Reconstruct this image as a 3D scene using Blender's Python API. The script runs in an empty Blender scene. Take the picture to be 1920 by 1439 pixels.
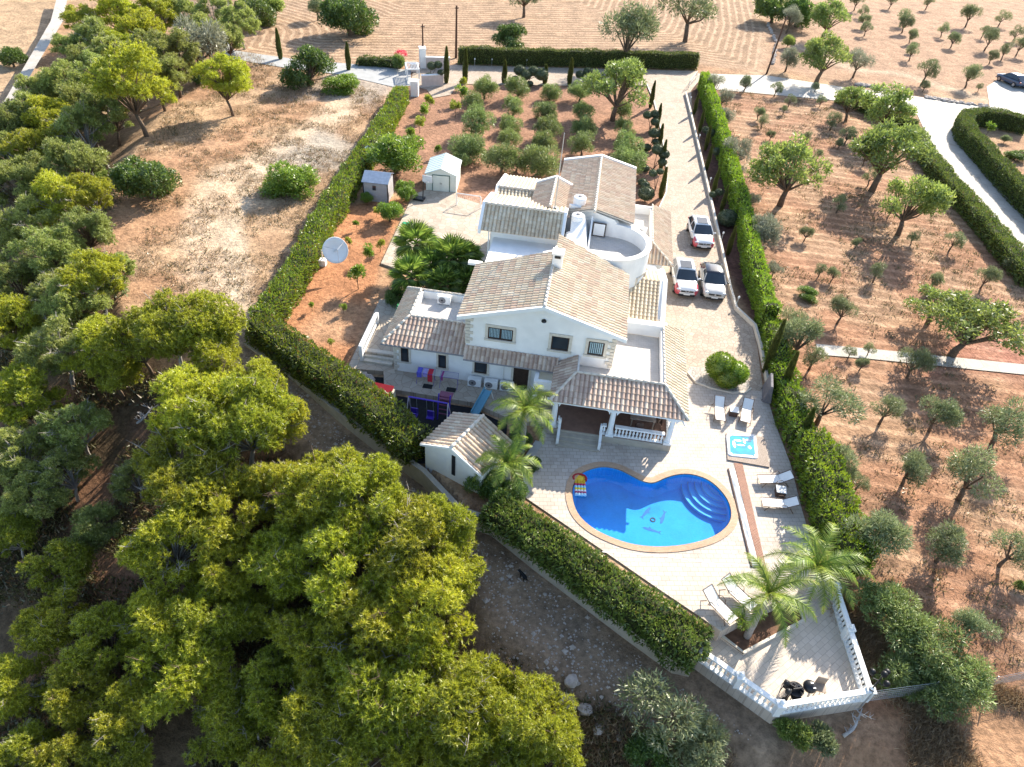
import bpy, bmesh, math, random
import numpy as np
from mathutils import Vector, Matrix
rad = math.radians
# ---------------------------------------------------------------- camera, sky, sun, exposure
FOC, CX, CY, CAMH = 1331.0, 960.0, 719.5, 30.0          # focal length in px of a 1920 px wide frame, camera height in m
_n = np.array([830.0 - CX, 2250.0 - CY, FOC]); _n /= np.linalg.norm(_n)   # direction straight down, seen by the camera
_f = np.array([0, 0, 1.0]) - _n * _n[2]; _f /= np.linalg.norm(_f)
_r = np.cross(_f, -_n); _r /= np.linalg.norm(_r)
if _r[0] < 0: _r = -_r
ROT = np.array([_r, _f, -_n])
scene = bpy.context.scene
cam_d = bpy.data.cameras.new('camera'); cam = bpy.data.objects.new('camera', cam_d); scene.collection.objects.link(cam)
cam_d.sensor_width = 36; cam_d.lens = FOC / 1920 * 36; cam_d.clip_start = 0.5; cam_d.clip_end = 3000
_m = Matrix(((ROT[0][0], -ROT[0][1], -ROT[0][2], 0), (ROT[1][0], -ROT[1][1], -ROT[1][2], 0), (ROT[2][0], -ROT[2][1], -ROT[2][2], CAMH), (0, 0, 0, 1)))
cam.matrix_world = _m
scene.camera = cam
SUN_AZ, SUN_EL = 32.5, 31.0
world = bpy.data.worlds.new('World'); scene.world = world; world.use_nodes = True
_nt = world.node_tree; _bg = _nt.nodes['Background']
_sky = _nt.nodes.new('ShaderNodeTexSky'); _sky.sky_type = 'NISHITA'; _sky.sun_disc = False
_sky.sun_elevation = rad(SUN_EL); _sky.sun_rotation = rad(SUN_AZ); _sky.air_density = 1.0; _sky.dust_density = 1.0
_nt.links.new(_sky.outputs[0], _bg.inputs[0]); _bg.inputs[1].default_value = 0.14
sun_d = bpy.data.lights.new('sun', 'SUN'); sun = bpy.data.objects.new('sun', sun_d); scene.collection.objects.link(sun)
sun_d.energy = 4.8; sun_d.angle = rad(0.5); sun_d.color = (1.0, 0.915, 0.785)
sun.rotation_euler = Vector((math.sin(rad(SUN_AZ)) * math.cos(rad(SUN_EL)), math.cos(rad(SUN_AZ)) * math.cos(rad(SUN_EL)), math.sin(rad(SUN_EL)))).to_track_quat('Z', 'Y').to_euler()
vs = scene.view_settings; vs.view_transform = 'Standard'; vs.look = 'None'; vs.gamma = 1; vs.exposure = 1.36
scene.cycles.max_bounces = 6; scene.cycles.diffuse_bounces = 3; scene.cycles.transparent_max_bounces = 8
# ---------------------------------------------------------------- helpers
def at(px, py, z=0.0):
    "point at height z that the photograph shows at pixel px, py"
    r = ROT @ np.array([px - CX, py - CY, FOC]); t = (z - CAMH) / r[2]
    return (float(r[0] * t), float(r[1] * t), float(z))
def pxm(p):
    "metres per photo pixel at a point"
    d = np.array([p[0], p[1], p[2] - CAMH]); c = ROT.T @ d
    return c[2] / FOC
_th = rad(-5.2); HU = (math.cos(_th), math.sin(_th)); HV = (-math.sin(_th), math.cos(_th)); HO = at(1252.7, 841, 0)
def hw(u, v, z=0.0): return (HO[0] + u * HU[0] + v * HV[0], HO[1] + u * HU[1] + v * HV[1], z)
col = scene.collection
def tag(o, label=None, cat=None, group=None, kind=None):
    if label: o['label'] = label
    if cat: o['category'] = cat
    if group: o['group'] = group
    if kind: o['kind'] = kind
    return o
def empty(name, loc=(0, 0, 0), rz=0.0, label=None, cat=None, group=None):
    o = bpy.data.objects.new(name, None); col.objects.link(o); o.location = loc; o.rotation_euler = (0, 0, rz)
    return tag(o, label, cat, group)
def link(name, me, parent=None):
    o = bpy.data.objects.new(name, me); col.objects.link(o)
    if parent is not None: o.parent = parent
    return o
def copy_tree(o, parent=None):
    c = o.copy(); col.objects.link(c)
    if parent is not None: c.parent = parent
    for ch in [x for x in bpy.data.objects if x.parent == o]: copy_tree(ch, c)
    return c
KIDS = {}
class MB:
    def __init__(s): s.v = []; s.f = []; s.m = []; s.cm = 0
    def add(s, vs_, fs):
        n = len(s.v); s.v += [tuple(p) for p in vs_]; s.f += [tuple(i + n for i in f) for f in fs]; s.m += [s.cm] * len(fs); return s
    def box(s, c, d, rz=0.0, M=None):
        x, y, z = d[0] / 2, d[1] / 2, d[2] / 2; ca, sa = math.cos(rz), math.sin(rz); vs_ = []
        for k in (-1, 1):
            for j in (-1, 1):
                for i in (-1, 1):
                    a, b = i * x, j * y; p = Vector((a * ca - b * sa, a * sa + b * ca, k * z))
                    if M: p = M @ p
                    vs_.append((p[0] + c[0], p[1] + c[1], p[2] + c[2]))
        return s.add(vs_, [(0, 2, 3, 1), (4, 5, 7, 6), (0, 1, 5, 4), (2, 6, 7, 3), (0, 4, 6, 2), (1, 3, 7, 5)])
    def prism(s, pts, z0, z1):
        n = len(pts); a = sum(pts[i][0] * pts[(i + 1) % n][1] - pts[(i + 1) % n][0] * pts[i][1] for i in range(n))
        if a < 0: pts = pts[::-1]
        g = lambda z, i: z[i] if hasattr(z, '__len__') else z
        return s.add([(p[0], p[1], z0) for p in pts] + [(p[0], p[1], z1) for p in pts], [tuple(range(n))[::-1], tuple(range(n, 2 * n))] + [(i, (i + 1) % n, n + (i + 1) % n, n + i) for i in range(n)])
    def slab(s, P3, t):
        "3D polygon thickened downwards by t"
        n = len(P3); a = sum(P3[i][0] * P3[(i + 1) % n][1] - P3[(i + 1) % n][0] * P3[i][1] for i in range(n))
        if a < 0: P3 = P3[::-1]
        return s.add([(p[0], p[1], p[2] - t) for p in P3] + list(P3), [tuple(range(n))[::-1], tuple(range(n, 2 * n))] + [(i, (i + 1) % n, n + (i + 1) % n, n + i) for i in range(n)])
    def wallpoly(s, P3, nrm, t):
        "vertical polygon extruded by t along horizontal nrm"
        n = len(P3)
        return s.add(list(P3) + [(p[0] + nrm[0] * t, p[1] + nrm[1] * t, p[2]) for p in P3], [tuple(range(n)), tuple(range(n, 2 * n))[::-1]] + [(i, n + i, n + (i + 1) % n, (i + 1) % n) for i in range(n)])
    def tube(s, pts, rs, n=8, cap=True):
        pts = [Vector(p) for p in pts]
        if not hasattr(rs, '__len__'): rs = [rs] * len(pts)
        vs_ = []; up = Vector((0.13, 0.29, 0.95))
        for i, p in enumerate(pts):
            d = (pts[min(i + 1, len(pts) - 1)] - pts[max(i - 1, 0)])
            if d.length < 1e-9: d = Vector((0, 0, 1))
            d.normalize(); u = up if abs(d.dot(up)) < 0.95 else Vector((1, 0, 0)); a = d.cross(u).normalized(); b = d.cross(a)
            for k in range(n):
                t = 2 * math.pi * k / n; vs_.append(p + (a * math.cos(t) + b * math.sin(t)) * rs[i])
        fs = [(i * n + k, i * n + (k + 1) % n, (i + 1) * n + (k + 1) % n, (i + 1) * n + k) for i in range(len(pts) - 1) for k in range(n)]
        if cap: fs += [tuple(range(n))[::-1], tuple(range((len(pts) - 1) * n, len(pts) * n))]
        return s.add(vs_, fs)
    def lathe(s, c, prof, n=12, cap=True):
        vs_ = [(c[0] + r * math.cos(2 * math.pi * k / n), c[1] + r * math.sin(2 * math.pi * k / n), c[2] + z) for r, z in prof for k in range(n)]
        fs = [(i * n + k, i * n + (k + 1) % n, (i + 1) * n + (k + 1) % n, (i + 1) * n + k) for i in range(len(prof) - 1) for k in range(n)]
        if cap: fs += [tuple(range(n))[::-1], tuple(range((len(prof) - 1) * n, len(prof) * n))]
        return s.add(vs_, fs)
    def ball(s, c, r, n=10, m=6, amp=0.0, seed=0):
        if not hasattr(r, '__len__'): r = (r, r, r)
        rn = random.Random(seed); vs_ = []
        for i in range(m + 1):
            ph = math.pi * i / m
            for k in range(n):
                t = 2 * math.pi * k / n; q = 1 + (rn.uniform(-amp, amp) if 0 < i < m else 0)
                vs_.append((c[0] + r[0] * q * math.sin(ph) * math.cos(t), c[1] + r[1] * q * math.sin(ph) * math.sin(t), c[2] - r[2] * q * math.cos(ph)))
        return s.add(vs_, [(i * n + k, i * n + (k + 1) % n, (i + 1) * n + (k + 1) % n, (i + 1) * n + k) for i in range(m) for k in range(n)])
    def mesh(s, name, mats, smooth=False):
        me = bpy.data.meshes.new(name); me.from_pydata(s.v, [], s.f)
        if not isinstance(mats, (list, tuple)): mats = [mats]
        for m in mats: me.materials.append(m)
        me.polygons.foreach_set('material_index', s.m); me.polygons.foreach_set('use_smooth', [smooth] * len(s.f)); me.update(); return me
    def build(s, name, mats, parent=None, smooth=False): return link(name, s.mesh(name, mats, smooth), parent)
def bevel(o, w=0.02, seg=2):
    m = o.modifiers.new('bevel', 'BEVEL'); m.width = w; m.segments = seg; m.limit_method = 'ANGLE'; return o
# ---- materials
def _new(name):
    m = bpy.data.materials.new(name); m.use_nodes = True; nt = m.node_tree
    return m, nt, nt.nodes['Principled BSDF']
def nd(nt, t, **k):
    n = nt.nodes.new(t)
    for a, b in k.items():
        if hasattr(n, a): setattr(n, a, b)
        else: n.inputs[a.replace('_', ' ')].default_value = b
    return n
def ramp(nt, src, stops):
    r = nt.nodes.new('ShaderNodeValToRGB'); e = r.color_ramp.elements
    while len(e) < len(stops): e.new(0.5)
    for i, (p, c) in enumerate(stops): e[i].position = p; e[i].color = (*c, 1) if len(c) == 3 else c
    nt.links.new(src, r.inputs[0]); return r
def mixc(nt, fac, a, b, mode='MIX'):
    m = nt.nodes.new('ShaderNodeMix'); m.data_type = 'RGBA'; m.blend_type = mode
    for i, x in ((0, fac), (6, a), (7, b)):
        if hasattr(x, 'links') or hasattr(x, 'is_linked'): nt.links.new(x, m.inputs[i])
        else: m.inputs[i].default_value = x if i == 0 or len(x) == 4 else (*x, 1)
    return m.outputs[2]
def mat(name, c, rough=0.6, var=0.12, scale=3.0, bump=0.0, bscale=20.0, metal=0.0, spec=0.3, coat=0.0, c2=None):
    m, nt, b = _new(name); tc = nd(nt, 'ShaderNodeTexCoord')
    n = nd(nt, 'ShaderNodeTexNoise'); n.inputs['Scale'].default_value = scale; n.inputs['Detail'].default_value = 6
    nt.links.new(tc.outputs['Object'], n.inputs['Vector'])
    lo = tuple(x * (1 - var) for x in c) if c2 is None else c2; hi = tuple(min(1, x * (1 + var)) for x in c)
    r = ramp(nt, n.outputs['Fac'], [(0.3, lo), (0.7, hi)]); nt.links.new(r.outputs[0], b.inputs['Base Color'])
    b.inputs['Roughness'].default_value = rough; b.inputs['Metallic'].default_value = metal; b.inputs['Specular IOR Level'].default_value = spec; b.inputs['Coat Weight'].default_value = coat
    if bump:
        n2 = nd(nt, 'ShaderNodeTexNoise'); n2.inputs['Scale'].default_value = bscale; n2.inputs['Detail'].default_value = 4; nt.links.new(tc.outputs['Object'], n2.inputs['Vector'])
        bp = nd(nt, 'ShaderNodeBump'); bp.inputs['Strength'].default_value = 0.8; bp.inputs['Distance'].default_value = bump
        nt.links.new(n2.outputs['Fac'], bp.inputs['Height']); nt.links.new(bp.outputs[0], b.inputs['Normal'])
    return m
def leafmat(name, c1, c2, trans=0.4, c3=None, p3=0.9, gloss=0.06):
    m, nt, b = _new(name); nt.nodes.remove(b); out = nt.nodes['Material Output']
    g = nd(nt, 'ShaderNodeNewGeometry'); oi = nd(nt, 'ShaderNodeObjectInfo')
    st = [(0.0, c1), (p3 if c3 else 1.0, c2)] + ([(1.0, c3)] if c3 else [])
    r = ramp(nt, g.outputs['Random Per Island'], st)
    hs = nd(nt, 'ShaderNodeHueSaturation'); mr = nd(nt, 'ShaderNodeMapRange'); mr.inputs[3].default_value = 0.485; mr.inputs[4].default_value = 0.508
    nt.links.new(oi.outputs['Random'], mr.inputs[0]); nt.links.new(mr.outputs[0], hs.inputs['Hue'])
    mv = nd(nt, 'ShaderNodeMapRange'); mv.inputs[3].default_value = 0.8; mv.inputs[4].default_value = 1.2
    ml = nd(nt, 'ShaderNodeMath', operation='FRACT'); mm = nd(nt, 'ShaderNodeMath', operation='MULTIPLY'); mm.inputs[1].default_value = 17.3
    nt.links.new(oi.outputs['Random'], mm.inputs[0]); nt.links.new(mm.outputs[0], ml.inputs[0]); nt.links.new(ml.outputs[0], mv.inputs[0]); nt.links.new(mv.outputs[0], hs.inputs['Value'])
    nt.links.new(r.outputs[0], hs.inputs['Color'])
    d = nd(nt, 'ShaderNodeBsdfDiffuse'); t = nd(nt, 'ShaderNodeBsdfTranslucent'); gl = nd(nt, 'ShaderNodeBsdfGlossy'); gl.inputs['Roughness'].default_value = 0.45
    nt.links.new(hs.outputs[0], d.inputs[0]); nt.links.new(hs.outputs[0], t.inputs[0])
    a = nd(nt, 'ShaderNodeMixShader'); a.inputs[0].default_value = trans; nt.links.new(d.outputs[0], a.inputs[1]); nt.links.new(t.outputs[0], a.inputs[2])
    a2 = nd(nt, 'ShaderNodeMixShader'); a2.inputs[0].default_value = gloss; nt.links.new(a.outputs[0], a2.inputs[1]); nt.links.new(gl.outputs[0], a2.inputs[2])
    nt.links.new(a2.outputs[0], out.inputs[0]); return m
def colattr_mat(name, rough=0.8, bump=0.04, s1=1.2, s2=9.0, lo=0.72, hi=1.25, furrow=False):
    m, nt, b = _new(name); tc = nd(nt, 'ShaderNodeTexCoord'); at_ = nd(nt, 'ShaderNodeAttribute', attribute_name='Col')
    def noise(s, d=6, rg=0.6):
        n = nd(nt, 'ShaderNodeTexNoise'); n.inputs['Scale'].default_value = s; n.inputs['Detail'].default_value = d; n.inputs['Roughness'].default_value = rg
        nt.links.new(tc.outputs['Object'], n.inputs['Vector']); return n.outputs['Fac']
    n1, n2 = noise(s1), noise(s2, 5, 0.75)
    r1 = ramp(nt, n1, [(0.3, (lo,) * 3), (0.7, (hi,) * 3)]); r2 = ramp(nt, n2, [(0.3, (lo * 0.85,) * 3), (0.62, (hi * 1.02,) * 3)])
    c = mixc(nt, 1.0, at_.outputs['Color'], r1.outputs[0], 'MULTIPLY'); c = mixc(nt, 1.0, c, r2.outputs[0], 'MULTIPLY')
    h = n2
    if furrow:
        fa = nd(nt, 'ShaderNodeAttribute', attribute_name='furrow'); sp = nd(nt, 'ShaderNodeSeparateColor'); nt.links.new(fa.outputs['Color'], sp.inputs[0])
        # red = distance coordinate (repeat 0..1 per 20 m), green = strength
        nz = nd(nt, 'ShaderNodeMath', operation='MULTIPLY'); nt.links.new(n1, nz.inputs[0]); nz.inputs[1].default_value = 0.9
        mu = nd(nt, 'ShaderNodeMath', operation='MULTIPLY_ADD'); nt.links.new(fa.outputs['Vector'], mu.inputs[0]) if False else nt.links.new(sp.outputs[0], mu.inputs[0]); mu.inputs[1].default_value = 1.0; nt.links.new(nz.outputs[0], mu.inputs[2])
        si = nd(nt, 'ShaderNodeMath', operation='SINE'); m3 = nd(nt, 'ShaderNodeMath', operation='MULTIPLY'); m3.inputs[1].default_value = 5.2; nt.links.new(mu.outputs[0], m3.inputs[0]); nt.links.new(m3.outputs[0], si.inputs[0])
        rr = ramp(nt, si.outputs[0], [(0.0, (0.72, 0.67, 0.62)), (0.9, (1.1, 1.1, 1.08))])
        c2 = mixc(nt, 1.0, c, rr.outputs[0], 'MULTIPLY'); c = mixc(nt, sp.outputs[1], c, c2)
    nt.links.new(c, b.inputs['Base Color']); b.inputs['Roughness'].default_value = rough; b.inputs['Specular IOR Level'].default_value = 0.15
    hs = noise(s2 * 0.45, 6, 0.7); ad = nd(nt, 'ShaderNodeMath', operation='ADD'); nt.links.new(h, ad.inputs[0]); nt.links.new(hs, ad.inputs[1])
    bp = nd(nt, 'ShaderNodeBump'); bp.inputs['Strength'].default_value = 1.0; bp.inputs['Distance'].default_value = bump
    nt.links.new(ad.outputs[0], bp.inputs['Height']); nt.links.new(bp.outputs[0], b.inputs['Normal']); return m
def pavemat(name, c1, c2, mortar, scale, kind='crazy', mw=0.05, bump=0.01, rot=0.0):
    m, nt, b = _new(name); tc = nd(nt, 'ShaderNodeTexCoord'); mp = nd(nt, 'ShaderNodeMapping'); mp.inputs['Rotation'].default_value = (0, 0, rot)
    nt.links.new(tc.outputs['Object'], mp.inputs[0])
    if kind == 'crazy':
        v = nd(nt, 'ShaderNodeTexVoronoi', voronoi_dimensions='2D'); v.inputs['Scale'].default_value = scale; nt.links.new(mp.outputs[0], v.inputs['Vector'])
        e = nd(nt, 'ShaderNodeTexVoronoi', voronoi_dimensions='2D', feature='DISTANCE_TO_EDGE'); e.inputs['Scale'].default_value = scale; nt.links.new(mp.outputs[0], e.inputs['Vector'])
        sp = nd(nt, 'ShaderNodeSeparateColor'); nt.links.new(v.outputs['Color'], sp.inputs[0])
        base = ramp(nt, sp.outputs[0], [(0, c1), (1, c2)]).outputs[0]; em = ramp(nt, e.outputs['Distance'], [(mw * 0.4, (0, 0, 0)), (mw, (1, 1, 1))]).outputs[0]
    else:
        v = nd(nt, 'ShaderNodeTexBrick'); v.inputs['Scale'].default_value = scale; v.inputs['Color1'].default_value = (*c1, 1); v.inputs['Color2'].default_value = (*c2, 1); v.inputs['Mortar'].default_value = (1, 1, 1, 1)
        v.inputs['Mortar Size'].default_value = mw; v.inputs['Brick Width'].default_value = 0.5; v.inputs['Row Height'].default_value = 0.34; v.inputs['Mortar Smooth'].default_value = 0.4; nt.links.new(mp.outputs[0], v.inputs['Vector'])
        base = v.outputs['Color']; em = ramp(nt, v.outputs['Fac'], [(0, (1, 1, 1)), (1, (0, 0, 0))]).outputs[0]
    c = mixc(nt, em, mortar, base)
    n = nd(nt, 'ShaderNodeTexNoise'); n.inputs['Scale'].default_value = 0.5; n.inputs['Detail'].default_value = 8; n.inputs['Roughness'].default_value = 0.7; nt.links.new(tc.outputs['Object'], n.inputs['Vector'])
    c = mixc(nt, 1.0, c, ramp(nt, n.outputs['Fac'], [(0.28, (0.72, 0.69, 0.66)), (0.45, (0.95, 0.94, 0.93)), (0.65, (1.08, 1.07, 1.06))]).outputs[0], 'MULTIPLY')
    nt.links.new(c, b.inputs['Base Color']); b.inputs['Roughness'].default_value = 0.75; b.inputs['Specular IOR Level'].default_value = 0.2
    bp = nd(nt, 'ShaderNodeBump'); bp.inputs['Strength'].default_value = 0.8; bp.inputs['Distance'].default_value = bump; nt.links.new(em, bp.inputs['Height']); nt.links.new(bp.outputs[0], b.inputs['Normal'])
    return m
M = {}
M['plaster'] = mat('plaster', (0.83, 0.81, 0.77), 0.8, 0.07, 1.1, 0.004, 30)
M['white'] = mat('white_paint', (0.82, 0.81, 0.78), 0.6, 0.04, 2)
M['trim'] = mat('pale_stone', (0.60, 0.54, 0.45), 0.8, 0.1, 6, 0.004, 20)
M['cap'] = mat('ridge_mortar', (0.62, 0.55, 0.46), 0.8, 0.12, 5, 0.01, 14)
M['terrfloor'] = pavemat('terrace_tiles', (0.55, 0.515, 0.47), (0.59, 0.55, 0.505), (0.44, 0.405, 0.36), 1.6, 'brick', 0.012)
M['beige'] = mat('beige_concrete', (0.42, 0.37, 0.30), 0.85, 0.12, 2.5, 0.008, 12)
M['concrete'] = mat('concrete', (0.40, 0.38, 0.35), 0.85, 0.15, 2.0, 0.01, 15)
M['dark'] = mat('dark_wood', (0.045, 0.028, 0.02), 0.45, 0.3, 8)
M['glass'] = mat('window_glass', (0.02, 0.03, 0.04), 0.08, 0.2, 1, spec=0.8)
M['curtain'] = mat('curtain', (0.30, 0.42, 0.46), 0.9, 0.3, 14)
M['black'] = mat('black_metal', (0.02, 0.02, 0.022), 0.45, 0.2, 6)
M['steel'] = mat('galvanised_steel', (0.45, 0.46, 0.47), 0.4, 0.1, 6, metal=0.6)
M['tank'] = mat('white_tank', (0.72, 0.73, 0.74), 0.35, 0.04, 2)
M['bark'] = mat('bark', (0.13, 0.09, 0.06), 0.9, 0.35, 9, 0.03, 14)
M['barkgrey'] = mat('grey_bark', (0.30, 0.27, 0.24), 0.9, 0.25, 9, 0.02, 14)
M['deadwood'] = mat('dead_wood', (0.42, 0.39, 0.36), 0.85, 0.2, 6)
M['pole'] = mat('brown_pole', (0.10, 0.05, 0.03), 0.8, 0.3, 5)
M['wood'] = mat('wood_planks', (0.30, 0.24, 0.19), 0.75, 0.2, 5)
M['soil'] = mat('red_brown_soil', (0.15, 0.08, 0.05), 0.95, 0.3, 4, 0.03, 9)
M['stone'] = mat('boulder', (0.42, 0.36, 0.31), 0.9, 0.25, 2.5, 0.05, 6)
M['fabric'] = mat('white_sling', (0.74, 0.73, 0.70), 0.8, 0.05, 5)
M['bronze'] = mat('bronze_frame', (0.12, 0.075, 0.05), 0.4, 0.2, 8, metal=0.4)
M['rattan'] = mat('dark_rattan', (0.10, 0.06, 0.045), 0.7, 0.3, 20, 0.01, 40)
M['grey'] = mat('grey_plastic', (0.22, 0.21, 0.21), 0.6, 0.1, 4)
M['red'] = mat('red_plastic', (0.35, 0.02, 0.025), 0.5, 0.1, 4)
M['purple'] = mat('purple_plastic', (0.06, 0.03, 0.32), 0.4, 0.1, 4)  # purple made darker to put the play corner's shade into the colour
M['teal'] = mat('teal_plastic', (0.12, 0.30, 0.40), 0.4, 0.1, 4)
M['rubber'] = mat('rubber', (0.02, 0.02, 0.02), 0.85, 0.2, 6)
# ---------------------------------------------------------------- terrain
def W2(L, z=0.0): return np.array([at(x, y, z)[:2] for x, y in L])
def inside(P, X, Y):
    r = np.zeros(X.shape, bool); n = len(P)
    for i in range(n):
        x1, y1 = P[i]; x2, y2 = P[(i + 1) % n]
        c = ((y1 > Y) != (y2 > Y)); xi = (x2 - x1) * (Y - y1) / ((y2 - y1) if y2 != y1 else 1e-9) + x1; r ^= c & (X < xi)
    return r
def dseg(P, X, Y, closed=True):
    d = np.full(X.shape, 1e9); n = len(P)
    for i in range(n if closed else n - 1):
        x1, y1 = P[i]; x2, y2 = P[(i + 1) % n]; dx, dy = x2 - x1, y2 - y1; l = dx * dx + dy * dy + 1e-9
        t = np.clip(((X - x1) * dx + (Y - y1) * dy) / l, 0, 1); d = np.minimum(d, np.hypot(X - x1 - t * dx, Y - y1 - t * dy))
    return d
def sdist(P, X, Y): d = dseg(P, X, Y); return np.where(inside(P, X, Y), -d, d)
def sstep(a, b, x): t = np.clip((x - a) / (b - a), 0, 1); return t * t * (3 - 2 * t)
def vnoise(X, Y, s, seed=0):
    X = np.asarray(X, float) * s; Y = np.asarray(Y, float) * s; xi = np.floor(X).astype(np.int64); yi = np.floor(Y).astype(np.int64); fx = X - xi; fy = Y - yi
    fx = fx * fx * (3 - 2 * fx); fy = fy * fy * (3 - 2 * fy)
    def h(a, b): v = np.sin(a * 127.1 + b * 311.7 + seed * 74.7) * 43758.5453; return v - np.floor(v)
    return (h(xi, yi) * (1 - fx) + h(xi + 1, yi) * fx) * (1 - fy) + (h(xi, yi + 1) * (1 - fx) + h(xi + 1, yi + 1) * fx) * fy
def fbm(X, Y, s, seed=0, o=4): return sum(vnoise(X, Y, s * 2 ** i, seed + i) * 0.5 ** i for i in range(o)) / sum(0.5 ** i for i in range(o))
UP = np.vstack([W2([(1640, 1350), (1455, 1365), (1350, 1300), (1180, 1275), (1050, 1225), (930, 1130), (870, 1030), (780, 950), (700, 870), (600, 830), (500, 760), (440, 690), (300, 620), (230, 580), (185, 490), (200, 410), (230, 310), (310, 200), (380, 160), (420, 80)]),
                [[-62, 150], [-130, 170], [-400, 300], [-400, 900], [900, 900], [900, -20], [24, 8]]])
WALL_PX = [(462, 645), (540, 700), (640, 775), (720, 832), (795, 884), (862, 955), (925, 977), (1010, 1042), (1090, 1098), (1175, 1158), (1275, 1226), (1306, 1232)]
PROP = np.vstack([W2([(765, 160), (655, 330), (560, 500), (470, 620)] + WALL_PX + [(1352, 1184), (1425, 1142), (1515, 1100), (1560, 1112), (1640, 1080)]), [[60, 40], [60, 400], [-20, 400]]])
def terr(X, Y):
    X = np.asarray(X, float); Y = np.asarray(Y, float); d = sdist(UP, X, Y); dp = sdist(PROP, X, Y)
    w = sstep(36, 27, Y) * (1 - sstep(15, 22, X)) * sstep(-16, -11, X); low = -1.05 * w - 0.9 * sstep(22, 15, Y) * sstep(15, 20, X) - 0.6 * sstep(24, 14, Y) * w
    z = np.where(dp > -0.35, low, 0.0)
    mx = 1.5 + 12.0 * (1 - sstep(45, 75, Y)); dd = np.maximum(d, 0)
    z = z - mx * (1 - np.exp(-dd * 0.60 / mx))
    rough = 0.35 * (fbm(X, Y, 0.22, 5) - 0.5) * sstep(0, 4, dd) + 0.10 * (fbm(X, Y, 0.6, 9) - 0.5) * sstep(0.3, 1.5, dp)
    return z - 0.05 + rough
_TX = np.arange(-170, 260, 0.8); _TY = np.arange(0, 380, 0.8); _TG = terr(*np.meshgrid(_TX, _TY))
def T(x, y):
    a = min(max((x + 170) / 0.8, 0), len(_TX) - 1.01); b = min(max(y / 0.8, 0), len(_TY) - 1.01); i, j = int(a), int(b); a -= i; b -= j
    return float((_TG[j, i] * (1 - a) + _TG[j, i + 1] * a) * (1 - b) + (_TG[j + 1, i] * (1 - a) + _TG[j + 1, i + 1] * a) * b)
def ground(px, py, dz=0.0):
    z = 0.0
    for _ in range(12):
        p = at(px, py, z + dz); z = 0.5 * z + 0.5 * T(p[0], p[1])
    return (p[0], p[1], z)
# --- grid, finer near the camera
rows = [-40, -10, 2, 6]; y = 8.0
while y < 700: rows.append(y); y += 0.30 + max(0, y - 25) * 0.0085
rows = np.array(rows); NC = 300; tt = np.linspace(-1, 1, NC)
GX = np.array([tt * (max(yy, 20) * 0.86 + 16) + max(yy, 0) * 0.02 for yy in rows]); GY = np.repeat(rows[:, None], NC, 1)
GZ = terr(GX, GY)
POOLPX0 = [(1072, 925), (1100, 882), (1160, 880), (1225, 905), (1300, 890), (1352, 920), (1371, 972), (1330, 1010), (1235, 1026), (1150, 1010), (1082, 962)]
GZ = np.where(sdist(W2(POOLPX0), GX, GY) < 0.6, -3.2, GZ)
# --- colour of the ground, zone by zone
C = np.zeros(GX.shape + (3,)); C[:] = (0.44, 0.275, 0.17)
def blend(c, w): global C; w = np.clip(w, 0, 1)[..., None]; C = C * (1 - w) + np.array(c) * w
wob = (fbm(GX, GY, 0.35, 3) - 0.5) * 2
blend((0.52, 0.38, 0.25), sstep(0.45, 0.6, fbm(GX, GY, 0.12, 21)) * 0.8)
blend((0.32, 0.19, 0.115), sstep(0.55, 0.75, fbm(GX, GY, 0.3, 31)) * 0.45)
def zone(px, c, soft=0.8, amp=1.0, st=1.0): blend(c, (1 - sstep(-soft, soft, sdist(W2(px), GX, GY) + wob * amp)) * st)
def stroke(px, w, c, soft=0.8, amp=1.0, st=1.0): blend(c, (1 - sstep(w - soft, w + soft, dseg(W2(px), GX, GY, False) + wob * amp)) * st)
FIELD = [(60, -60), (450, 60), (430, 95), (560, 118), (760, 118), (1310, 118), (1430, 138), (1440, 60), (1400, -80)]
zone(FIELD, (0.53, 0.39, 0.28), 1.5, 1.5)
zone([(-300, -40), (105, -20), (70, 70), (10, 190), (-200, 260)], (0.52, 0.38, 0.25))
zone([(1450, -60), (1440, 120), (1560, 160), (1990, 200), (2400, -60)], (0.48, 0.32, 0.22), 1.5, 1.5)
stroke([(1480, 80), (1600, 130), (1700, 140), (1850, 190)], 1.2, (0.55, 0.43, 0.32))
ORCH = [(1335, 165), (1550, 190), (1700, 205), (1745, 270), (1940, 500), (2100, 800), (2050, 1330), (1640, 1320), (1560, 1110), (1520, 1000), (1430, 600), (1390, 400)]
zone(ORCH, (0.45, 0.265, 0.175), 0.6, 0.5)
blend((0.52, 0.365, 0.25), (1 - sstep(-2, 0, sdist(W2(ORCH), GX, GY))) * sstep(0.42, 0.62, fbm(GX, GY, 0.25, 44)) * 0.75)
zone([(1750, 700), (1880, 560), (1990, 640), (1960, 700)], (0.42, 0.17, 0.15), 1.5, 1.5, 0.5)
zone([(720, 190), (780, 150), (860, 160), (1215, 160), (1255, 390), (1180, 400), (800, 372), (690, 350)], (0.37, 0.215, 0.145), 0.3, 0.1)
zone([(640, 385), (770, 368), (715, 495), (655, 690), (690, 740), (600, 700), (515, 630), (560, 520)], (0.47, 0.235, 0.125), 0.3, 0.1)
zone([(625, 560), (690, 570), (660, 650), (560, 640)], (0.50, 0.33, 0.21), 1, 1, 0.7)
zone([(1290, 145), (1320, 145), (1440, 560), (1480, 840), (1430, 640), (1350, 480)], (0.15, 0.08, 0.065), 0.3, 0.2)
stroke([(680, 160), (620, 220), (520, 290), (420, 330), (390, 420), (395, 500), (430, 610)], 2.0, (0.62, 0.49, 0.36), 1.2, 0.8)
stroke([(620, 260), (480, 330), (440, 420), (440, 560)], 0.8, (0.60, 0.50, 0.38), 0.8, 1)
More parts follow.
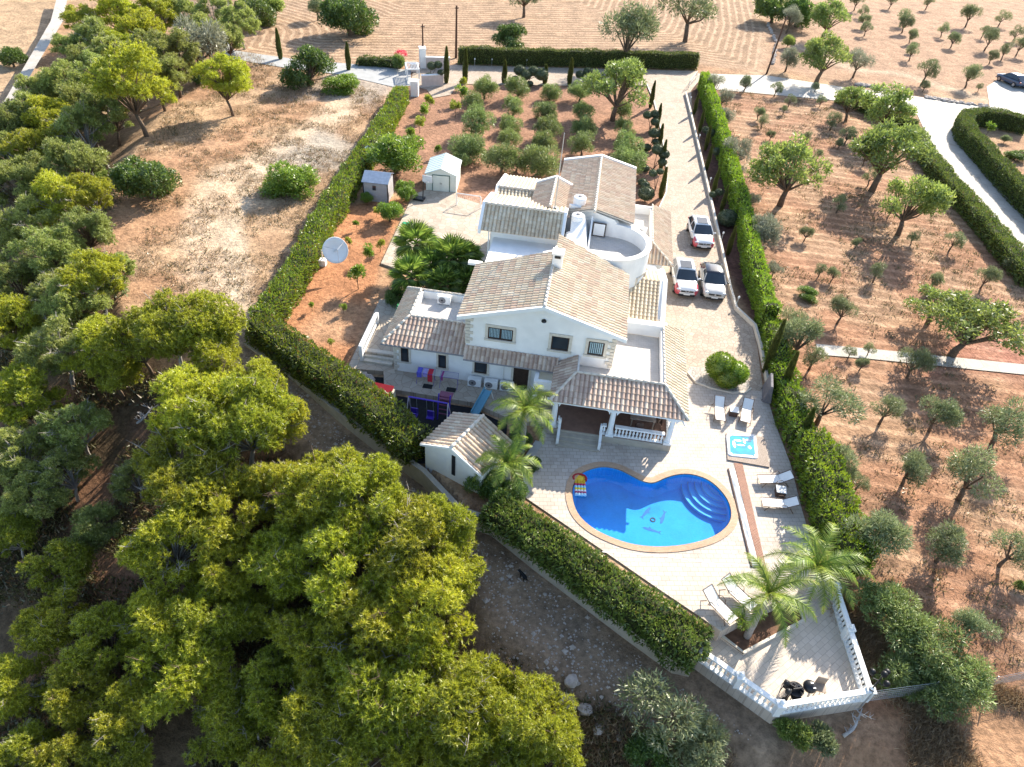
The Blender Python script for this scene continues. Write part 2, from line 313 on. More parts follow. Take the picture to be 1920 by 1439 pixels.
stroke([(700, 140), (560, 180), (480, 230), (350, 290)], 1.5, (0.50, 0.30, 0.19), 1.5, 1, 0.7)
zone([(500, 290), (600, 240), (655, 265), (665, 320), (560, 330)], (0.42, 0.39, 0.34), 1.5, 1.5, 0.9)
zone([(640, 130), (740, 150), (735, 175), (690, 205), (640, 180), (540, 190)], (0.44, 0.40, 0.36), 1.2, 1.2, 0.8)
dUP = sdist(UP, GX, GY); dPR = sdist(PROP, GX, GY)
near = sstep(42, 34, GY) * sstep(-0.2, 0.2, dPR) * (1 - sstep(16.5, 18, GX))
blend((0.33, 0.25, 0.18), near * 0.9)
blend((0.38, 0.31, 0.25), near * (1 - sstep(-3.5, -1.0, dUP)) * sstep(0.4, 0.65, fbm(GX, GY, 0.5, 61)) * 0.8)
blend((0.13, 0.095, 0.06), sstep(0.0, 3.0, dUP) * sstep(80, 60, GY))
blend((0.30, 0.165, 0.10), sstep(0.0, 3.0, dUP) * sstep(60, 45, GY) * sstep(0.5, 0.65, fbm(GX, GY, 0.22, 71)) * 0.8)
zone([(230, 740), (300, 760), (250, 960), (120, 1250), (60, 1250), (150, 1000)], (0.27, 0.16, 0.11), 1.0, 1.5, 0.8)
zone([(1640, 1345), (1720, 1240), (1920, 1290), (2100, 1300), (2100, 1500), (1500, 1500)], (0.40, 0.245, 0.15), 1.2, 2.0, 0.9)
dF = -sdist(W2(FIELD), GX, GY)
C = C * np.array([0.78, 0.73, 0.67]) * (1 - 0.14 * sstep(80, 110, GY))[..., None]; FUR = np.zeros(GX.shape + (4,)); FUR[..., 3] = 1; FUR[..., 0] = np.clip(dF, 0, 60) ; FUR[..., 1] = sstep(0, 2, dF) * 0.9
orm = sdist(W2(ORCH), GX, GY) < 0; FUR[..., 0] = np.where(orm, GY * 0.98 + GX * 0.1, FUR[..., 0]); FUR[..., 1] = np.where(orm, 0.75, FUR[..., 1])
nr = len(rows); idx = np.arange(nr * NC).reshape(nr, NC)
F = np.stack([idx[:-1, :-1], idx[:-1, 1:], idx[1:, 1:], idx[1:, :-1]], -1).reshape(-1, 4)
def fastmesh(name, V, F, mats, smooth=False, k=None):
    me = bpy.data.meshes.new(name); k = F.shape[1]; me.vertices.add(len(V)); me.vertices.foreach_set('co', np.ascontiguousarray(V, dtype=np.float32).ravel())
    me.loops.add(F.size); me.loops.foreach_set('vertex_index', np.ascontiguousarray(F, dtype=np.int32).ravel()); me.polygons.add(len(F)); me.polygons.foreach_set('loop_start', np.arange(0, F.size, k, dtype=np.int32))
    if not isinstance(mats, (list, tuple)): mats = [mats]
    for m in mats: me.materials.append(m)
    me.polygons.foreach_set('use_smooth', np.full(len(F), smooth)); me.update(calc_edges=True); me.validate(); return me
M['ground'] = colattr_mat('dry_earth_and_straw', 0.95, 0.12, 0.5, 3.0, 0.68, 1.27, True)
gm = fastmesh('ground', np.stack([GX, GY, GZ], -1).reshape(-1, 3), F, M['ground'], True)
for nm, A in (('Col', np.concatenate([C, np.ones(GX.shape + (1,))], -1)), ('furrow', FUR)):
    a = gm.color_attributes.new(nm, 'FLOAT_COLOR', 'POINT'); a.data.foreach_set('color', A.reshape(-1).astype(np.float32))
tag(link('ground', gm), kind='structure')
# --- flat sheets: roads, drive, terraces
def densify(L, k=6):
    "smooth a closed pixel outline"
    n = len(L); out = []
    for i in range(n):
        p0, p1, p2, p3 = (np.array(L[(i + j) % n], float) for j in (-1, 0, 1, 2))
        for s in range(k):
            t = s / k; out.append(tuple(0.5 * ((2 * p1) + (-p0 + p2) * t + (2 * p0 - 5 * p1 + 4 * p2 - p3) * t * t + (-p0 + 3 * p1 - 3 * p2 + p3) * t ** 3)))
    return out
def sheet(name, px, z, m, kind='structure', thick=None, raw=False, **k):
    P = px if raw else [at(x, y, z)[:2] for x, y in px]
    mb = MB()
    if thick: mb.prism(P, z - thick, z)
    else:
        a = sum(P[i][0] * P[(i + 1) % len(P)][1] - P[(i + 1) % len(P)][0] * P[i][1] for i in range(len(P)))
        mb.add([(p[0], p[1], z) for p in (P if a > 0 else P[::-1])], [tuple(range(len(P)))])
    o = mb.build(name, m); return tag(o, kind=kind, **k)
M['drive'] = pavemat('stamped_drive_stone', (0.43, 0.355, 0.28), (0.35, 0.28, 0.215), (0.26, 0.195, 0.145), 3.1, 'crazy', 0.06, 0.012)
M['deck'] = pavemat('pale_deck_stone', (0.52, 0.46, 0.395), (0.455, 0.39, 0.33), (0.33, 0.275, 0.22), 1.25, 'brick', 0.022, 0.006, rad(-5))
M['rough_pave'] = pavemat('crazy_paving', (0.47, 0.405, 0.325), (0.385, 0.32, 0.25), (0.28, 0.22, 0.165), 1.9, 'crazy', 0.035, 0.01)
M['road'] = pavemat('pale_road_concrete', (0.44, 0.41, 0.36), (0.38, 0.35, 0.31), (0.33, 0.30, 0.26), 0.9, 'crazy', 0.03, 0.005)
M['asphalt'] = mat('worn_grey_road', (0.34, 0.34, 0.33), 0.9, 0.12, 1.2, 0.01, 30)
sheet('lane', [(415, 62), (440, 95), (560, 112), (660, 120), (770, 132), (772, 160), (745, 165), (640, 140), (540, 128), (430, 110), (400, 75)], 0.0, M['asphalt'])
sheet('far_track', [(128, -10), (118, 40), (85, 95), (25, 195), (5, 195), (60, 100), (95, 40), (108, -10)], 0.0, M['road'])
sheet('road', [(1305, 138), (1440, 142), (1590, 165), (1640, 170), (1850, 200), (1960, 228), (1960, 240), (1830, 212), (1790, 235), (1786, 250), (1925, 400), (2020, 520), (2020, 640), (1900, 460), (1800, 340), (1745, 270), (1720, 215), (1560, 188), (1330, 167)], 0.004, M['road'])
sheet('side_yard', [(1850, 163), (1870, 150), (1990, 165), (1990, 232), (1856, 202)], 0.008, M['road'])
sheet('driveway', [(800, 168), (770, 160), (775, 130), (850, 122), (1308, 134), (1312, 150), (1296, 170), (1298, 220), (1312, 290), (1330, 350), (1348, 430), (1358, 500), (1374, 575), (1410, 612), (1420, 650), (1432, 740), (1288, 730), (1240, 640), (1190, 560), (1190, 395), (1236, 392), (1250, 360), (1250, 330), (1238, 240), (1225, 190), (1213, 160), (1130, 162), (880, 158), (858, 160), (845, 178), (812, 184)], 0.01, M['drive'])
DECKPX = [(1020, 800), (1290, 720), (1436, 735), (1452, 790), (1482, 870), (1502, 950), (1524, 1025), (1560, 1105), (1515, 1108), (1425, 1142), (1352, 1184), (1300, 1148), (1240, 1108), (1150, 1046), (1060, 984), (985, 933), (1003, 850)]
POOLPX = densify([(1072, 925), (1080, 897), (1100, 882), (1130, 875), (1160, 880), (1185, 892), (1205, 902), (1225, 905), (1250, 895), (1275, 889), (1300, 890), (1328, 900), (1352, 920), (1368, 945), (1371, 972), (1358, 993), (1330, 1010), (1285, 1022), (1235, 1026), (1190, 1022), (1150, 1010), (1110, 990), (1082, 962)], 5)
POOL = [at(x, y, 0.02)[:2] for x, y in POOLPX]
pc = np.mean(POOL, 0)
def offset(P, d):
    n = len(P); out = []
    a = sum(P[i][0] * P[(i + 1) % n][1] - P[(i + 1) % n][0] * P[i][1] for i in range(n)); sg = 1 if a > 0 else -1
    for i in range(n):
        t = np.array(P[(i + 1) % n]) - np.array(P[i - 1]); t = t / np.linalg.norm(t); out.append((P[i][0] + t[1] * d * sg, P[i][1] - t[0] * d * sg))
    return out
def ring(name, outer, inner, z, m, kind='structure', thick=0.0, parent=None):
    n = len(outer); mb = MB(); V = [(p[0], p[1], z) for p in outer] + [(p[0], p[1], z) for p in inner]
    fs = [(i, (i + 1) % n, n + (i + 1) % n, n + i) for i in range(n)]
    mb.add(V, fs)
    if thick:
        mb.add([(p[0], p[1], z) for p in inner] + [(p[0], p[1], z - thick) for p in inner], [(i, (i + 1) % n, n + (i + 1) % n, n + i) for i in range(n)])
        mb.add([(p[0], p[1], z) for p in outer] + [(p[0], p[1], z - 0.05) for p in outer], [(i, (i + 1) % n, n + (i + 1) % n, n + i) for i in range(n)])
    o = mb.build(name, m, parent); return tag(o, kind=kind) if kind else o
# deck with the pool cut out (fill between two loops)
def holed(name, outer, inner, z, m, skirt=1.2):
    bm = bmesh.new(); loops = []
    for L in (outer, inner):
        vs_ = [bm.verts.new((p[0], p[1], z)) for p in L]; es = [bm.edges.new((vs_[i], vs_[(i + 1) % len(vs_)])) for i in range(len(vs_))]; loops.append((vs_, es))
    bmesh.ops.triangle_fill(bm, use_beauty=True, use_dissolve=False, edges=loops[0][1] + loops[1][1])
    for f in bm.faces:
        if f.normal.z < 0: f.normal_flip()
    r = bmesh.ops.extrude_edge_only(bm, edges=loops[0][1]); 
    for v in [g for g in r['geom'] if isinstance(g, bmesh.types.BMVert)]: v.co.z -= skirt
    me = bpy.data.meshes.new(name); bm.to_mesh(me); bm.free(); me.materials.append(m); return tag(link(name, me), kind='structure')
holed('pool_deck', [at(x, y, 0.02)[:2] for x, y in DECKPX], offset(POOL, 0.02), 0.02, M['deck'])
# side court north of the palms, walkway round the left wing
sheet('side_court', [hw(u, v)[:2] for u, v in [(-22.1, 15.6), (-22.6, 27.6), (-21.6, 29.0), (-18.9, 29.4), (-18.7, 28.3), (-14.6, 26.8), (-13.0, 25.0), (-13.0, 16.5), (-14.5, 15.2), (-19, 14.6)]], 0.10, M['rough_pave'], thick=0.2, raw=True)
sheet('walkway', [hw(u, v)[:2] for u, v in [(-20.5, 2.6), (-18.2, 2.85), (-17.7, 1.3), (-12.1, 1.15), (-9.6, 0.2), (-7.4, 0.2), (-7.0, 3.2), (-17.4, 3.2), (-17.8, 10.4), (-20.7, 10.6)]], 0.30, M['rough_pave'], thick=1.3, raw=True)
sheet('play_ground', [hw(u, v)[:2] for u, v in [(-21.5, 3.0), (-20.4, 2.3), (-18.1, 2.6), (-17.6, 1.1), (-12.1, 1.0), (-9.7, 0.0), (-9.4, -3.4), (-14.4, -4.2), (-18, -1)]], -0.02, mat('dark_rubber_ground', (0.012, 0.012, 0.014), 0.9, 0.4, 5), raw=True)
sheet('path', [(1530, 645), (1640, 655), (1925, 684), (2050, 698), (2050, 720), (1925, 703), (1640, 674), (1535, 665)], 0.004, M['road'])
# ---------------------------------------------------------------- the villa, built in its own frame (u right, v away, z up)
def tilemat():
    m, nt, b = _new('clay_roof_tiles'); a = nd(nt, 'ShaderNodeAttribute', attribute_name='Col'); tc = nd(nt, 'ShaderNodeTexCoord')
    n = nd(nt, 'ShaderNodeTexNoise'); n.inputs['Scale'].default_value = 9; n.inputs['Detail'].default_value = 6; nt.links.new(tc.outputs['Object'], n.inputs['Vector'])
    c = mixc(nt, 1.0, a.outputs['Color'], ramp(nt, n.outputs['Fac'], [(0.3, (0.88, 0.87, 0.86)), (0.7, (1.08, 1.08, 1.08))]).outputs[0], 'MULTIPLY')
    n3 = nd(nt, 'ShaderNodeTexNoise'); n3.inputs['Scale'].default_value = 0.9; n3.inputs['Detail'].default_value = 5; nt.links.new(tc.outputs['Object'], n3.inputs['Vector'])
    c = mixc(nt, 1.0, c, ramp(nt, n3.outputs['Fac'], [(0.35, (0.92, 0.91, 0.90)), (0.7, (1.05, 1.05, 1.05))]).outputs[0], 'MULTIPLY')
    nt.links.new(c, b.inputs['Base Color']); b.inputs['Roughness'].default_value = 0.8; b.inputs['Specular IOR Level'].default_value = 0.2; return m
M['tiles'] = tilemat()
TC_CREAM = [(0.89, 0.78, 0.61), (0.86, 0.73, 0.56), (0.83, 0.69, 0.52), (0.90, 0.81, 0.66)]
TC_PINK = [(0.88, 0.71, 0.55), (0.84, 0.66, 0.51), (0.89, 0.76, 0.61), (0.80, 0.61, 0.48)]
TC_RED = [(0.78, 0.61, 0.51), (0.71, 0.54, 0.45), (0.88, 0.73, 0.62), (0.69, 0.52, 0.44)]
TC_MIX = TC_CREAM + TC_PINK
def tiles(name, P, parent, cols=TC_CREAM, pitch=0.27, row=0.40, seed=1, slab=0.10):
    "barrel tiles on the planar polygon P; its first edge is the eave"
    P = [Vector(p) for p in P]; rn = random.Random(seed); o = P[0]; e = (P[1] - P[0]).normalized(); n = e.cross(P[2] - P[0])
    if n.length < 1e-6: n = e.cross(P[-1] - P[0])
    n.normalize()
    if n.z < 0: n = -n
    s = n.cross(e)
    if s.z < 0: s = -s
    q = [((p - o).dot(e), (p - o).dot(s)) for p in P]
    x0, x1 = min(a for a, _ in q), max(a for a, _ in q); y0, y1 = min(b for _, b in q), max(b for _, b in q)
    bm = bmesh.new(); lay = bm.loops.layers.float_color.new('Col'); x0 -= 0.02; nx = int((x1 - x0) / pitch) + 2; ny = int((y1 - y0) / row) + 2
    prof = [(0.0, 0.0), (0.10, 0.035), (0.34, 0.062), (0.58, 0.035), (0.68, 0.0), (1.0, 0.0)]
    for j in range(ny):
        yb = y0 - 0.03 + j * row; 
        for i in range(nx):
            xb = x0 + i * pitch; c = rn.choice(cols); k = rn.uniform(0.62, 0.74); c = (c[0] * k, c[1] * k * 0.985, c[2] * k * 0.93, 1)
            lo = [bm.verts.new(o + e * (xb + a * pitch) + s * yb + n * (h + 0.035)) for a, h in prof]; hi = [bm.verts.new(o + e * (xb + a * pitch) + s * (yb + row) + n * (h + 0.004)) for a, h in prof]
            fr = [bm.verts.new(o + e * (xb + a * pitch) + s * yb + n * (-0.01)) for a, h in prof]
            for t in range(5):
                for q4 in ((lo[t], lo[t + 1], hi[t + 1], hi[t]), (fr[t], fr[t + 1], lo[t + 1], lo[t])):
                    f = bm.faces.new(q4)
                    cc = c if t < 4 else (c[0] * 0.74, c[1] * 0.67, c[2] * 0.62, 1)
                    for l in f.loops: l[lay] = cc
    cen = sum(P, Vector()) / len(P)
    for i in range(len(P)):
        a, b2 = P[i], P[(i + 1) % len(P)]; pn = (b2 - a).cross(n)
        if pn.length < 1e-6: continue
        pn.normalize()
        if pn.dot(cen - a) > 0: pn = -pn
        off = 0.06 if i == 0 else 0.0
        bmesh.ops.bisect_plane(bm, geom=bm.verts[:] + bm.edges[:] + bm.faces[:], plane_co=a + pn * off, plane_no=pn, clear_outer=True)
    # slab below
    for L in ([p - n * 0.02 for p in P], [p - n * slab for p in P]):
        vs_ = [bm.verts.new(p) for p in L]; f = bm.faces.new(vs_)
        for l in f.loops: l[lay] = (0.6, 0.56, 0.5, 1)
        if L[0] == P[0] - n * 0.02: top = vs_
    for i in range(len(P)):
        f = bm.faces.new((top[i], top[(i + 1) % len(P)], vs_[(i + 1) % len(P)], vs_[i]))
        for l in f.loops: l[lay] = (0.6, 0.56, 0.5, 1)
    me = bpy.data.meshes.new(name); bm.to_mesh(me); bm.free(); me.materials.append(M['tiles']); return link(name, me, parent)
def ridge(parent, pts, r=0.11, name='ridge_cap', m='cap', lift=0.05):
    mb = MB(); rn = random.Random(len(pts))
    for a, b in zip(pts[:-1], pts[1:]):
        a, b = Vector(a), Vector(b); L = (b - a).length; k = max(1, int(L / 0.4))
        for i in range(k):
            p, q = a.lerp(b, i / k), a.lerp(b, (i + 1) / k); mb.tube([p + Vector((0, 0, lift)), q + Vector((0, 0, lift))], [r, r * 0.8], 8)
    return mb.build(name, M[m], parent, True)
villa = empty('villa', HO, rad(-5.2), 'white two storey villa with pale tiled gable roofs and round roof terrace', 'house')
def part(name, mb, m, par=None): return mb.build(name, M[m] if isinstance(m, str) else m, par or villa)
w = MB()
w.prism([(-17.55, 3.1), (-12.95, 3.1), (-12.95, 8.3), (-17.55, 8.3)], -0.4, 2.66)
w.prism([(-17.3, 4.9), (-12.95, 4.9), (-12.95, 7.6), (-17.3, 7.6)], 2.6, 2.99)
w.prism([(-12.95, 3.1), (-4.0, 3.1), (-4.0, 7.0), (-3.2, 7.0), (-3.2, 12.0), (-3.0, 24.6), (-9.0, 24.6), (-9.0, 23.4), (-13.4, 23.4), (-13.4, 12.8), (-12.95, 8.3)], -0.4, 3.0)   # ground floor
w.prism([(-12.95, 3.1), (-3.98, 3.1), (-3.98, 11.5), (-4.1, 12.9), (-12.95, 12.9)], 3.0, 5.25)           # upper floor
w.wallpoly([(-12.95, 3.1, 5.25), (-3.98, 3.1, 5.25), (-8.4, 3.1, 6.62)], (0, 1), 0.3)
w.prism([(-13.2, 12.85), (-8.2, 12.85), (-8.2, 17.4), (-13.2, 17.4)], 3.0, 5.75)                         # tower
w.add([(-13.2, 13.0, 5.75), (-13.2, 17.3, 5.75), (-13.2, 14.0, 6.75), (-8.2, 13.0, 5.75), (-8.2, 17.3, 5.75), (-8.2, 14.0, 6.75)], [(0, 2, 1), (3, 4, 5), (0, 3, 5, 2), (1, 2, 5, 4)])
w.prism([(-13.35, 17.4), (-8.2, 17.4), (-8.2, 23.3), (-13.35, 23.3)], 3.0, 4.4)
w.prism([(-8.9, 15.6), (-3.5, 15.6), (-3.5, 24.3), (-8.9, 24.3)], 3.0, 6.05)
w.wallpoly([(-8.9, 24.3, 6.05), (-3.5, 24.3, 6.05), (-6.2, 24.3, 6.8)], (0, -1), 0.3)
w.prism([(-10.7, 14.6), (-8.2, 14.6), (-8.2, 19.6), (-10.7, 19.6)], 4.4, 6.2)
part('wall', w, 'plaster')
# ---- main gable roof
EZ, AZ = 5.42, 6.92
tiles('roof', [(-13.4, 2.72, EZ), (-13.4, 8.75, EZ), (-8.4, 9.1, AZ), (-8.4, 2.72, AZ)], villa, TC_MIX, seed=2)
tiles('roof', [(-3.5, 2.72, EZ), (-3.5, 9.95, EZ), (-8.4, 11.4, AZ), (-8.4, 2.72, AZ)], villa, TC_MIX, seed=3)
b = MB()
for (u0, z0), (u1, z1) in (((-13.45, EZ), (-8.4, AZ)), ((-8.4, AZ), (-3.45, EZ))): b.wallpoly([(u0, 2.66, z0 - 0.16), (u1, 2.66, z1 - 0.16), (u1, 2.66, z1 + 0.09), (u0, 2.66, z0 + 0.09)], (0, 1), 0.16)
part('barge_board', b, 'white'); b = MB(); b.box((-13.5, 8.85, 5.45), (0.9, 0.35, 0.18)); part('roof_kerb', b, 'white')
ridge(villa, [(-8.4, 2.72, AZ), (-8.4, 9.6, AZ)])
# ---- tower roof: a long tile slope to the front, a bright one behind
tiles('roof', [(-13.8, 12.28, 6.0), (-8.3, 12.28, 6.0), (-8.3, 13.9, 7.15), (-13.8, 13.9, 7.15)], villa, TC_CREAM, seed=4, row=0.3)
tiles('roof', [(-13.8, 17.6, 6.1), (-8.3, 17.6, 6.1), (-8.3, 13.9, 7.15), (-13.8, 13.9, 7.15)], villa, TC_CREAM, seed=5)
tiles('roof', [(-13.7, 17.7, 5.15), (-10.8, 17.7, 5.15), (-10.8, 19.4, 5.85), (-13.7, 19.4, 5.85)], villa, TC_CREAM, seed=6, row=0.3)
tiles('roof', [(-13.7, 23.9, 4.75), (-8.9, 23.9, 4.75), (-8.9, 19.4, 5.85), (-13.7, 19.4, 5.85)], villa, TC_CREAM, seed=7)
def rake(b, u, v0, z0, v1, z1, t=0.2, h0=0.22, h1=0.12): q = MB(); q.wallpoly([(u, v0, z0 - h0), (u, v1, z1 - h0), (u, v1, z1 + h1), (u, v0, z0 + h1)], (1, 0), t); part('barge_board', q, 'white')
rake(b, -13.98, 12.2, 5.95, 13.9, 7.15); rake(b, -13.98, 13.9, 7.15, 17.65, 6.1); rake(b, -8.3, 12.2, 5.95, 13.9, 7.15); rake(b, -8.3, 13.9, 7.15, 15.4, 6.72)
rake(b, -13.88, 17.7, 5.1, 19.4, 5.85); rake(b, -13.88, 19.4, 5.85, 23.95, 4.75)
ridge(villa, [(-13.8, 13.9, 7.15), (-8.3, 13.9, 7.15)], 0.10)
ridge(villa, [(-13.7, 19.4, 5.85), (-10.8, 19.4, 5.85)], 0.10)
# ---- small and large gables behind
tiles('roof', [(-10.8, 14.9, 6.35), (-10.8, 19.75, 6.35), (-9.4, 19.75, 6.98), (-9.4, 14.9, 6.98)], villa, TC_PINK, seed=8)
tiles('roof', [(-8.0, 14.9, 6.35), (-8.0, 19.75, 6.35), (-9.4, 19.75, 6.98), (-9.4, 14.9, 6.98)], villa, TC_PINK, seed=9)
ridge(villa, [(-9.4, 14.9, 6.98), (-9.4, 19.75, 6.98)])
tiles('roof', [(-9.15, 15.4, 6.28), (-9.15, 24.6, 6.28), (-6.25, 24.6, 7.0), (-6.25, 15.4, 7.0)], villa, TC_PINK, seed=10)
tiles('roof', [(-3.4, 15.4, 6.28), (-3.4, 24.6, 6.28), (-6.25, 24.6, 7.0), (-6.25, 15.4, 7.0)], villa, TC_PINK, seed=11)
ridge(villa, [(-6.25, 14.9, 7.0), (-6.25, 24.6, 7.0)])
for v, L in ((19.7, [(-10.85, 6.35), (-9.4, 6.98), (-7.95, 6.35)]), (24.55, [(-9.2, 6.28), (-6.25, 7.0), (-3.35, 6.28)])):
    b = MB()
    for (u0, z0), (u1, z1) in zip(L[:-1], L[1:]): b.wallpoly([(u0, v, z0 - 0.15), (u1, v, z1 - 0.15), (u1, v, z1 + 0.14), (u0, v, z0 + 0.14)], (0, 1), 0.24)
    part('barge_board', b, 'white')
# ---- round tower with the roof terrace
cu, cv, R0 = -4.75, 13.1, 2.6
arc = [(cu + R0 * math.cos(t), cv + R0 * math.sin(t)) for t in np.linspace(rad(-88), rad(88), 25)]
out_ = [(-8.0, 11.25)] + [(-4.9, 10.52)] + arc + [(-6.9, 16.1), (-8.1, 16.0)]
def inset(P, c, d): return [(p[0] + (c[0] - p[0]) * d / math.hypot(p[0] - c[0], p[1] - c[1]), p[1] + (c[1] - p[1]) * d / math.hypot(p[0] - c[0], p[1] - c[1])) for p in P]
inn = inset(out_, (cu - 1.2, cv), 0.28)
w = MB(); w.prism(out_, 3.0, 4.98); w.prism(arc + [(cu, cv)], -0.3, 3.0)
n = len(out_); zt = [6.0] * n; zt[-1] = 6.9; zt[-2] = 6.75; zt[-3] = 6.35
V = [(p[0], p[1], 4.98) for p in out_] + [(p[0], p[1], z) for p, z in zip(out_, zt)] + [(p[0], p[1], z) for p, z in zip(inn, zt)] + [(p[0], p[1], 4.98) for p in inn]
w.add(V, [(k * n + i, k * n + i + 1, (k + 1) * n + i + 1, (k + 1) * n + i) for k in range(3) for i in range(n - 1)] + [(0, n, 2 * n, 3 * n), (n - 1, 2 * n - 1, 3 * n - 1, 4 * n - 1)])
part('round_tower', w, 'plaster')
c = MB(); m2 = len(arc); oo = [(cu + (R0 + .05) * math.cos(t), cv + (R0 + .05) * math.sin(t)) for t in np.linspace(rad(-88), rad(88), 25)]; ii = inset(arc, (cu, cv), 0.33)
c.add([(p[0], p[1], 6.003) for p in oo] + [(p[0], p[1], 6.003) for p in ii] + [(p[0], p[1], 6.06) for p in oo] + [(p[0], p[1], 6.06) for p in ii], [f for i in range(m2 - 1) for f in ((2 * m2 + i, 2 * m2 + i + 1, 3 * m2 + i + 1, 3 * m2 + i), (i, i + 1, 2 * m2 + i + 1, 2 * m2 + i), (m2 + i + 1, m2 + i, 3 * m2 + i, 3 * m2 + i + 1))])
part('coping', c, 'white')
f = MB(); f.prism(inn[:-1] + [(-7.9, 15.2)], 4.982, 5.0); part('terrace_floor', f, 'terrfloor')
s = MB(); s.add([(-7.75, 11.7, 5.0), (-6.35, 11.7, 5.0), (-6.35, 15.0, 5.0), (-7.75, 15.0, 5.0), (-7.75, 11.7, 5.3), (-7.1, 11.7, 5.3), (-6.9, 15.0, 6.7), (-7.75, 15.0, 6.7)], [(0, 3, 2, 1), (0, 1, 5, 4), (1, 2, 6, 5), (2, 3, 7, 6), (0, 4, 7, 3), (4, 5, 6, 7)])
s.wallpoly([(-6.4, 12.4, 5.0), (-6.4, 15.3, 5.0), (-6.4, 15.3, 6.5)], (1, 0), 0.12)
part('sloping_stair_wall', s, 'white')
d = MB(); d.box((-5.75, 15.28, 5.55), (0.95, 0.06, 1.05), rad(-3)); dr = part('door', d, 'dark'); d = MB(); d.box((-5.75, 15.24, 5.56), (0.78, 0.05, 0.9), rad(-3)); d.build('panel', M['white'], dr)
def window(u, v, z, wd, h, face=(0, -1), panes=1, curtain=False, surround=0.17, name='window', door=False):
    rz = math.atan2(face[1], face[0]) + math.pi / 2
    def B(mb, du, out, dz, a, t, hh): mb.box((u + math.cos(rz) * du + face[0] * out, v + math.sin(rz) * du + face[1] * out, z + dz), (a, t, hh), rz)
    s_ = MB(); q = surround
    if q:
        B(s_, 0, 0.03, h / 2 + q / 2, wd + 2 * q, 0.10, q); B(s_, 0, 0.04, -h / 2 - q / 2, wd + 2 * q + 0.08, 0.14, q * 0.8)
        for sg in (-1, 1): B(s_, sg * (wd / 2 + q / 2), 0.03, 0, q, 0.10, h)
        root = part(name, s_, 'trim')
    else:
        root = None
    fr = MB()
    for sg in (-1, 1): B(fr, sg * (wd / 2 - 0.035), 0.02, 0, 0.07, 0.06, h)
    for sg in (-1, 1): B(fr, 0, 0.02, sg * (h / 2 - 0.035), wd - 0.14, 0.06, 0.07)
    for k in range(1, panes): B(fr, -wd / 2 + wd * k / panes, 0.025, 0, 0.10, 0.06, h - 0.14)
    if root is None: root = part(name, fr, 'dark')
    else: fr.build('frame', M['dark'], root)
    gl = MB(); B(gl, 0, 0.0, 0, wd - 0.14, 0.04, h - 0.14); gl.build('door_leaf' if door else 'pane', M['dark'] if door else M['glass'], root)
    if curtain:
        cu_ = MB(); 
        for k in range(panes):
            c0 = -wd / 2 + wd * (k + .5) / panes
            for j in range(7): B(cu_, c0 - wd / panes * 0.36 + j * wd / panes * 0.12, 0.024, 0, wd / panes * 0.07, 0.006, h - 0.2)
        cu_.build('curtain', M['curtain'], root)
    return root
F0 = 3.1
window(-10.85, F0, 4.38, 1.5, 0.85, panes=2, curtain=True); window(-7.25, F0, 4.3, 1.05, 1.0); window(-5.1, F0, 4.3, 0.95, 1.0, curtain=True)
window(-16.8, F0, 1.72, 0.5, 1.1, surround=0.12); window(-14.4, F0, 1.62, 0.5, 1.05, surround=0.12); window(-11.95, F0, 1.55, 0.8, 0.85, surround=0.12)
window(-9.4, F0, 1.35, 0.95, 2.0, door=True, name='door', surround=0.14)
window(-3.1, 13.9, 3.75, 0.5, 1.0, face=(0.95, -0.3)); window(-13.2, 14.6, 4.2, 0.6, 1.6, face=(-1, 0)); 
window(cu + 2.52 * math.cos(rad(-28)), cv + 2.52 * math.sin(rad(-28)), 3.7, 1.0, 1.1, face=(math.cos(rad(-28)), math.sin(rad(-28))))
window(cu + 2.52 * math.cos(rad(8)), cv + 2.52 * math.sin(rad(8)), 3.7, 0.9, 1.1, face=(math.cos(rad(8)), math.sin(rad(8))))
for u, v, z0, z1 in ((-12.95, F0, 3.35, 5.15), (-4.0, F0, 3.0, 5.2), (-17.5, F0, 0.35, 2.5)):
    qn = MB(); k = 0; z = z0
    while z < z1 - 0.1:
        a = 0.46 if k % 2 else 0.28; sg = 1 if u < -8 else -1
        a = a * (0.72 if u < -17 else 1); qn.box((u + sg * (a / 2 - 0.04), v - 0.02, z + 0.11), (a, 0.1, 0.2)); z += 0.24; k += 1
    part('quoin_stones', qn, 'trim')
lm = MB(); lm.lathe((-8.35, 3.02, 5.75), [(0.16, 0), (0.13, 0.1), (0.03, 0.16)], 10); part('wall_lamp', lm, 'black')
for q_, w_ in (((-10.55, 3.03, 0.35), (-10.55, 3.03, 2.5)), ((-13.28, 12.7, 3.0), (-13.28, 12.7, 5.8)), ((0.25, -0.25, 2.6), (0.45, -0.5, 2.45))): dp = MB(); dp.tube([q_, w_], 0.05, 6); part('downpipe', dp, 'white')
# ---- chimney
c = MB(); c.box((-8.15, 7.6, 7.0), (0.62, 0.62, 1.5)); c.box((-8.15, 7.6, 7.8), (0.74, 0.74, 0.1)); ch = part('chimney', c, 'white'); c = MB(); c.box((-8.15, 7.26, 7.6), (0.36, 0.06, 0.16)); c.build('flue_opening', M['black'], ch)
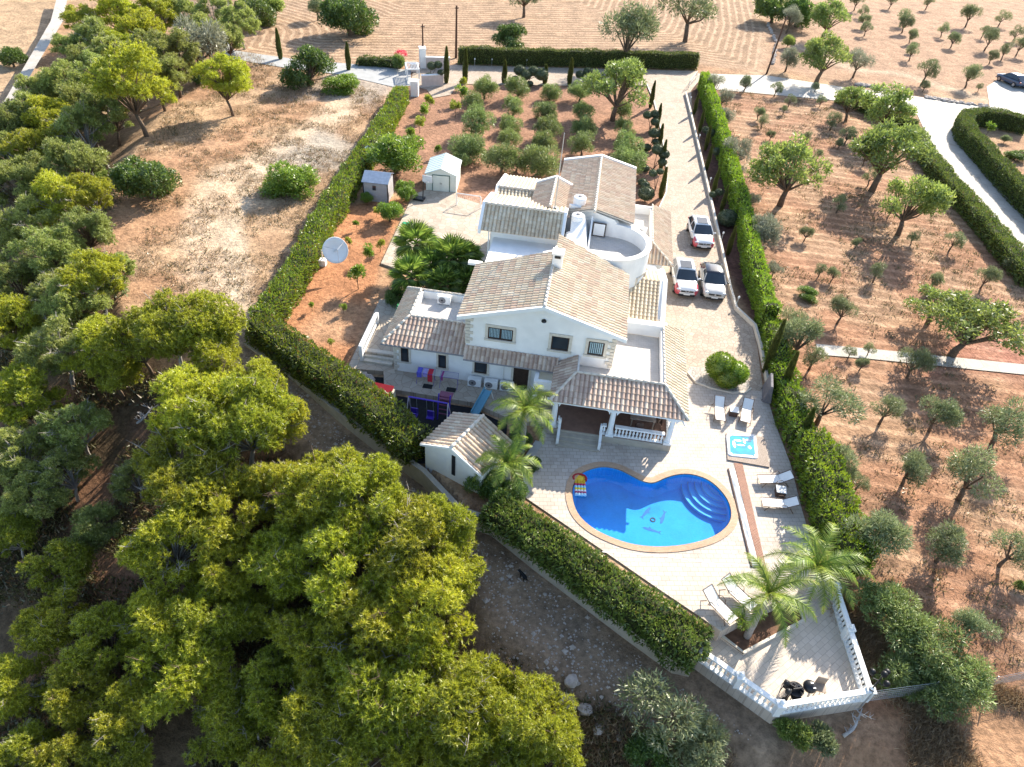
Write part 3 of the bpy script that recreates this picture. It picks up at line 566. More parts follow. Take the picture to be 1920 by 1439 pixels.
# ---- left wing: flat terrace inside a tile skirt with parapet
Z0, Z1 = 2.62, 3.55
tiles('roof', [(-18.15, 2.75, Z0), (-18.15, 9.1, Z0), (-16.85, 7.75, Z1), (-16.85, 4.75, Z1)], villa, TC_PINK, seed=12)
tiles('roof', [(-18.15, 2.75, Z0), (-7.5, 2.75, Z0), (-7.5, 3.08, Z0 + 0.16), (-13.0, 3.1, Z0 + 0.17), (-13.0, 4.75, Z1), (-16.85, 4.75, Z1)], villa, TC_RED, seed=13) if False else None
tiles('roof', [(-18.15, 2.75, Z0), (-12.95, 2.75, Z0), (-12.95, 4.75, Z1), (-16.85, 4.75, Z1)], villa, TC_RED, seed=13)
tiles('roof', [(-12.95, 2.4, Z0), (-7.2, 2.4, Z0), (-7.2, 3.09, Z0 + 0.55), (-12.95, 3.09, Z0 + 0.55)], villa, TC_RED, seed=14, row=0.36)
tiles('roof', [(-18.15, 9.1, Z0), (-12.9, 9.1, Z0), (-12.9, 7.75, Z1), (-16.85, 7.75, Z1)], villa, TC_RED, seed=15)
ridge(villa, [(-18.15, 2.75, Z0), (-16.85, 4.75, Z1), (-16.85, 7.75, Z1), (-18.15, 9.1, Z0)], 0.09)
ridge(villa, [(-16.85, 7.75, Z1), (-13.2, 7.75, Z1)], 0.07); ridge(villa, [(-16.85, 4.75, Z1 - .02), (-13.0, 4.75, Z1 - .02)], 0.07)
p = MB(); p.box((-16.75, 6.25, 3.2), (0.16, 3.0, 0.72)); p.box((-14.9, 7.67, 3.2), (3.8, 0.16, 0.72)); p.box((-14.9, 4.85, 3.1), (3.8, 0.16, 0.66)); part('parapet', p, 'plaster')
f = MB(); f.box((-14.8, 6.25, 3.02), (3.75, 2.7, 0.06)); part('terrace_floor', f, 'terrfloor')
g = MB(); g.tube([(-18.2, 2.68, Z0 - 0.02), (-12.95, 2.68, Z0 - 0.02)], 0.05, 6); g.tube([(-12.95, 2.33, Z0 - 0.02), (-7.3, 2.33, Z0 - 0.02)], 0.05, 6); part('gutter', g, 'grey')
# ---- right side: pool veranda and terraces
V0, V1 = 2.82, 3.6; IL, IR, IV = -6.05, -0.9, 1.45
tiles('roof', [(-7.35, -0.45, V0), (0.55, -0.45, V0), (IR, IV, V1), (IL, IV, V1)], villa, TC_RED, seed=16)
tiles('roof', [(0.55, -0.45, V0), (0.55, 8.3, V0), (IR, 7.5, V1), (IR, IV, V1)], villa, TC_CREAM, seed=17)
tiles('roof', [(-7.35, -0.45, V0), (-7.35, 3.08, V0), (IL, 3.08, V1), (IL, IV, V1)], villa, TC_RED, seed=18)
ridge(villa, [(-7.35, -0.45, V0), (IL, IV, V1), (IR, IV, V1), (0.55, -0.45, V0)], 0.09); ridge(villa, [(IR, IV, V1), (IR, 7.5, V1)], 0.07)
p = MB(); p.box((-0.98, 4.2, 3.28), (0.16, 5.6, 0.62)); p.box((-2.5, 7.05, 3.35), (3.2, 0.16, 0.85)); p.box((-3.5, 1.53, 3.24), (5.1, 0.16, 0.6)); p.box((-6.0, 2.3, 3.24), (0.16, 1.6, 0.6)); part('parapet', p, 'plaster')
f = MB(); f.prism([(-6.0, 1.5), (-0.95, 1.5), (-0.95, 7.0), (-4.0, 7.0), (-4.0, 3.05), (-6.0, 3.05)], 2.65, 2.87); part('terrace_floor', f, 'terrfloor')
e = MB(); e.box((-3.45, -0.16, 2.66), (7.6, 0.26, 0.24)); e.box((0.2, 3.4, 2.66), (0.26, 6.86, 0.24)); e.box((-7.15, 1.4, 2.66), (0.26, 3.1, 0.24)); part('beam', e, 'white')
w = MB(); w.box((-0.55, 4.8, 1.4), (1.0, 4.6, 2.8)); part('wall', w, 'plaster')
fl = MB(); fl.prism([(-7.25, -0.32), (0.05, -0.32), (0.05, 3.1), (-7.25, 3.1)], 0.0, 0.5); part('veranda_base', fl, 'beige'); fl = MB(); fl.box((-3.6, 1.39, 0.512), (7.1, 3.3, 0.02)); part('veranda_floor', fl, mat('red_brown_floor_tiles', (0.24, 0.14, 0.10), 0.6, 0.15, 3))
st = MB()
for k in range(3): st.box((-5.33, -0.32 - 0.3 * k - 0.15, (0.375 - 0.125 * k) / 2), (2.5, 0.3, 0.375 - 0.125 * k))
part('steps', st, 'beige')
def column(u, v, z0=0.5, z1=2.56, arch=True):
    mb = MB(); h = z1 - z0; mb.box((u, v, z0 + 0.08), (0.48, 0.48, 0.16)); mb.lathe((u, v, z0), [(0.21, 0.16), (0.22, 0.24), (0.17, 0.30), (0.165, h * 0.5), (0.15, h - 0.25), (0.19, h - 0.2), (0.2, h - 0.12)], 14, False); mb.box((u, v, z1 - 0.06), (0.46, 0.46, 0.12))
    if arch:
        for sg in (-1, 1): mb.wallpoly([(u + sg * 0.2, v - 0.12, z1), (u + sg * 0.2, v - 0.12, z1 - 0.42), (u + sg * 0.3, v - 0.12, z1 - 0.2), (u + sg * 0.55, v - 0.12, z1)], (0, 1), 0.22)
    return part('column', mb, 'white')
for u, v in ((-6.98, 0.0), (-3.6, -0.06), (-0.18, -0.06), (-0.1, 2.7)): column(u, v)
def baluster_mesh():
    mb = MB(); mb.box((0, 0, 0.03), (0.13, 0.13, 0.06)); mb.lathe((0, 0, 0), [(0.045, 0.06), (0.035, 0.12), (0.075, 0.26), (0.06, 0.36), (0.03, 0.46), (0.05, 0.53), (0.05, 0.56)], 8, False); mb.box((0, 0, 0.58), (0.12, 0.12, 0.05)); return mb.mesh('baluster', M['white'])
BAL = baluster_mesh()
def balustrade(parent, a, b, z, pitch=0.24, posts=True, sc=1.0, rail='white'):
    a, b = Vector((*a, z)), Vector((*b, z)); L = (b - a).length; d = (b - a) / L; rz = math.atan2(d.y, d.x); n = max(1, int(L / pitch))
    r = MB(); c = (a + b) / 2; r.box((c.x, c.y, z + 0.04), (L, 0.2, 0.08), rz); r.build('base_rail', M['white'], parent); r = MB(); r.box((c.x, c.y, z + 0.08 + 0.6 * sc + 0.05), (L, 0.24, 0.10), rz); r.build('top_rail', M['white'], parent)
    for i in range(n):
        p = a + d * (L * (i + 0.5) / n); o = link('baluster', BAL, parent); o.location = (p.x, p.y, z + 0.08); o.rotation_euler = (0, 0, rz); o.scale = (1, 1, sc)
balustrade(villa, (-3.35, -0.12), (-0.45, -0.12), 0.5, 0.2); balustrade(villa, (-4.05, -0.12), (-3.85, -0.12), 0.5, 0.2); balustrade(villa, (-6.72, -0.05), (-6.62, -0.05), 0.5, 0.1); balustrade(villa, (-0.12, 0.25), (-0.1, 2.4), 0.5, 0.22)
for u in (-6.58, -4.12):
    mb = MB(); mb.box((u, -0.5, 0.72), (0.16, 1.1, 0.1), M=Matrix.Rotation(rad(26), 3, 'X')); mb.box((u, -1.02, 0.3), (0.16, 0.16, 0.62)); mb.box((u, -0.1, 0.85), (0.16, 0.16, 0.75))
    for k in range(3): mb.box((u, -0.3 - k * 0.24, 0.45 - k * 0.1), (0.08, 0.08, 0.5))
    part('stair_rail', mb, 'white')
bw = MB(); bw.box((-4.0, 3.05, 1.5), (5.4, 0.04, 2.0)); part('veranda_doors', bw, 'dark')
# porch between door and veranda
pw = MB(); pw.box((-8.35, 2.2, 1.25), (0.25, 1.5, 2.4)); pw.box((-7.6, 1.5, 2.25), (1.3, 0.22, 0.6)); part('porch_wall', pw, 'plaster')
# mid roof, right of the round tower
tiles('roof', [(-3.15, 8.85, 2.85), (-1.15, 8.85, 2.85), (-1.15, 12.0, 4.0), (-3.15, 12.0, 4.0)], villa, TC_CREAM, seed=19, row=0.3)
tiles('roof', [(-2.6, 14.9, 3.1), (-1.15, 14.9, 3.1), (-1.15, 12.0, 4.0), (-2.6, 12.0, 4.0)], villa, TC_CREAM, seed=20)
w = MB(); w.wallpoly([(-1.15, 9.0, -0.1), (-1.15, 15.0, -0.1), (-1.15, 15.0, 3.15), (-1.15, 12.0, 4.1), (-1.15, 9.0, 2.9)], (1, 0), 0.35); w.box((-2.2, 9.1, 1.35), (2.0, 0.3, 2.7)); w.box((-2.2, 16.0, 1.3), (2.2, 2.2, 2.6)); part('wall', w, 'plaster')
rake(None, -0.95, 8.8, 2.85, 12.0, 4.02, 0.3); rake(None, -0.95, 12.0, 4.02, 15.0, 3.1, 0.3); b = MB(); b.box((-1.8, 8.3, 2.95), (2.6, 0.5, 0.16)); part('roof_kerb', b, 'white')
# upper court with parapet and skirt
tiles('roof', [(0.1, 16.5, 2.68), (0.1, 25.3, 2.68), (-1.55, 24.2, 3.65), (-1.55, 17.9, 3.65)], villa, TC_PINK, seed=21)
tiles('roof', [(-3.0, 16.5, 2.68), (0.1, 16.5, 2.68), (-1.55, 17.9, 3.65), (-3.0, 17.9, 3.65)], villa, TC_PINK, seed=22)
ridge(villa, [(0.1, 16.5, 2.68), (-1.55, 17.9, 3.65)], 0.08); ridge(villa, [(-1.55, 17.9, 3.65), (-1.55, 24.2, 3.65)], 0.06)
p = MB(); p.box((-1.63, 20.8, 3.3), (0.16, 5.9, 0.66)); p.box((-2.4, 23.6, 3.35), (1.6, 0.16, 0.8)); p.box((-2.4, 17.95, 3.3), (1.6, 0.16, 0.66)); part('parapet', p, 'plaster')
w = MB(); w.prism([(-3.1, 16.9), (-0.6, 16.9), (-0.6, 24.6), (-3.1, 24.6)], -0.1, 2.9); part('wall', w, 'plaster')
f = MB(); f.box((-2.35, 20.8, 3.0), (1.3, 5.5, 0.08)); part('terrace_floor', f, 'terrfloor')
# ---------------------------------------------------------------- pool, walls, patio
def boxthing(*a): pass
M['pooltile'] = pavemat('blue_pool_mosaic', (0.045, 0.34, 0.72), (0.035, 0.30, 0.68), (0.06, 0.39, 0.74), 6.0, 'brick', 0.02, 0.001)
M['poolpaint'] = mat('blue_pool_render', (0.04, 0.34, 0.72), 0.4, 0.06, 3)
n = len(POOL); PI_ = offset(POOL, -0.05); zb = -0.88; m_ = MB()
m_.add([(p[0], p[1], 0.0) for p in PI_] + [(p[0], p[1], zb + 0.25) for p in PI_] + [(p[0], p[1], zb) for p in offset(POOL, -0.35)] , [(k * n + i, (k + 1) * n + i, (k + 1) * n + (i + 1) % n, k * n + (i + 1) % n)[::-1] for k in range(2) for i in range(n)] + [tuple(range(2 * n, 3 * n))])
tag(m_.build('pool_basin', M['pooltile'], None), kind='structure')
M['coping'] = pavemat('coping_bricks', (0.48, 0.33, 0.22), (0.42, 0.28, 0.175), (0.33, 0.23, 0.155), 3.2, 'brick', 0.03, 0.006)
ring('pool_coping', offset(POOL, 0.36), offset(POOL, -0.02), 0.05, M['coping'], thick=0.2)
w, nt, b = _new('pool_water'); nt.nodes.remove(b); out = nt.nodes['Material Output']
tr = nd(nt, 'ShaderNodeBsdfTransparent'); tr.inputs[0].default_value = (0.62, 0.88, 0.98, 1); gl = nd(nt, 'ShaderNodeBsdfGlossy'); gl.inputs['Roughness'].default_value = 0.03; fr = nd(nt, 'ShaderNodeFresnel'); fr.inputs[0].default_value = 1.33
mx = nd(nt, 'ShaderNodeMixShader'); nz = nd(nt, 'ShaderNodeTexNoise'); nz.inputs['Scale'].default_value = 2.2; tcw = nd(nt, 'ShaderNodeTexCoord'); nt.links.new(tcw.outputs['Object'], nz.inputs['Vector']); bp = nd(nt, 'ShaderNodeBump'); bp.inputs['Distance'].default_value = 0.02; bp.inputs['Strength'].default_value = 0.4
nt.links.new(nz.outputs['Fac'], bp.inputs['Height']); nt.links.new(bp.outputs[0], gl.inputs['Normal']); nt.links.new(bp.outputs[0], fr.inputs['Normal']); geo = nd(nt, 'ShaderNodeNewGeometry'); inv = nd(nt, 'ShaderNodeMath', operation='SUBTRACT'); inv.inputs[0].default_value = 1.0; nt.links.new(geo.outputs['Backfacing'], inv.inputs[1]); mu_ = nd(nt, 'ShaderNodeMath', operation='MULTIPLY'); nt.links.new(fr.outputs[0], mu_.inputs[0]); nt.links.new(inv.outputs[0], mu_.inputs[1]); nt.links.new(mu_.outputs[0], mx.inputs[0]); nt.links.new(tr.outputs[0], mx.inputs[1]); nt.links.new(gl.outputs[0], mx.inputs[2]); nt.links.new(mx.outputs[0], out.inputs[0])
M['water'] = w
wm = MB(); a_ = sum(PI_[i][0] * PI_[(i + 1) % n][1] - PI_[(i + 1) % n][0] * PI_[i][1] for i in range(n)); Q_ = PI_ if a_ > 0 else PI_[::-1]; wm.add([(p[0], p[1], -0.1) for p in Q_], [tuple(range(n))]); tag(wm.build('water', M['water']), kind='structure')
# steps in the pool: quarter rings round the far right
sc_ = at(1352, 912, -0.3)[:2]; st = empty('pool_steps', (sc_[0], sc_[1], 0), 0, 'curved blue steps under the water at the right end of the pool', 'steps')
for k in range(5):
    r0 = 0.75 + 0.36 * k; A = [(r0 * math.cos(t), r0 * math.sin(t)) for t in np.linspace(rad(165), rad(305), 18)]; mb = MB(); keep = []
    for p in A: keep.append(p)
    mb.prism([(0.25, 0.1)] + keep, zb + 0.02, -0.24 - 0.12 * k); mb.build('step', M['poolpaint'], st)
    mb = MB(); mb.tube([(p[0], p[1], -0.235 - 0.12 * k) for p in A], 0.02, 5); mb.build('step_edge', M['teal'], st)
M['mosaic'] = mat('dark_blue_mosaic', (0.008, 0.10, 0.36), 0.5, 0.2, 5)
dl = [(0, 0.62), (0.10, 0.5), (0.16, 0.25), (0.30, 0.18), (0.18, 0.08), (0.15, -0.15), (0.08, -0.4), (0.18, -0.6), (0.0, -0.52), (-0.14, -0.6), (-0.02, -0.4), (-0.03, -0.1), (-0.05, 0.2), (-0.06, 0.45)]
for px, py, rz, lb in ((1209, 961, rad(-35), 'dark dolphin mosaic at the upper left of the pool floor'), (1245, 971, rad(160), 'dark dolphin mosaic at the right of the pool floor'), (1222, 996, rad(75), 'dark dolphin mosaic nearest the lower pool edge')):
    p = at(px, py, zb); mb = MB(); mb.add([(x * 0.85 + 0.16 * y * y, y * 0.85, 0.0) for x, y in dl], [tuple(range(len(dl)))[::-1]]); o = mb.build('dolphin_mosaic', M['mosaic']); o.location = (p[0], p[1], zb + 0.006); o.rotation_euler = (0, 0, rz); tag(o, lb, 'mosaic', 'dolphin mosaics on the pool floor')
p = at(1224, 975, zb); mb = MB(); mb.lathe((0, 0, 0), [(0.16, 0), (0.16, 0.02), (0.09, 0.02), (0.09, 0.0)], 16, False); o = mb.build('floor_drain', M['black']); o.location = (p[0], p[1], zb + 0.005); tag(o, 'round dark drain ring between the three dolphins', 'drain')
# inflatable mattress
fm = empty('inflatable_mattress', at(1087, 908, -0.08), rad(2), 'striped inflatable mattress floating at the left end of the pool', 'pool float')
bands = [((0.62, 0.40, 0.02), -0.05, 0.48), ((0.45, 0.02, 0.10), -0.2, -0.05), ((0.25, 0.6, 0.78), -0.35, -0.2), ((0.70, 0.60, 0.05), -0.5, -0.35), ((0.75, 0.75, 0.75), -0.62, -0.5), ((0.40, 0.02, 0.12), -0.74, -0.62), ((0.5, 0.7, 0.8), -0.86, -0.74)]
for i, (c, y0, y1) in enumerate(bands):
    mb = MB()
    for k in range(4): mb.tube([(-0.24 + 0.16 * k, y0, 0.05), (-0.24 + 0.16 * k, y1, 0.05)], 0.085, 8)
    mb.build('band', mat('float_colour_%d' % i, c, 0.35, 0.05, 3), fm, False)
mb = MB(); mb.tube([(0.36 * math.cos(t), 0.35 + 0.3 * math.sin(t), 0.07) for t in np.linspace(-0.5, math.pi + 0.5, 14)], 0.09, 8); mb.build('pillow_rim', M['red'], fm, True)
mb = MB(); mb.ball((0, 0.36, 0.04), (0.32, 0.28, 0.1), 14, 6); mb.build('pillow', mat('yellow_vinyl', (0.70, 0.45, 0.03), 0.35, 0.05, 3), fm, True)
# jacuzzi with timber surround
q = [at(x, y, 0.03)[:2] for x, y in ((1361, 815), (1416, 817), (1421, 863), (1364, 857))]; ja = empty('hot_tub', (q[0][0], q[0][1], 0.0), 0, 'square white sunken hot tub with turquoise water and timber surround', 'hot tub')
loc = lambda L: [(p[0] - q[0][0], p[1] - q[0][1]) for p in L]
wd = MB(); wd.prism(loc([at(x, y, 0.1)[:2] for x, y in ((1362, 812), (1433, 820), (1443, 876), (1364, 862))]), 0.021, 0.10); wd.build('timber_surround', pavemat('grey_decking', (0.36, 0.29, 0.24), (0.31, 0.25, 0.2), (0.15, 0.11, 0.09), 3.0, 'brick', 0.02, 0.005, rad(85)), ja)
lq = loc(q); cq = (sum(p[0] for p in lq) / 4, sum(p[1] for p in lq) / 4)
def rounded(P, r=0.25, k=5):
    out = []
    for i in range(len(P)):
        a, b_, c = (np.array(P[(i + j) % len(P)]) for j in (-1, 0, 1)); s_ = b_ + (a - b_) / np.linalg.norm(a - b_) * r; e_ = b_ + (c - b_) / np.linalg.norm(c - b_) * r
        for t in np.linspace(0, 1, k): out.append(tuple((1 - t) ** 2 * s_ + 2 * t * (1 - t) * b_ + t * t * e_))
    return out
RO = rounded(lq, 0.22); wob_ = lambda i: 0.80 + 0.05 * math.sin(i * 2.1); RI = [(cq[0] + (p[0] - cq[0]) * wob_(i), cq[1] + (p[1] - cq[1]) * wob_(i)) for i, p in enumerate(RO)]; RB = [(cq[0] + (p[0] - cq[0]) * 0.55, cq[1] + (p[1] - cq[1]) * 0.55) for p in RO]
k = len(RO); mb = MB(); mb.add([(*p, 0.02) for p in RO] + [(*p, 0.125) for p in RO] + [(*p, 0.125) for p in RI] + [(*p, -0.02) for p in RI], [(a * k + i, a * k + (i + 1) % k, (a + 1) * k + (i + 1) % k, (a + 1) * k + i) for a in range(3) for i in range(k)]); mb.build('tub_rim', M['white'], ja, True)
tw = MB(); tw.add([(*p, 0.11) for p in RI], [tuple(range(k))]); tub = mat('turquoise_water', (0.0, 0.24, 0.33), 0.05, 0.4, 2.0, spec=0.8, c2=(0.01, 0.15, 0.24)); tw.build('tub_water', tub, ja)
for fx, fy, rx, ry in ((-0.72, -0.1, 0.13, 0.4), (-0.35, -0.62, 0.3, 0.13), (0.25, -0.55, 0.12, 0.32), (0.7, 0.2, 0.14, 0.2), (-0.1, -0.05, 0.35, 0.1), (0.65, -0.72, 0.25, 0.12)):
    e1 = np.array(lq[1]) - np.array(lq[0]); e2 = np.array(lq[3]) - np.array(lq[0]); c_ = np.array(cq) + e1 * fx * 0.36 - e2 * fy * -0.36; mb = MB(); mb.ball((c_[0], c_[1], 0.085), (rx, ry, 0.04), 12, 6, 0.08, int(fx * 50) + 60); mb.build('seat', M['white'], ja, True)
# brick strip and pool cover pit
sheet('brick_strip', [(1376, 868), (1392, 869), (1441, 1084), (1429, 1086)], 0.04, pavemat('red_brick_paving', (0.27, 0.135, 0.09), (0.20, 0.10, 0.07), (0.42, 0.26, 0.18), 3.5, 'brick', 0.03, 0.006, rad(15)))
cp = empty('pool_cover', at(1364.6, 879.6, 0.03), 0, 'long grey rolled pool cover lying in its pit beside the red brick strip', 'pool cover')
A0, A1, B0, B1 = (np.array(at(x, y, 0.05)) - np.array(at(1364.6, 879.6, 0.03)) for x, y in ((1367, 880), (1411, 1063), (1377, 880), (1423, 1063)))
mb = MB(); rn = random.Random(4); NN = 30; V = []
for i in range(NN + 1):
    for j in range(5): p = A0 + (A1 - A0) * i / NN; q_ = B0 + (B1 - B0) * i / NN; r_ = p + (q_ - p) * j / 4; V.append((r_[0], r_[1], 0.03 + rn.uniform(0, 0.05)))
mb.add(V, [(i * 5 + j, i * 5 + j + 1, (i + 1) * 5 + j + 1, (i + 1) * 5 + j) for i in range(NN) for j in range(4)]); mb.build('cover_sheet', mat('grey_tarpaulin', (0.30, 0.33, 0.36), 0.35, 0.15, 4), cp, True)
mb = MB(); mb.tube([tuple(A0 - [0.05, 0, 0]), tuple(A1 - [0.05, 0, 0])], 0.05, 8); mb.build('rail', M['rattan'], cp)
sl = [at(x, y, 0.026) for x, y in ((1130, 1035), (1250, 1044), (1345, 1058), (1405, 1060))]
jl = [np.array(p[:2]) for p in sl]; jm = MB()
for a_, b_ in zip(jl[:-1], jl[1:]): d_ = b_ - a_; jm.box(((a_[0] + b_[0]) / 2, (a_[1] + b_[1]) / 2, 0.026), (float(np.hypot(*d_)) + 0.02, 0.05, 0.01), math.atan2(d_[1], d_[0]))
tag(jm.build('deck_joint', M['white']), kind='structure')
# ---- retaining wall along the track
def wallrun(name, pts, z0, z1, t, m, label, cat='wall', cap=None, parent=None):
    mb = MB()
    for (a, b_) in zip(pts[:-1], pts[1:]):
        a, b_ = np.array(a[:2]), np.array(b_[:2]); L = np.linalg.norm(b_ - a); c = (a + b_) / 2; mb.box((c[0], c[1], (z0 + z1) / 2), (L + t * 0.45, t, z1 - z0), math.atan2(b_[1] - a[1], b_[0] - a[0]))
    o = mb.build(name, m); tag(o, label, cat); return o
def wallmesh(pts, t, z0f, z1f):
    "continuous wall along pts; heights may vary"
    P = [np.array(p[:2]) for p in pts]; n = len(P); Lf, Rt = [], []
    for i in range(n):
        d = P[min(i + 1, n - 1)] - P[max(i - 1, 0)]; d = d / np.linalg.norm(d); nn = np.array([-d[1], d[0]]) * t / 2; Lf.append(P[i] + nn); Rt.append(P[i] - nn)
    z0 = [z0f(*p) if callable(z0f) else z0f for p in P]; z1 = [z1f(*p) if callable(z1f) else z1f for p in P]
    mb = MB(); mb.add([(*Lf[i], z0[i]) for i in range(n)] + [(*Lf[i], z1[i]) for i in range(n)] + [(*Rt[i], z1[i]) for i in range(n)] + [(*Rt[i], z0[i]) for i in range(n)],
        [(k * n + i, k * n + i + 1, ((k + 1) % 4) * n + i + 1, ((k + 1) % 4) * n + i)[::-1] for k in range(4) for i in range(n - 1)] + [(0, n, 2 * n, 3 * n), (3 * n - 1 + 1 - 1, 2 * n + n - 1, n + n - 1, n - 1)][:1] + [(n - 1, 4 * n - 1, 3 * n - 1, 2 * n - 1)])
    return mb
rw = wallmesh([at(x, y, 0) for x, y in WALL_PX], 0.3, lambda x, y: -2.6, 0.10); tag(rw.build('retaining_wall', M['beige']), 'long beige retaining wall holding up the garden above the dirt track', 'wall')
drive_px = [(1285, 178), (1292, 205), (1306, 265), (1322, 335), (1340, 415), (1352, 470), (1368, 545), (1379, 582), (1414, 615), (1424, 650), (1434, 700), (1438, 722)]
dw = wallmesh([at(x, y, 0) for x, y in drive_px], 0.18, -0.3, 0.35); tag(dw.build('garden_wall', M['trim']), 'low pale kerb wall along the right side of the driveway', 'wall')
# bed with round bush
bedpx = [(1289, 700), (1305, 719), (1334, 730), (1373, 738), (1398, 738), (1408, 730), (1402, 712), (1380, 697), (1320, 690), (1292, 688)]
M['gravel'] = mat('white_gravel', (0.38, 0.34, 0.30), 0.95, 0.5, 9, 0.05, 22)
sheet('gravel_bed', bedpx, 0.03, M['gravel']); cb = wallmesh([at(x, y, 0) for x, y in bedpx[:6]], 0.1, 0.0, 0.12); tag(cb.build('bed_kerb', M['trim']), 'curved stone kerb round the gravel bed of the clipped bush', 'kerb')
cbk = [(1213, 160), (1226, 190), (1238, 240), (1247, 290), (1251, 330), (1249, 362), (1236, 390)]; kb = wallmesh([at(x, y, 0) for x, y in cbk], 0.12, 0.0, 0.1); tag(kb.build('bed_kerb', M['trim']), 'low kerb between the olive garden and the driveway', 'kerb')
# ---- lower patio
PZ = -0.9; pb = lambda x, y: at(x, y, PZ)
patio = [(1303, 1238), (1453, 1343), (1625, 1316), (1560, 1110), (1480, 1090), (1340, 1170)]
sheet('patio', patio, PZ, pavemat('patio_stone', (0.60, 0.52, 0.44), (0.54, 0.46, 0.38), (0.42, 0.35, 0.29), 1.25, 'brick', 0.02, 0.006, rad(-40)), thick=1.9)
plx = [(1352, 1196), (1393, 1227), (1504, 1167), (1496, 1136), (1520, 1105), (1470, 1095), (1430, 1138)]
sheet('planter_soil', [(x, y) for x, y in plx], PZ + 0.12, M['soil']); kk = wallmesh([pb(x, y) for x, y in plx[:4]], 0.14, PZ, PZ + 0.2); tag(kk.build('planter_kerb', M['trim']), 'stone kerb of the palm planter on the lower patio', 'kerb')
BLp, BMp, BRp, BTp = (np.array(pb(*q_)) for q_ in ((1308, 1236), (1453, 1338), (1619, 1311), (1557, 1116)))
bal = empty('patio_balustrade', tuple(BMp), 0, 'white balustrade with turned balusters round the three outer sides of the lower patio', 'balustrade')
rel = lambda p: (float(p[0] - BMp[0]), float(p[1] - BMp[1]))
balustrade(bal, rel(BLp), rel(BMp), 0.0, 0.235, sc=1.12); balustrade(bal, rel(BMp), rel(BRp), 0.0, 0.235, sc=1.12); balustrade(bal, rel(BRp), rel(BTp), 0.0, 0.235, sc=1.12)
for p in (BLp, BMp, BRp, BTp, (BRp + BTp) / 2 + (BTp - BRp) * 0.06, (BLp + BMp) / 2):
    mb = MB(); x, y = rel(p); mb.box((x, y, 0.42), (0.3, 0.3, 0.86)); mb.box((x, y, 0.9), (0.38, 0.38, 0.1)); mb.ball((x, y, 1.03), 0.11, 8, 6); mb.build('post', M['white'], bal)
# chain link fence piece at the far right
fp = [at(x, y, -0.8) for x, y in ((1622, 1316), (1740, 1300), (1850, 1290), (1935, 1272))]; fe = empty('wire_fence', fp[0], 0, 'grey wire fence running right from the patio corner', 'fence')
wr = MB()
for a_, b_ in zip(fp[:-1], fp[1:]):
    a_, b_ = np.array(a_) - fp[0], np.array(b_) - fp[0]
    for z in np.linspace(0.05, 1.0, 6): wr.tube([(a_[0], a_[1], z), (b_[0], b_[1], z)], 0.008, 4, False)
    for s_ in np.linspace(0, 1, 34): p = a_ + (b_ - a_) * s_; wr.tube([(p[0], p[1], 0.05), (p[0] + 0.25, p[1], 1.0)], 0.007, 3, False)
wr.build('wire_mesh', M['steel'], fe)
for p in fp: mb = MB(); mb.tube([(p[0] - fp[0][0], p[1] - fp[0][1], -0.8), (p[0] - fp[0][0], p[1] - fp[0][1], 1.1)], 0.03, 6); mb.build('post', M['steel'], fe)
# ---------------------------------------------------------------- pool house
phd = rad(-5.2) - math.atan2(0.405, 0.914); F0_ = hw(-13.75, -4.2, 0); ph = empty('pool_house', F0_, phd, 'small white pool house with a red tiled gable roof beside the hedge', 'outbuilding')
Wp, Lp = 3.7, 2.75; mb = MB(); mb.prism([(0, 0), (Wp, 0), (Wp, Lp), (0, Lp)], -1.5, 1.72); mb.wallpoly([(0, 0, 1.72), (Wp, 0, 1.72), (Wp / 2, 0, 2.52)], (0, 1), 0.2); mb.wallpoly([(0, Lp - 0.2, 1.72), (Wp, Lp - 0.2, 1.72), (Wp / 2, Lp - 0.2, 2.52)], (0, 1), 0.2); mb.build('wall', M['plaster'], ph)
tiles('roof', [(-0.15, -0.15, 1.70), (-0.15, Lp + 0.2, 1.70), (Wp / 2, Lp + 0.2, 2.6), (Wp / 2, -0.15, 2.6)], ph, TC_PINK, seed=31); tiles('roof', [(Wp + 0.15, -0.15, 1.70), (Wp + 0.15, Lp + 0.2, 1.70), (Wp / 2, Lp + 0.2, 2.6), (Wp / 2, -0.15, 2.6)], ph, TC_PINK, seed=32)
ridge(ph, [(Wp / 2, -0.15, 2.6), (Wp / 2, Lp + 0.2, 2.6)], 0.11)
mb = MB(); mb.box((Wp / 2 + 0.1, -0.02, 1.2), (0.22, 0.06, 1.5)); mb.build('slit_window', M['black'], ph); mb = MB(); mb.box((Wp / 2, -0.18, -1.2), (Wp + 0.3, 0.36, 0.9)); mb.build('plinth', M['beige'], ph)
for sg in (0, 1):
    mb = MB(); mb.wallpoly([(-0.2 + sg * (Wp / 2 + 0.2), -0.2, 1.58 + sg * 0.95), (Wp / 2 + sg * (Wp / 2 + 0.2), -0.2, 2.53 - sg * 0.95), (Wp / 2 + sg * (Wp / 2 + 0.2), -0.2, 2.68 - sg * 0.95), (-0.2 + sg * (Wp / 2 + 0.2), -0.2, 1.73 + sg * 0.95)], (0, 1), 0.1); mb.build('barge_board', M['white'], ph)
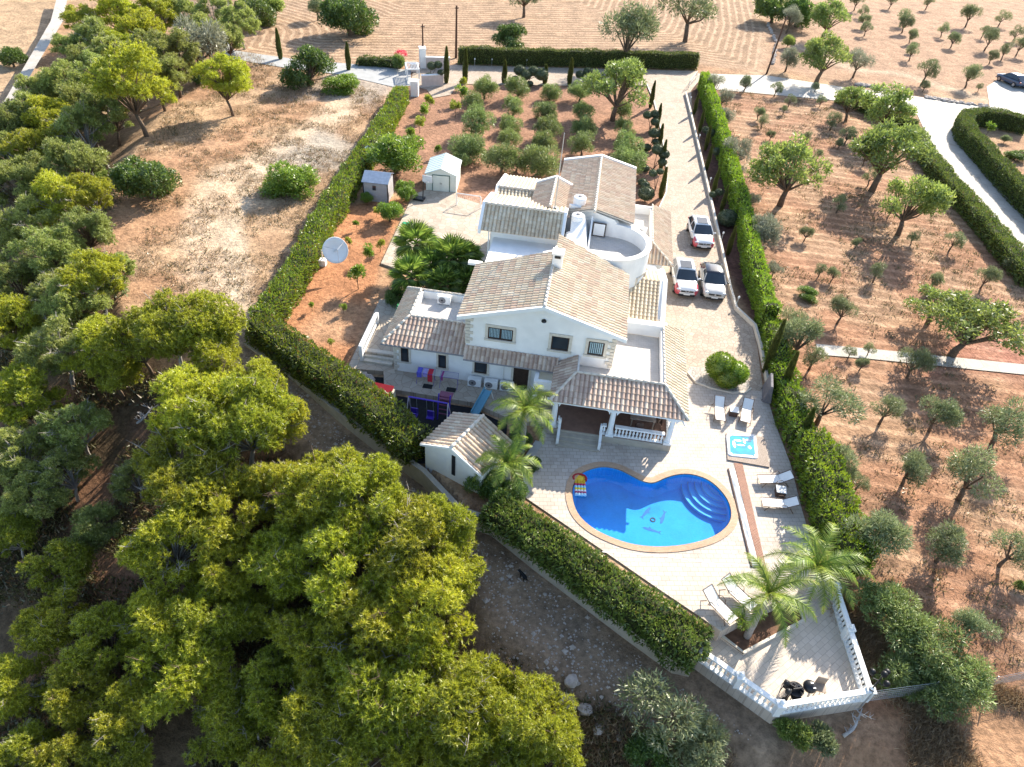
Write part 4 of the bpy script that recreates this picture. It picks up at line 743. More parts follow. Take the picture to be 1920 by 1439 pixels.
# ---------------------------------------------------------------- sheds
def frame(pa, pb_, z=0.0):
    a, b_ = np.array(at(*pa, z)), np.array(at(*pb_, z)); d = b_ - a; return tuple(a), math.atan2(d[1], d[0]), float(np.hypot(d[0], d[1]))
M['shedwhite'] = mat('cream_sheet_metal', (0.62, 0.66, 0.60), 0.5, 0.05, 2); M['shedroof'] = mat('pale_green_sheet', (0.60, 0.68, 0.66), 0.4, 0.06, 2)
o0, rz, wl = frame((799, 358), (855, 363)); s1 = empty('metal_shed', o0, rz, 'cream metal shed with pale gable roof and double doors', 'shed'); D = 3.4; h = 1.7; hr = 2.25
mb = MB(); mb.prism([(0, 0), (wl, 0), (wl, D), (0, D)], -0.05, h)
for i in range(9): mb.box((wl / 2, -0.005, 0.15 + i * 0.18), (wl, 0.02, 0.02)); mb.box((-0.005, D / 2, 0.15 + i * 0.18), (0.02, D, 0.02))
mb.wallpoly([(0, 0, h), (wl, 0, h), (wl / 2, 0, hr)], (0, 1), 0.05); mb.wallpoly([(0, D - .05, h), (wl, D - .05, h), (wl / 2, D - .05, hr)], (0, 1), 0.05); mb.build('wall', M['shedwhite'], s1)
for sg in (-1, 1):
    mb = MB(); x0 = wl / 2 + sg * (wl / 2 + 0.12); mb.slab([(x0, -0.1, h - 0.02), (wl / 2, -0.1, hr + 0.04), (wl / 2, D + 0.1, hr + 0.04), (x0, D + 0.1, h - 0.02)], 0.04)
    for i in range(9): y = i * D / 8; mb.slab([(x0, y - 0.03, h + 0.01), (wl / 2, y - 0.03, hr + 0.07), (wl / 2, y + 0.03, hr + 0.07), (x0, y + 0.03, h + 0.01)], 0.03)
    mb.build('roof', M['shedroof'], s1)
for sg in (-1, 1):
    mb = MB(); mb.box((wl / 2 + sg * 0.37, -0.03, 0.82), (0.72, 0.04, 1.55)); dd = mb.build('door', M['shedwhite'], s1); mb = MB(); mb.box((wl / 2 + sg * 0.06, -0.06, 0.85), (0.03, 0.03, 0.12)); mb.build('handle', M['black'], dd)
mb = MB(); mb.box((wl / 2, -0.025, 1.63), (1.6, 0.05, 0.06)); mb.box((wl / 2 - 0.78, -0.025, 0.82), (0.06, 0.05, 1.6)); mb.box((wl / 2 + 0.78, -0.025, 0.82), (0.06, 0.05, 1.6)); mb.build('door_frame', mat('green_frame', (0.06, 0.13, 0.11), 0.5), s1)
o0, rz, wl = frame((683, 375), (728, 380)); s2 = empty('plastic_shed', o0, rz, 'grey shed with a shiny sloping roof standing against the hedge', 'shed'); D = 2.0
mb = MB(); mb.prism([(0, 0), (wl, 0), (wl, D), (0, D)], -0.05, 1.75)
for i in range(9): mb.box((wl / 2, -0.005, 0.15 + i * 0.18), (wl, 0.02, 0.02))
mb.build('wall', mat('grey_siding', (0.42, 0.40, 0.40), 0.6, 0.08, 4), s2)
mb = MB(); mb.slab([(-0.1, -0.15, 1.78), (wl + 0.1, -0.15, 1.78), (wl + 0.1, D * 0.55, 2.3), (-0.1, D * 0.55, 2.3)], 0.06); mb.slab([(-0.1, D + 0.1, 1.85), (wl + 0.1, D + 0.1, 1.85), (wl + 0.1, D * 0.55, 2.3), (-0.1, D * 0.55, 2.3)], 0.06); mb.wallpoly([(wl, 0, 1.75), (wl, D, 1.75), (wl, D * 0.55, 2.25)], (-1, 0), 0.04); mb.wallpoly([(0, 0, 1.75), (0, D, 1.75), (0, D * 0.55, 2.25)], (1, 0), 0.04)
mb.build('roof', mat('blue_grey_roof', (0.20, 0.25, 0.33), 0.25, 0.15, 4, spec=0.7), s2); mb = MB(); mb.box((wl * 0.45, -0.03, 1.25), (0.3, 0.05, 0.42)); mb.build('window', M['glass'], s2)
for x in (0.0, wl): mb = MB(); mb.box((x, -0.02, 0.87), (0.08, 0.08, 1.75)); mb.build('corner_post', M['black'], s2)
p = ground(695, 312); tk = empty('water_tank', (p[0], p[1], 0), 0, 'pale blue water tank half hidden in the hedge behind the grey shed', 'tank'); mb = MB(); mb.lathe((0, 0, 0.5), [(0.5, 0), (0.55, 0.1), (0.55, 1.2), (0.5, 1.3), (0.2, 1.4), (0.0, 1.42)], 16); mb.build('barrel', mat('blue_tank', (0.35, 0.50, 0.62), 0.3), tk); mb = MB(); mb.lathe((0, 0, 1.88), [(0.16, 0), (0.16, 0.08)], 10); mb.build('lid', M['black'], tk)
# small football goal
o0, rz, wl = frame((855.7, 384.8), (900.8, 391.3), 0.1); g = empty('football_goal', o0, rz, 'small white football goal on the crazy paved court', 'goal'); H_ = 1.15
mb = MB(); mb.tube([(0, 0, 0), (0, 0, H_ - 0.1), (0.05, 0, H_), (wl - 0.05, 0, H_), (wl, 0, H_ - 0.1), (wl, 0, 0)], 0.04, 8); mb.build('frame', M['white'], g)
for x in (0, wl): mb = MB(); mb.tube([(x, 0, H_), (x, 0.8, 0.02), (x, 0, 0.02)], 0.02, 6); mb.build('side_stay', M['white'], g)
mb = MB()
for i in range(13): x = i * wl / 12; mb.tube([(x, 0, H_), (x, 0.8, 0.02)], 0.005, 3, False)
for j in range(7): t = j / 6; mb.tube([(0, 0.8 * t, H_ * (1 - t) + .02), (wl, 0.8 * t, H_ * (1 - t) + .02)], 0.005, 3, False)
mb.build('net', M['white'], g)
# basketball stand
p = at(786, 374, 0.1); bk = empty('basketball_stand', p, rad(-10), 'black basketball stand with white backboard beside the cream shed', 'basketball hoop'); mb = MB(); mb.box((0, 0, 0.09), (1.0, 0.7, 0.18)); bevel(mb.build('base', M['black'], bk), 0.04)
mb = MB(); mb.tube([(0.35, 0, 0.1), (0.4, 0.1, 1.9), (0.7, 0, 2.2)], 0.045, 8); mb.build('pole', M['black'], bk); mb = MB(); mb.box((0.85, -0.15, 2.15), (0.9, 0.04, 0.6)); mb.build('backboard', mat('backboard_white', (0.6, 0.62, 0.64), 0.4), bk)
mb = MB(); mb.tube([(0.85 + 0.2 * math.cos(t), -0.4 + 0.2 * math.sin(t), 1.98) for t in np.linspace(0, 6.283, 14)], 0.015, 5, False); mb.build('hoop', M['white'], bk)
p = at(762, 420, 0.1); gc = MB(); gc.add([(-0.4, -0.25, 0.01), (0.4, -0.2, 0.02), (0.35, 0.25, 0.05), (-0.35, 0.3, 0.01)], [(0, 1, 2, 3)]); gc.box((0.0, 0, 0.05), (0.5, 0.3, 0.08), 0.3); o = gc.build('garden_hose_mat', mat('green_plastic', (0.03, 0.25, 0.12), 0.5, 0.2, 12)); o.location = p; tag(o, 'small green mat on the left edge of the paved court', 'mat')
# ---------------------------------------------------------------- satellite dish
p = ground(606, 497); C_ = np.array(at(627, 470, 1.9)); sd = empty('satellite_dish', (p[0], p[1], 0), 0, 'large white satellite dish on a post beside the left hedge', 'satellite dish')
cc = Vector(C_) - Vector((p[0], p[1], 0)); nv = (Vector((0, 0, CAMH)) - Vector(C_)).normalized(); nv = (nv + Vector((0.25, 0.15, 0.0))).normalized(); rot = nv.to_track_quat('Z', 'Y').to_matrix()
mb = MB(); rr = [0, 0.25, 0.5, 0.75, 0.98]; V = []; n_ = 28
for r in rr:
    for k in range(n_): t = 2 * math.pi * k / n_; V.append(cc + rot @ Vector((r * math.cos(t), r * math.sin(t), 0.28 * r * r)))
mb.add(V, [(i * n_ + k, i * n_ + (k + 1) % n_, (i + 1) * n_ + (k + 1) % n_, (i + 1) * n_ + k) for i in range(4) for k in range(n_)]); o = mb.build('reflector', M['white'], sd, True); sm = o.modifiers.new('thickness', 'SOLIDIFY'); sm.thickness = 0.03
mb = MB(); f_ = cc + rot @ Vector((0, 0, 0.75)); mb.tube([cc, f_], 0.02, 6)
for t in (0.5, 2.6, 4.7): mb.tube([cc + rot @ Vector((0.95 * math.cos(t), 0.95 * math.sin(t), 0.25)), f_], 0.012, 5)
mb.build('feed_arm', M['steel'], sd); mb = MB(); mb.tube([(0, 0, -0.1), (0, 0, 1.2), tuple(cc - nv * 0.12)], 0.07, 8); mb.box((0, 0, 0.2), (0.5, 0.5, 0.5)); mb.build('post', M['white'], sd)
# ---------------------------------------------------------------- poles, mast
def pole(base, top_h, r, label, lean=(0, 0)):
    p = ground(*base); mb = MB(); mb.tube([(0, 0, -0.2), (lean[0], lean[1], top_h)], [r, r * 0.65], 10); o = empty('utility_pole', (p[0], p[1], p[2]), 0, label, 'utility pole'); mb.build('shaft', M['pole'], o); mb = MB(); mb.box((lean[0], lean[1], top_h - 0.3), (0.5, 0.08, 0.08)); mb.lathe((lean[0] + .2, lean[1], top_h - 0.26), [(0.04, 0), (0.05, 0.1), (0.02, 0.14)], 6); mb.build('bracket', M['black'], o)
pole((793.5, 124), 5.0, 0.13, 'shorter brown utility pole by the entrance gate'); pole((855, 109), 6.4, 0.17, 'tall brown utility pole behind the gate by the hedge end'); pole((1437, 139), 7.3, 0.14, 'leaning brown utility pole beside the road right of the field', (0.55, 0.2))
b0 = Vector(hw(-9.05, 15.0, 6.9)); t0 = Vector(at(1058.3, 250, 13.2)); am = empty('antenna_mast', b0, 0, 'thin tall grey antenna mast on the villa roof', 'antenna'); mb = MB(); mb.tube([(0, 0, -0.2), t0 - b0], [0.05, 0.03], 8); mb.build('mast', M['steel'], am); mb = MB(); mb.box((0, 0, 0.05), (0.25, 0.25, 0.1)); mb.build('bracket', M['steel'], am)
# ---------------------------------------------------------------- water tanks and heater on the roof
def vt(u, v, z, r, h, label):
    o = empty('water_tank', hw(u, v, z), 0, label, 'tank', 'white tanks on the villa roof'); mb = MB(); mb.lathe((0, 0, 0), [(r, 0), (r, h - 0.1), (r * 0.9, h - 0.03), (r * 0.5, h)], 20); mb.build('barrel', M['tank'], o, False); mb = MB(); mb.lathe((0, 0, h), [(0.14, 0), (0.14, 0.05), (0.04, 0.07)], 10); mb.build('lid', M['grey'], o)
vt(-7.35, 14.75, 5.25, 0.45, 1.55, 'upright white water tank in front, beside the round roof terrace'); vt(-7.4, 16.4, 6.2, 0.46, 1.15, 'upright white water tank with dark lid, behind the other tank')
o = empty('water_heater', hw(-7.75, 12.9, 5.75), rad(-5.2), 'lying white solar water heater drum left of the round terrace', 'water heater'); mb = MB(); mb.tube([(0, -0.75, 0), (0, -0.7, 0), (0, 0.7, 0), (0, 0.75, 0)], [0.2, 0.28, 0.28, 0.2], 14); mb.build('drum', M['tank'], o)
for y in (-0.4, 0.4): mb = MB(); mb.box((0, y, -0.35), (0.4, 0.05, 0.6)); mb.build('leg', M['steel'], o)
mb = MB(); mb.tube([(0.1, -0.8, 0.1), (0.1, -1.0, 0), (0.2, -1.0, -0.5)], 0.03, 6); mb.tube([(-0.1, -0.8, 0.1), (-0.1, -1.05, 0.05), (-0.2, -1.1, -0.5)], 0.03, 6); mb.build('pipes', mat('brass', (0.45, 0.32, 0.12), 0.4, metal=0.6), o)
# ---------------------------------------------------------------- air conditioners
def ac(p, rz, label):
    o = empty('air_conditioner', p, rz, label, 'air conditioner', 'white outdoor air conditioners'); mb = MB(); mb.box((0, 0, 0.33), (0.85, 0.34, 0.6)); bevel(mb.build('casing', M['white'], o), 0.02)
    mb = MB(); mb.tube([(-0.12, -0.172, 0.33), (-0.12, -0.185, 0.33)], 0.24, 18); mb.build('fan_grille', M['grey'], o); mb = MB(); mb.tube([(-0.12, -0.186, 0.33), (-0.12, -0.19, 0.33)], 0.07, 10); mb.build('fan_hub', M['black'], o)
    for x in (-0.3, 0.3): mb = MB(); mb.box((x, 0, 0.015), (0.08, 0.36, 0.03)); mb.build('foot', M['grey'], o)
R5 = rad(-5.2)
ac(hw(-12.25, 2.75, 0.3), R5, 'leftmost of three air conditioners along the shaded villa wall'); ac(hw(-11.2, 2.75, 0.3), R5, 'middle of three air conditioners along the shaded villa wall'); ac(hw(-10.2, 2.75, 0.3), R5, 'air conditioner nearest the dark door along the shaded villa wall')
ac(hw(-15.2, 7.25, 3.06), R5, 'air conditioner at the left on the wing roof terrace'); ac(hw(-13.55, 7.2, 3.06), R5, 'air conditioner half hidden by the gable on the wing roof terrace')
ac(hw(-2.4, 20.0, 3.05), R5, 'white unit alone on the small upper court near the round terrace')
# left wing steps and rail
stp = empty('entrance_steps', hw(-18.75, 3.4, 0.3), R5, 'three beige steps leading up beside the left wing', 'steps')
for k in range(3): mb = MB(); mb.box((0, 0.15 + 0.3 * k, 0.075 + 0.085 * k), (1.9, 0.3, 0.15 + 0.17 * k)); mb.build('step', M['trim'], stp)
mb = MB(); mb.box((0.0, 2.6, 0.24), (1.9, 4.2, 0.48)); mb.build('landing', M['rough_pave'], stp)
lr = empty('landing_balustrade', hw(-19.85, 3.6, 0.3), R5, 'white balustrade on the left edge of the stair landing', 'balustrade'); balustrade(lr, (0, 0.0), (-0.05, 3.6), 0.42, 0.24)
for y in (0, 3.6): mb = MB(); mb.box((0, y, 0.6), (0.2, 0.2, 1.25)); mb.build('post', M['white'], lr)
bn = MB(); bn.prism([(-0.25, -0.3), (0.25, -0.3), (0.28, 0.3), (-0.28, 0.3)], 0, 0.95); bn.box((0, 0, 1.0), (0.6, 0.66, 0.08)); o = bn.build('wheelie_bin', mat('green_bin', (0.02, 0.2, 0.06), 0.5)); o.location = hw(-18.35, 7.9, 0.78); tag(o, 'green bin in the dark corner above the left steps', 'bin')
# clothes racks
def rack(u, v, label, cloths):
    o = empty('clothes_rack', hw(u, v, 0.3), R5, label, 'clothes rack', 'clothes racks by the villa wall'); mb = MB(); L = 1.1
    for s_ in (-1, 1):
        for x in (-L / 2, L / 2): mb.tube([(x, -0.28 * s_, 0), (x, 0.28 * s_, 0.95)], 0.012, 5)
    for y in (-0.28, 0.28): mb.tube([(-L / 2, y, 0.95), (L / 2, y, 0.95)], 0.012, 5)
    for y in np.linspace(-0.2, 0.2, 5): mb.tube([(-L / 2, y, 0.94), (L / 2, y, 0.94)], 0.006, 4)
    mb.build('frame', M['purple'] if cloths else M['steel'], o)
    for (x, wdt, ln, c) in cloths:
        mb = MB(); mb.box((x, -0.26, 0.94 - ln / 2), (wdt, 0.03, ln)); mb.box((x, 0.0, 0.955), (wdt, 0.5, 0.02)); mb.build('garment', mat('cloth_%d' % int(c[0] * 999), c, 0.9, 0.2, 8), o)
rack(-15.3, 2.35, 'left clothes rack hung with blue and red washing', [(-0.35, 0.3, 0.35, (0.12, 0.12, 0.55)), (0.0, 0.28, 0.25, (0.35, 0.3, 0.6)), (0.33, 0.3, 0.6, (0.55, 0.03, 0.05))])
rack(-13.8, 2.3, 'nearly empty clothes rack beside the hung washing', [(-0.4, 0.12, 0.3, (0.3, 0.06, 0.2))])
for u, lb in ((-15.1, 'dark mat under the left clothes rack'), (-13.6, 'dark mat under the nearly empty clothes rack')): mb = MB(); mb.box((0, 0, 0.01), (0.6, 0.4, 0.02)); o = mb.build('door_mat', M['rubber']); o.location = hw(u, 2.0, 0.30); o.rotation_euler = (0, 0, R5); tag(o, lb, 'mat')
# ---------------------------------------------------------------- playground
def PG(px, py, z): return Vector(at(px, py, z))
a_, b_ = PG(766, 744, 1.9), PG(840, 757, 1.9); sw = empty('swing_set', (a_ + b_) / 2 - Vector((0, 0, 1.9)), math.atan2((b_ - a_).y, (b_ - a_).x), 'purple swing set in the dark play corner below the walkway', 'swing set'); L = (b_ - a_).length
mb = MB(); mb.tube([(-L / 2, 0, 1.9), (L / 2, 0, 1.9)], 0.05, 8); mb.build('top_bar', M['purple'], sw)
for x in (-L / 2, L / 2):
    for y in (-0.7, 0.7): mb = MB(); mb.tube([(x, 0, 1.9), (x * 1.06, y, 0)], 0.035, 6); mb.build('leg', mat('pale_pole', (0.4, 0.36, 0.42), 0.5), sw)
for x in (-0.9, 0.1):
    mb = MB(); mb.box((x, 0, 0.5), (0.45, 0.3, 0.08)); mb.box((x, 0.15, 0.72), (0.42, 0.06, 0.4)); 
    if x < -0.5: mb.box((x, -0.2, 0.75), (0.4, 0.06, 0.12))
    so = mb.build('seat', M['purple'], sw)
    for s_ in (-0.2, 0.2): mb = MB(); mb.tube([(x + s_, 0, 0.5), (x + s_, 0, 1.9)], 0.012, 4); mb.build('rope', M['steel'], so)
p = PG(832, 785, 0.0); cl = empty('climbing_frame', p, rad(-8), 'dark wooden climbing ladder with purple panels in the play corner', 'climbing frame')
for x in (-0.35, 0.35): mb = MB(); mb.box((x, 0, 0.9), (0.07, 0.07, 1.8), M=Matrix.Rotation(rad(-12), 3, 'X')); mb.build('rail', M['purple'], cl)
for z in (0.3, 0.6, 0.9, 1.2, 1.5): mb = MB(); mb.box((0, 0.21 * z, z), (0.66, 0.08, 0.06)); mb.build('rung', mat('maroon', (0.14, 0.04, 0.08), 0.6), cl)
mb = MB(); mb.box((0, 0.45, 1.45), (0.8, 0.7, 0.06)); mb.build('platform', mat('maroon_panel', (0.16, 0.05, 0.09), 0.6), cl)
p = PG(724, 756, 0); kt = empty('toy_kitchen', p, rad(-10), 'red and cream play house top beside the hedge in the play corner', 'play house'); mb = MB(); mb.slab([(-0.8, -0.4, 1.1), (0.5, -0.4, 1.1), (0.5, 0.2, 1.35), (-0.8, 0.2, 1.35)], 0.06); mb.build('roof', M['red'], kt)
for x in (-0.7, 0.55): mb = MB(); mb.box((x, -0.1, 0.6), (0.14, 0.4, 1.2)); mb.build('side_panel', mat('cream_plastic', (0.55, 0.5, 0.36), 0.5), kt)
p = PG(905, 765, 0); sl_ = empty('toy_slide', p, rad(60), 'pale teal toy slide at the right end of the play corner', 'slide'); mb = MB(); mb.slab([(-0.9, -0.25, 0.1), (0.5, -0.25, 1.1), (0.5, 0.25, 1.1), (-0.9, 0.25, 0.1)], 0.05); mb.slab([(-0.9, -0.28, 0.25), (0.5, -0.28, 1.25), (0.5, -0.22, 1.25), (-0.9, -0.22, 0.25)], 0.15); mb.slab([(-0.9, 0.22, 0.25), (0.5, 0.22, 1.25), (0.5, 0.28, 1.25), (-0.9, 0.28, 0.25)], 0.15); mb.build('chute', M['teal'], sl_)
for y in (-0.22, 0.22): mb = MB(); mb.tube([(0.5, y, 1.15), (0.9, y, 0)], 0.04, 6); mb.build('leg', M['white'], sl_)
# ---------------------------------------------------------------- loungers, tables
def lounger(pf, ph_, label, z=0.02, shade=False):
    "foot pixel, head pixel"
    f_, h_ = np.array(at(*pf, z + 0.3)), np.array(at(*ph_, z + 0.45)); d = h_ - f_; rz = math.atan2(d[1], d[0]); L = 1.95; c = (f_ + h_) / 2
    o = empty('sun_lounger', (c[0], c[1], z), rz, label, 'sun lounger', 'white sun loungers round the pool'); S_ = L / 2; zb_ = 0.33; bx, bz = S_ - 0.08, 0.72
    mb = MB(); mb.slab([(-S_, -0.29, zb_), (0.25, -0.29, zb_), (0.25, 0.29, zb_), (-S_, 0.29, zb_)], 0.025); mb.build('seat', M['fabric'], o); mb = MB(); mb.slab([(0.27, -0.29, zb_), (bx, -0.29, bz), (bx, 0.29, bz), (0.27, 0.29, zb_)], 0.025); mb.build('backrest', M['fabric'], o)
    mb = MB(); mb.tube([(-S_, -0.32, zb_), (-S_, 0.32, zb_), (0.25, 0.32, zb_), (bx, 0.32, bz), (bx, -0.32, bz), (0.25, -0.32, zb_), (-S_, -0.32, zb_)], 0.022, 6); mb.build('frame', M['bronze'], o)
    for y in (-0.33, 0.33):
        for x0_, x1_ in ((-S_ + 0.35, -S_ + 0.15), (0.5, 0.75)): mb = MB(); mb.tube([(x0_, y, zb_), (x1_, y * 1.1, 0.0)], 0.02, 6); mb.build('leg', M['bronze'], o)
        mb = MB(); mb.tube([(-0.1, y, zb_), (-0.02, y * 1.08, 0.55), (0.2, y * 1.08, 0.58), (0.4, y, 0.4)], 0.018, 6); mb.build('armrest', M['bronze'], o)
lounger((1351, 789), (1348, 747), 'white lounger left of the little table, nearest the villa'); lounger((1397, 793), (1403, 751), 'white lounger right of the little table below the round bush')
lounger((1428, 899), (1480, 895), 'white lounger facing left, nearer the hot tub'); lounger((1434, 942), (1491, 944), 'white lounger facing left, second down from the hot tub')
lounger((1377, 1166), (1321, 1104), 'white lounger at the corner of the upper deck above the planter'); lounger((1409, 1137), (1360, 1088), 'white lounger half under the palm fronds on the upper deck')
def stable(px, py, label):
    p = at(px, py, 0.3); o = empty('side_table', (p[0], p[1], 0.02), rad(-8), label, 'side table', 'rattan side tables with glass tops'); mb = MB(); mb.box((0, 0, 0.2), (0.5, 0.5, 0.4)); mb.build('base', M['rattan'], o); mb = MB(); mb.box((0, 0, 0.415), (0.56, 0.56, 0.03)); bevel(mb.build('table_top', mat('frosted_glass', (0.42, 0.48, 0.50), 0.2, 0.1, 4, spec=0.7), o), 0.01)
stable(1376, 771, 'dark rattan side table between the two loungers nearest the villa'); stable(1464, 921, 'dark rattan side table between the two loungers facing left')
o0 = at(1437, 742, 0.0); cx_ = empty('covered_table', o0, rad(78), 'tall grey covered table folded upright by the hedge', 'covered furniture'); mb = MB(); mb.add([(-0.8, -0.3, 0), (0.8, -0.3, 0), (0.8, 0.3, 0), (-0.8, 0.3, 0), (-0.74, -0.05, 1.35), (0.74, -0.05, 1.35), (0.74, 0.12, 1.35), (-0.74, 0.12, 1.35)], [(0, 3, 2, 1), (4, 5, 6, 7), (0, 1, 5, 4), (1, 2, 6, 5), (2, 3, 7, 6), (3, 0, 4, 7)]); bevel(mb.build('cover', mat('grey_cover', (0.16, 0.15, 0.16), 0.8, 0.2, 3, 0.03, 5), cx_), 0.05)
for x in (-0.6, 0.6): mb = MB(); mb.tube([(x, -0.32, 0.05), (x, 0.32, 0.05)], 0.05, 8); mb.build('wheel', M['rubber'], cx_)
# dining set under the veranda
dt = empty('dining_table', hw(-1.7, 1.2, 0.52), R5, 'brown dining table in the shade of the veranda', 'table'); mb = MB(); mb.box((0, 0, 0.72), (1.5, 0.9, 0.05)); mb.build('table_top', M['wood'], dt)
for x in (-0.65, 0.65):
    for y in (-0.35, 0.35): mb = MB(); mb.box((x, y, 0.35), (0.07, 0.07, 0.7)); mb.build('leg', M['wood'], dt)
def chair(p, rz, label, mt='rattan', group=None):
    o = empty('chair', p, rz, label, 'chair', group); mb = MB(); mb.box((0, 0, 0.44), (0.44, 0.44, 0.05)); mb.build('seat', M[mt], o); mb = MB(); mb.box((0, 0.21, 0.7), (0.44, 0.04, 0.5)); mb.build('backrest', M[mt], o)
    for x in (-0.19, 0.19):
        for y in (-0.19, 0.19): mb = MB(); mb.tube([(x, y, 0.44), (x * 1.1, y * 1.1, 0)], 0.02, 5); mb.build('leg', M[mt], o)
    return o
chair(hw(-1.9, 0.45, 0.52), R5 + math.pi, 'chair on the pool side of the veranda table'); chair(hw(-0.75, 1.2, 0.52), R5 - math.pi / 2, 'chair at the right end of the veranda table')
# ---------------------------------------------------------------- patio set
PQ = lambda px, py, dz=0.0: (at(px, py, PZ + dz)[0], at(px, py, PZ + dz)[1], PZ)
t = empty('bistro_table', PQ(1490, 1296, 0.5), 0, 'small round black table crowded with pots on the lower patio', 'table'); mb = MB(); mb.lathe((0, 0, 0.66), [(0.36, 0), (0.36, 0.03)], 20); mb.build('table_top', M['black'], t)
for k in range(3): mb = MB(); q_ = 2.1 * k; mb.tube([(0, 0, 0.66), (0.3 * math.cos(q_), 0.3 * math.sin(q_), 0)], 0.02, 5); mb.build('leg', M['black'], t)
tp = PQ(1490, 1296, 0.5)
for i, (dx, dy, c, lb) in enumerate(((-0.12, 0.12, 'wood', 'brown pot at the back of the round patio table'), (0.1, 0.02, 'grey', 'grey pot in the middle of the round patio table'), (0.18, -0.16, 'black', 'black pot at the front of the round patio table'))):
    mb = MB(); mb.lathe((0, 0, 0), [(0.06, 0), (0.09, 0.16), (0.08, 0.16), (0.06, 0.05)], 10); o = mb.build('pot', M[c]); o.location = (tp[0] + dx, tp[1] + dy, PZ + 0.69); tag(o, lb, 'pot', 'pots on the patio table')
for px, py, rz, lb in ((1478, 1287, 2.6, 'black metal chair left of the round patio table'), (1493, 1310, 0.2, 'black metal chair in front of the round patio table'), (1538, 1290, -0.15, 'brown slatted chair right of the kettle barbecue')): chair(PQ(px, py, 0.4), rz, lb, 'black' if px < 1500 else 'wood', 'metal chairs on the lower patio')
bq = empty('kettle_barbecue', PQ(1514, 1294, 0.4), 0, 'round black kettle barbecue on three legs on the patio', 'barbecue'); mb = MB(); mb.ball((0, 0, 0.72), (0.3, 0.3, 0.26), 16, 10); mb.build('bowl', M['black'], bq, True); mb = MB(); mb.tube([(-0.07, 0, 0.98), (-0.06, 0, 1.04), (0.06, 0, 1.04), (0.07, 0, 0.98)], 0.015, 6); mb.box((0.1, -0.16, 0.93), (0.12, 0.06, 0.01)); mb.build('handle', M['steel'], bq)
for k in range(3): q_ = 2.1 * k + 0.4; mb = MB(); mb.tube([(0.15 * math.cos(q_), 0.15 * math.sin(q_), 0.55), (0.3 * math.cos(q_), 0.3 * math.sin(q_), 0)], 0.015, 5); mb.build('leg', M['steel'], bq)
def globes(p, H_, offs, label, name='lamp_post'):
    o = empty(name, p, 0, label, 'lamp'); mb = MB(); mb.lathe((0, 0, 0), [(0.12, 0), (0.1, 0.08), (0.04, 0.15), (0.035, H_)], 10); mb.build('post', M['black'], o)
    for dx, dy, dz in offs: mb = MB(); mb.tube([(0, 0, H_ - 0.3), (dx * 0.6, dy * 0.6, H_ - 0.35 + dz), (dx, dy, H_ - 0.1 + dz)], 0.02, 5); mb.build('arm', M['black'], o); mb = MB(); mb.ball((dx, dy, H_ + dz), 0.13, 12, 8); mb.lathe((dx, dy, H_ + dz + 0.1), [(0.14, 0), (0.05, 0.08)], 10); mb.build('lamp_globe', M['black'], o, True)
cor = tuple(BRp); globes((cor[0], cor[1], PZ + 0.95), 1.1, [(-0.35, 0.2, 0), (0.3, 0.25, 0), (0.1, -0.3, 0), (0, 0, 0.25)], 'dark lamp with four globes on the right corner of the balustrade'); globes(PQ(1471, 1312, 0.0), 0.95, [(-0.16, 0.25, 0), (-0.18, -0.12, 0)], 'low two globe black lamp left of the patio table')
# driveway lamps
for px, py, lb in ((1290, 196, 'topmost small white lamp on the driveway kerb, by the back corner'), (1306, 268, 'second white lamp down the driveway kerb'), (1326, 350, 'white lamp on the driveway kerb beyond the first car'), (1349, 453, 'white lamp on the driveway kerb beside the first car'), (1377, 575, 'white lamp on the driveway kerb where the wall bends')):
    p = at(px + 3, py, 0); o = empty('garden_lamp', (p[0], p[1], 0), 0, lb, 'garden lamp', 'white lamps along the driveway kerb'); mb = MB(); mb.tube([(0, 0, 0), (0, 0, 0.75)], 0.03, 6); mb.build('post', M['steel'], o); mb = MB(); mb.lathe((0, 0, 0.75), [(0.07, 0), (0.09, 0.12), (0.03, 0.2)], 8); mb.build('lamp_head', M['white'], o)
for px, py, lb in ((890, 123.5, 'white lamp at the left of the far hedge'), (922, 124, 'white lamp in the middle of the far hedge'), (987, 125, 'white lamp at the right of the far hedge')):
    p = at(px, py, 0); o = empty('garden_lamp', (p[0], p[1], 0), 0, lb, 'garden lamp', 'white lamps before the far hedge'); mb = MB(); mb.tube([(0, 0, 0), (0, 0, 0.75)], 0.03, 6); mb.build('post', M['steel'], o); mb = MB(); mb.lathe((0, 0, 0.75), [(0.07, 0), (0.09, 0.12), (0.03, 0.2)], 8); mb.build('lamp_head', M['white'], o)
# ---------------------------------------------------------------- entrance gate
M['pinkwall'] = mat('pinkish_wall', (0.50, 0.42, 0.38), 0.85, 0.12, 2, 0.01, 12)
def wallpx(name, a, b_, h, t, m, label, cat='wall', z=0.0):
    (p, rz, L) = frame(a, b_, z); o = empty(name, p, rz, label, cat); mb = MB(); mb.box((L / 2, 0, h / 2 - 0.1), (L, t, h + 0.2)); mb.build('wall', m, o); mb = MB(); mb.box((L / 2, 0, h + 0.04), (L + 0.1, t + 0.1, 0.08)); mb.build('coping', M['white'], o); return o
wallpx('gate_pillar', (787, 126), (798, 126), 2.3, 1.2, M['plaster'], 'tall pale gate pillar at the back of the entrance', 'pillar'); wallpx('gate_wall', (799, 129), (843, 130), 1.4, 0.3, M['pinkwall'], 'back wall of the entrance beside the tall pillar'); wallpx('gate_wall', (791, 163), (831, 161), 1.3, 0.3, M['pinkwall'], 'front pinkish wall of the entrance behind the topiary')
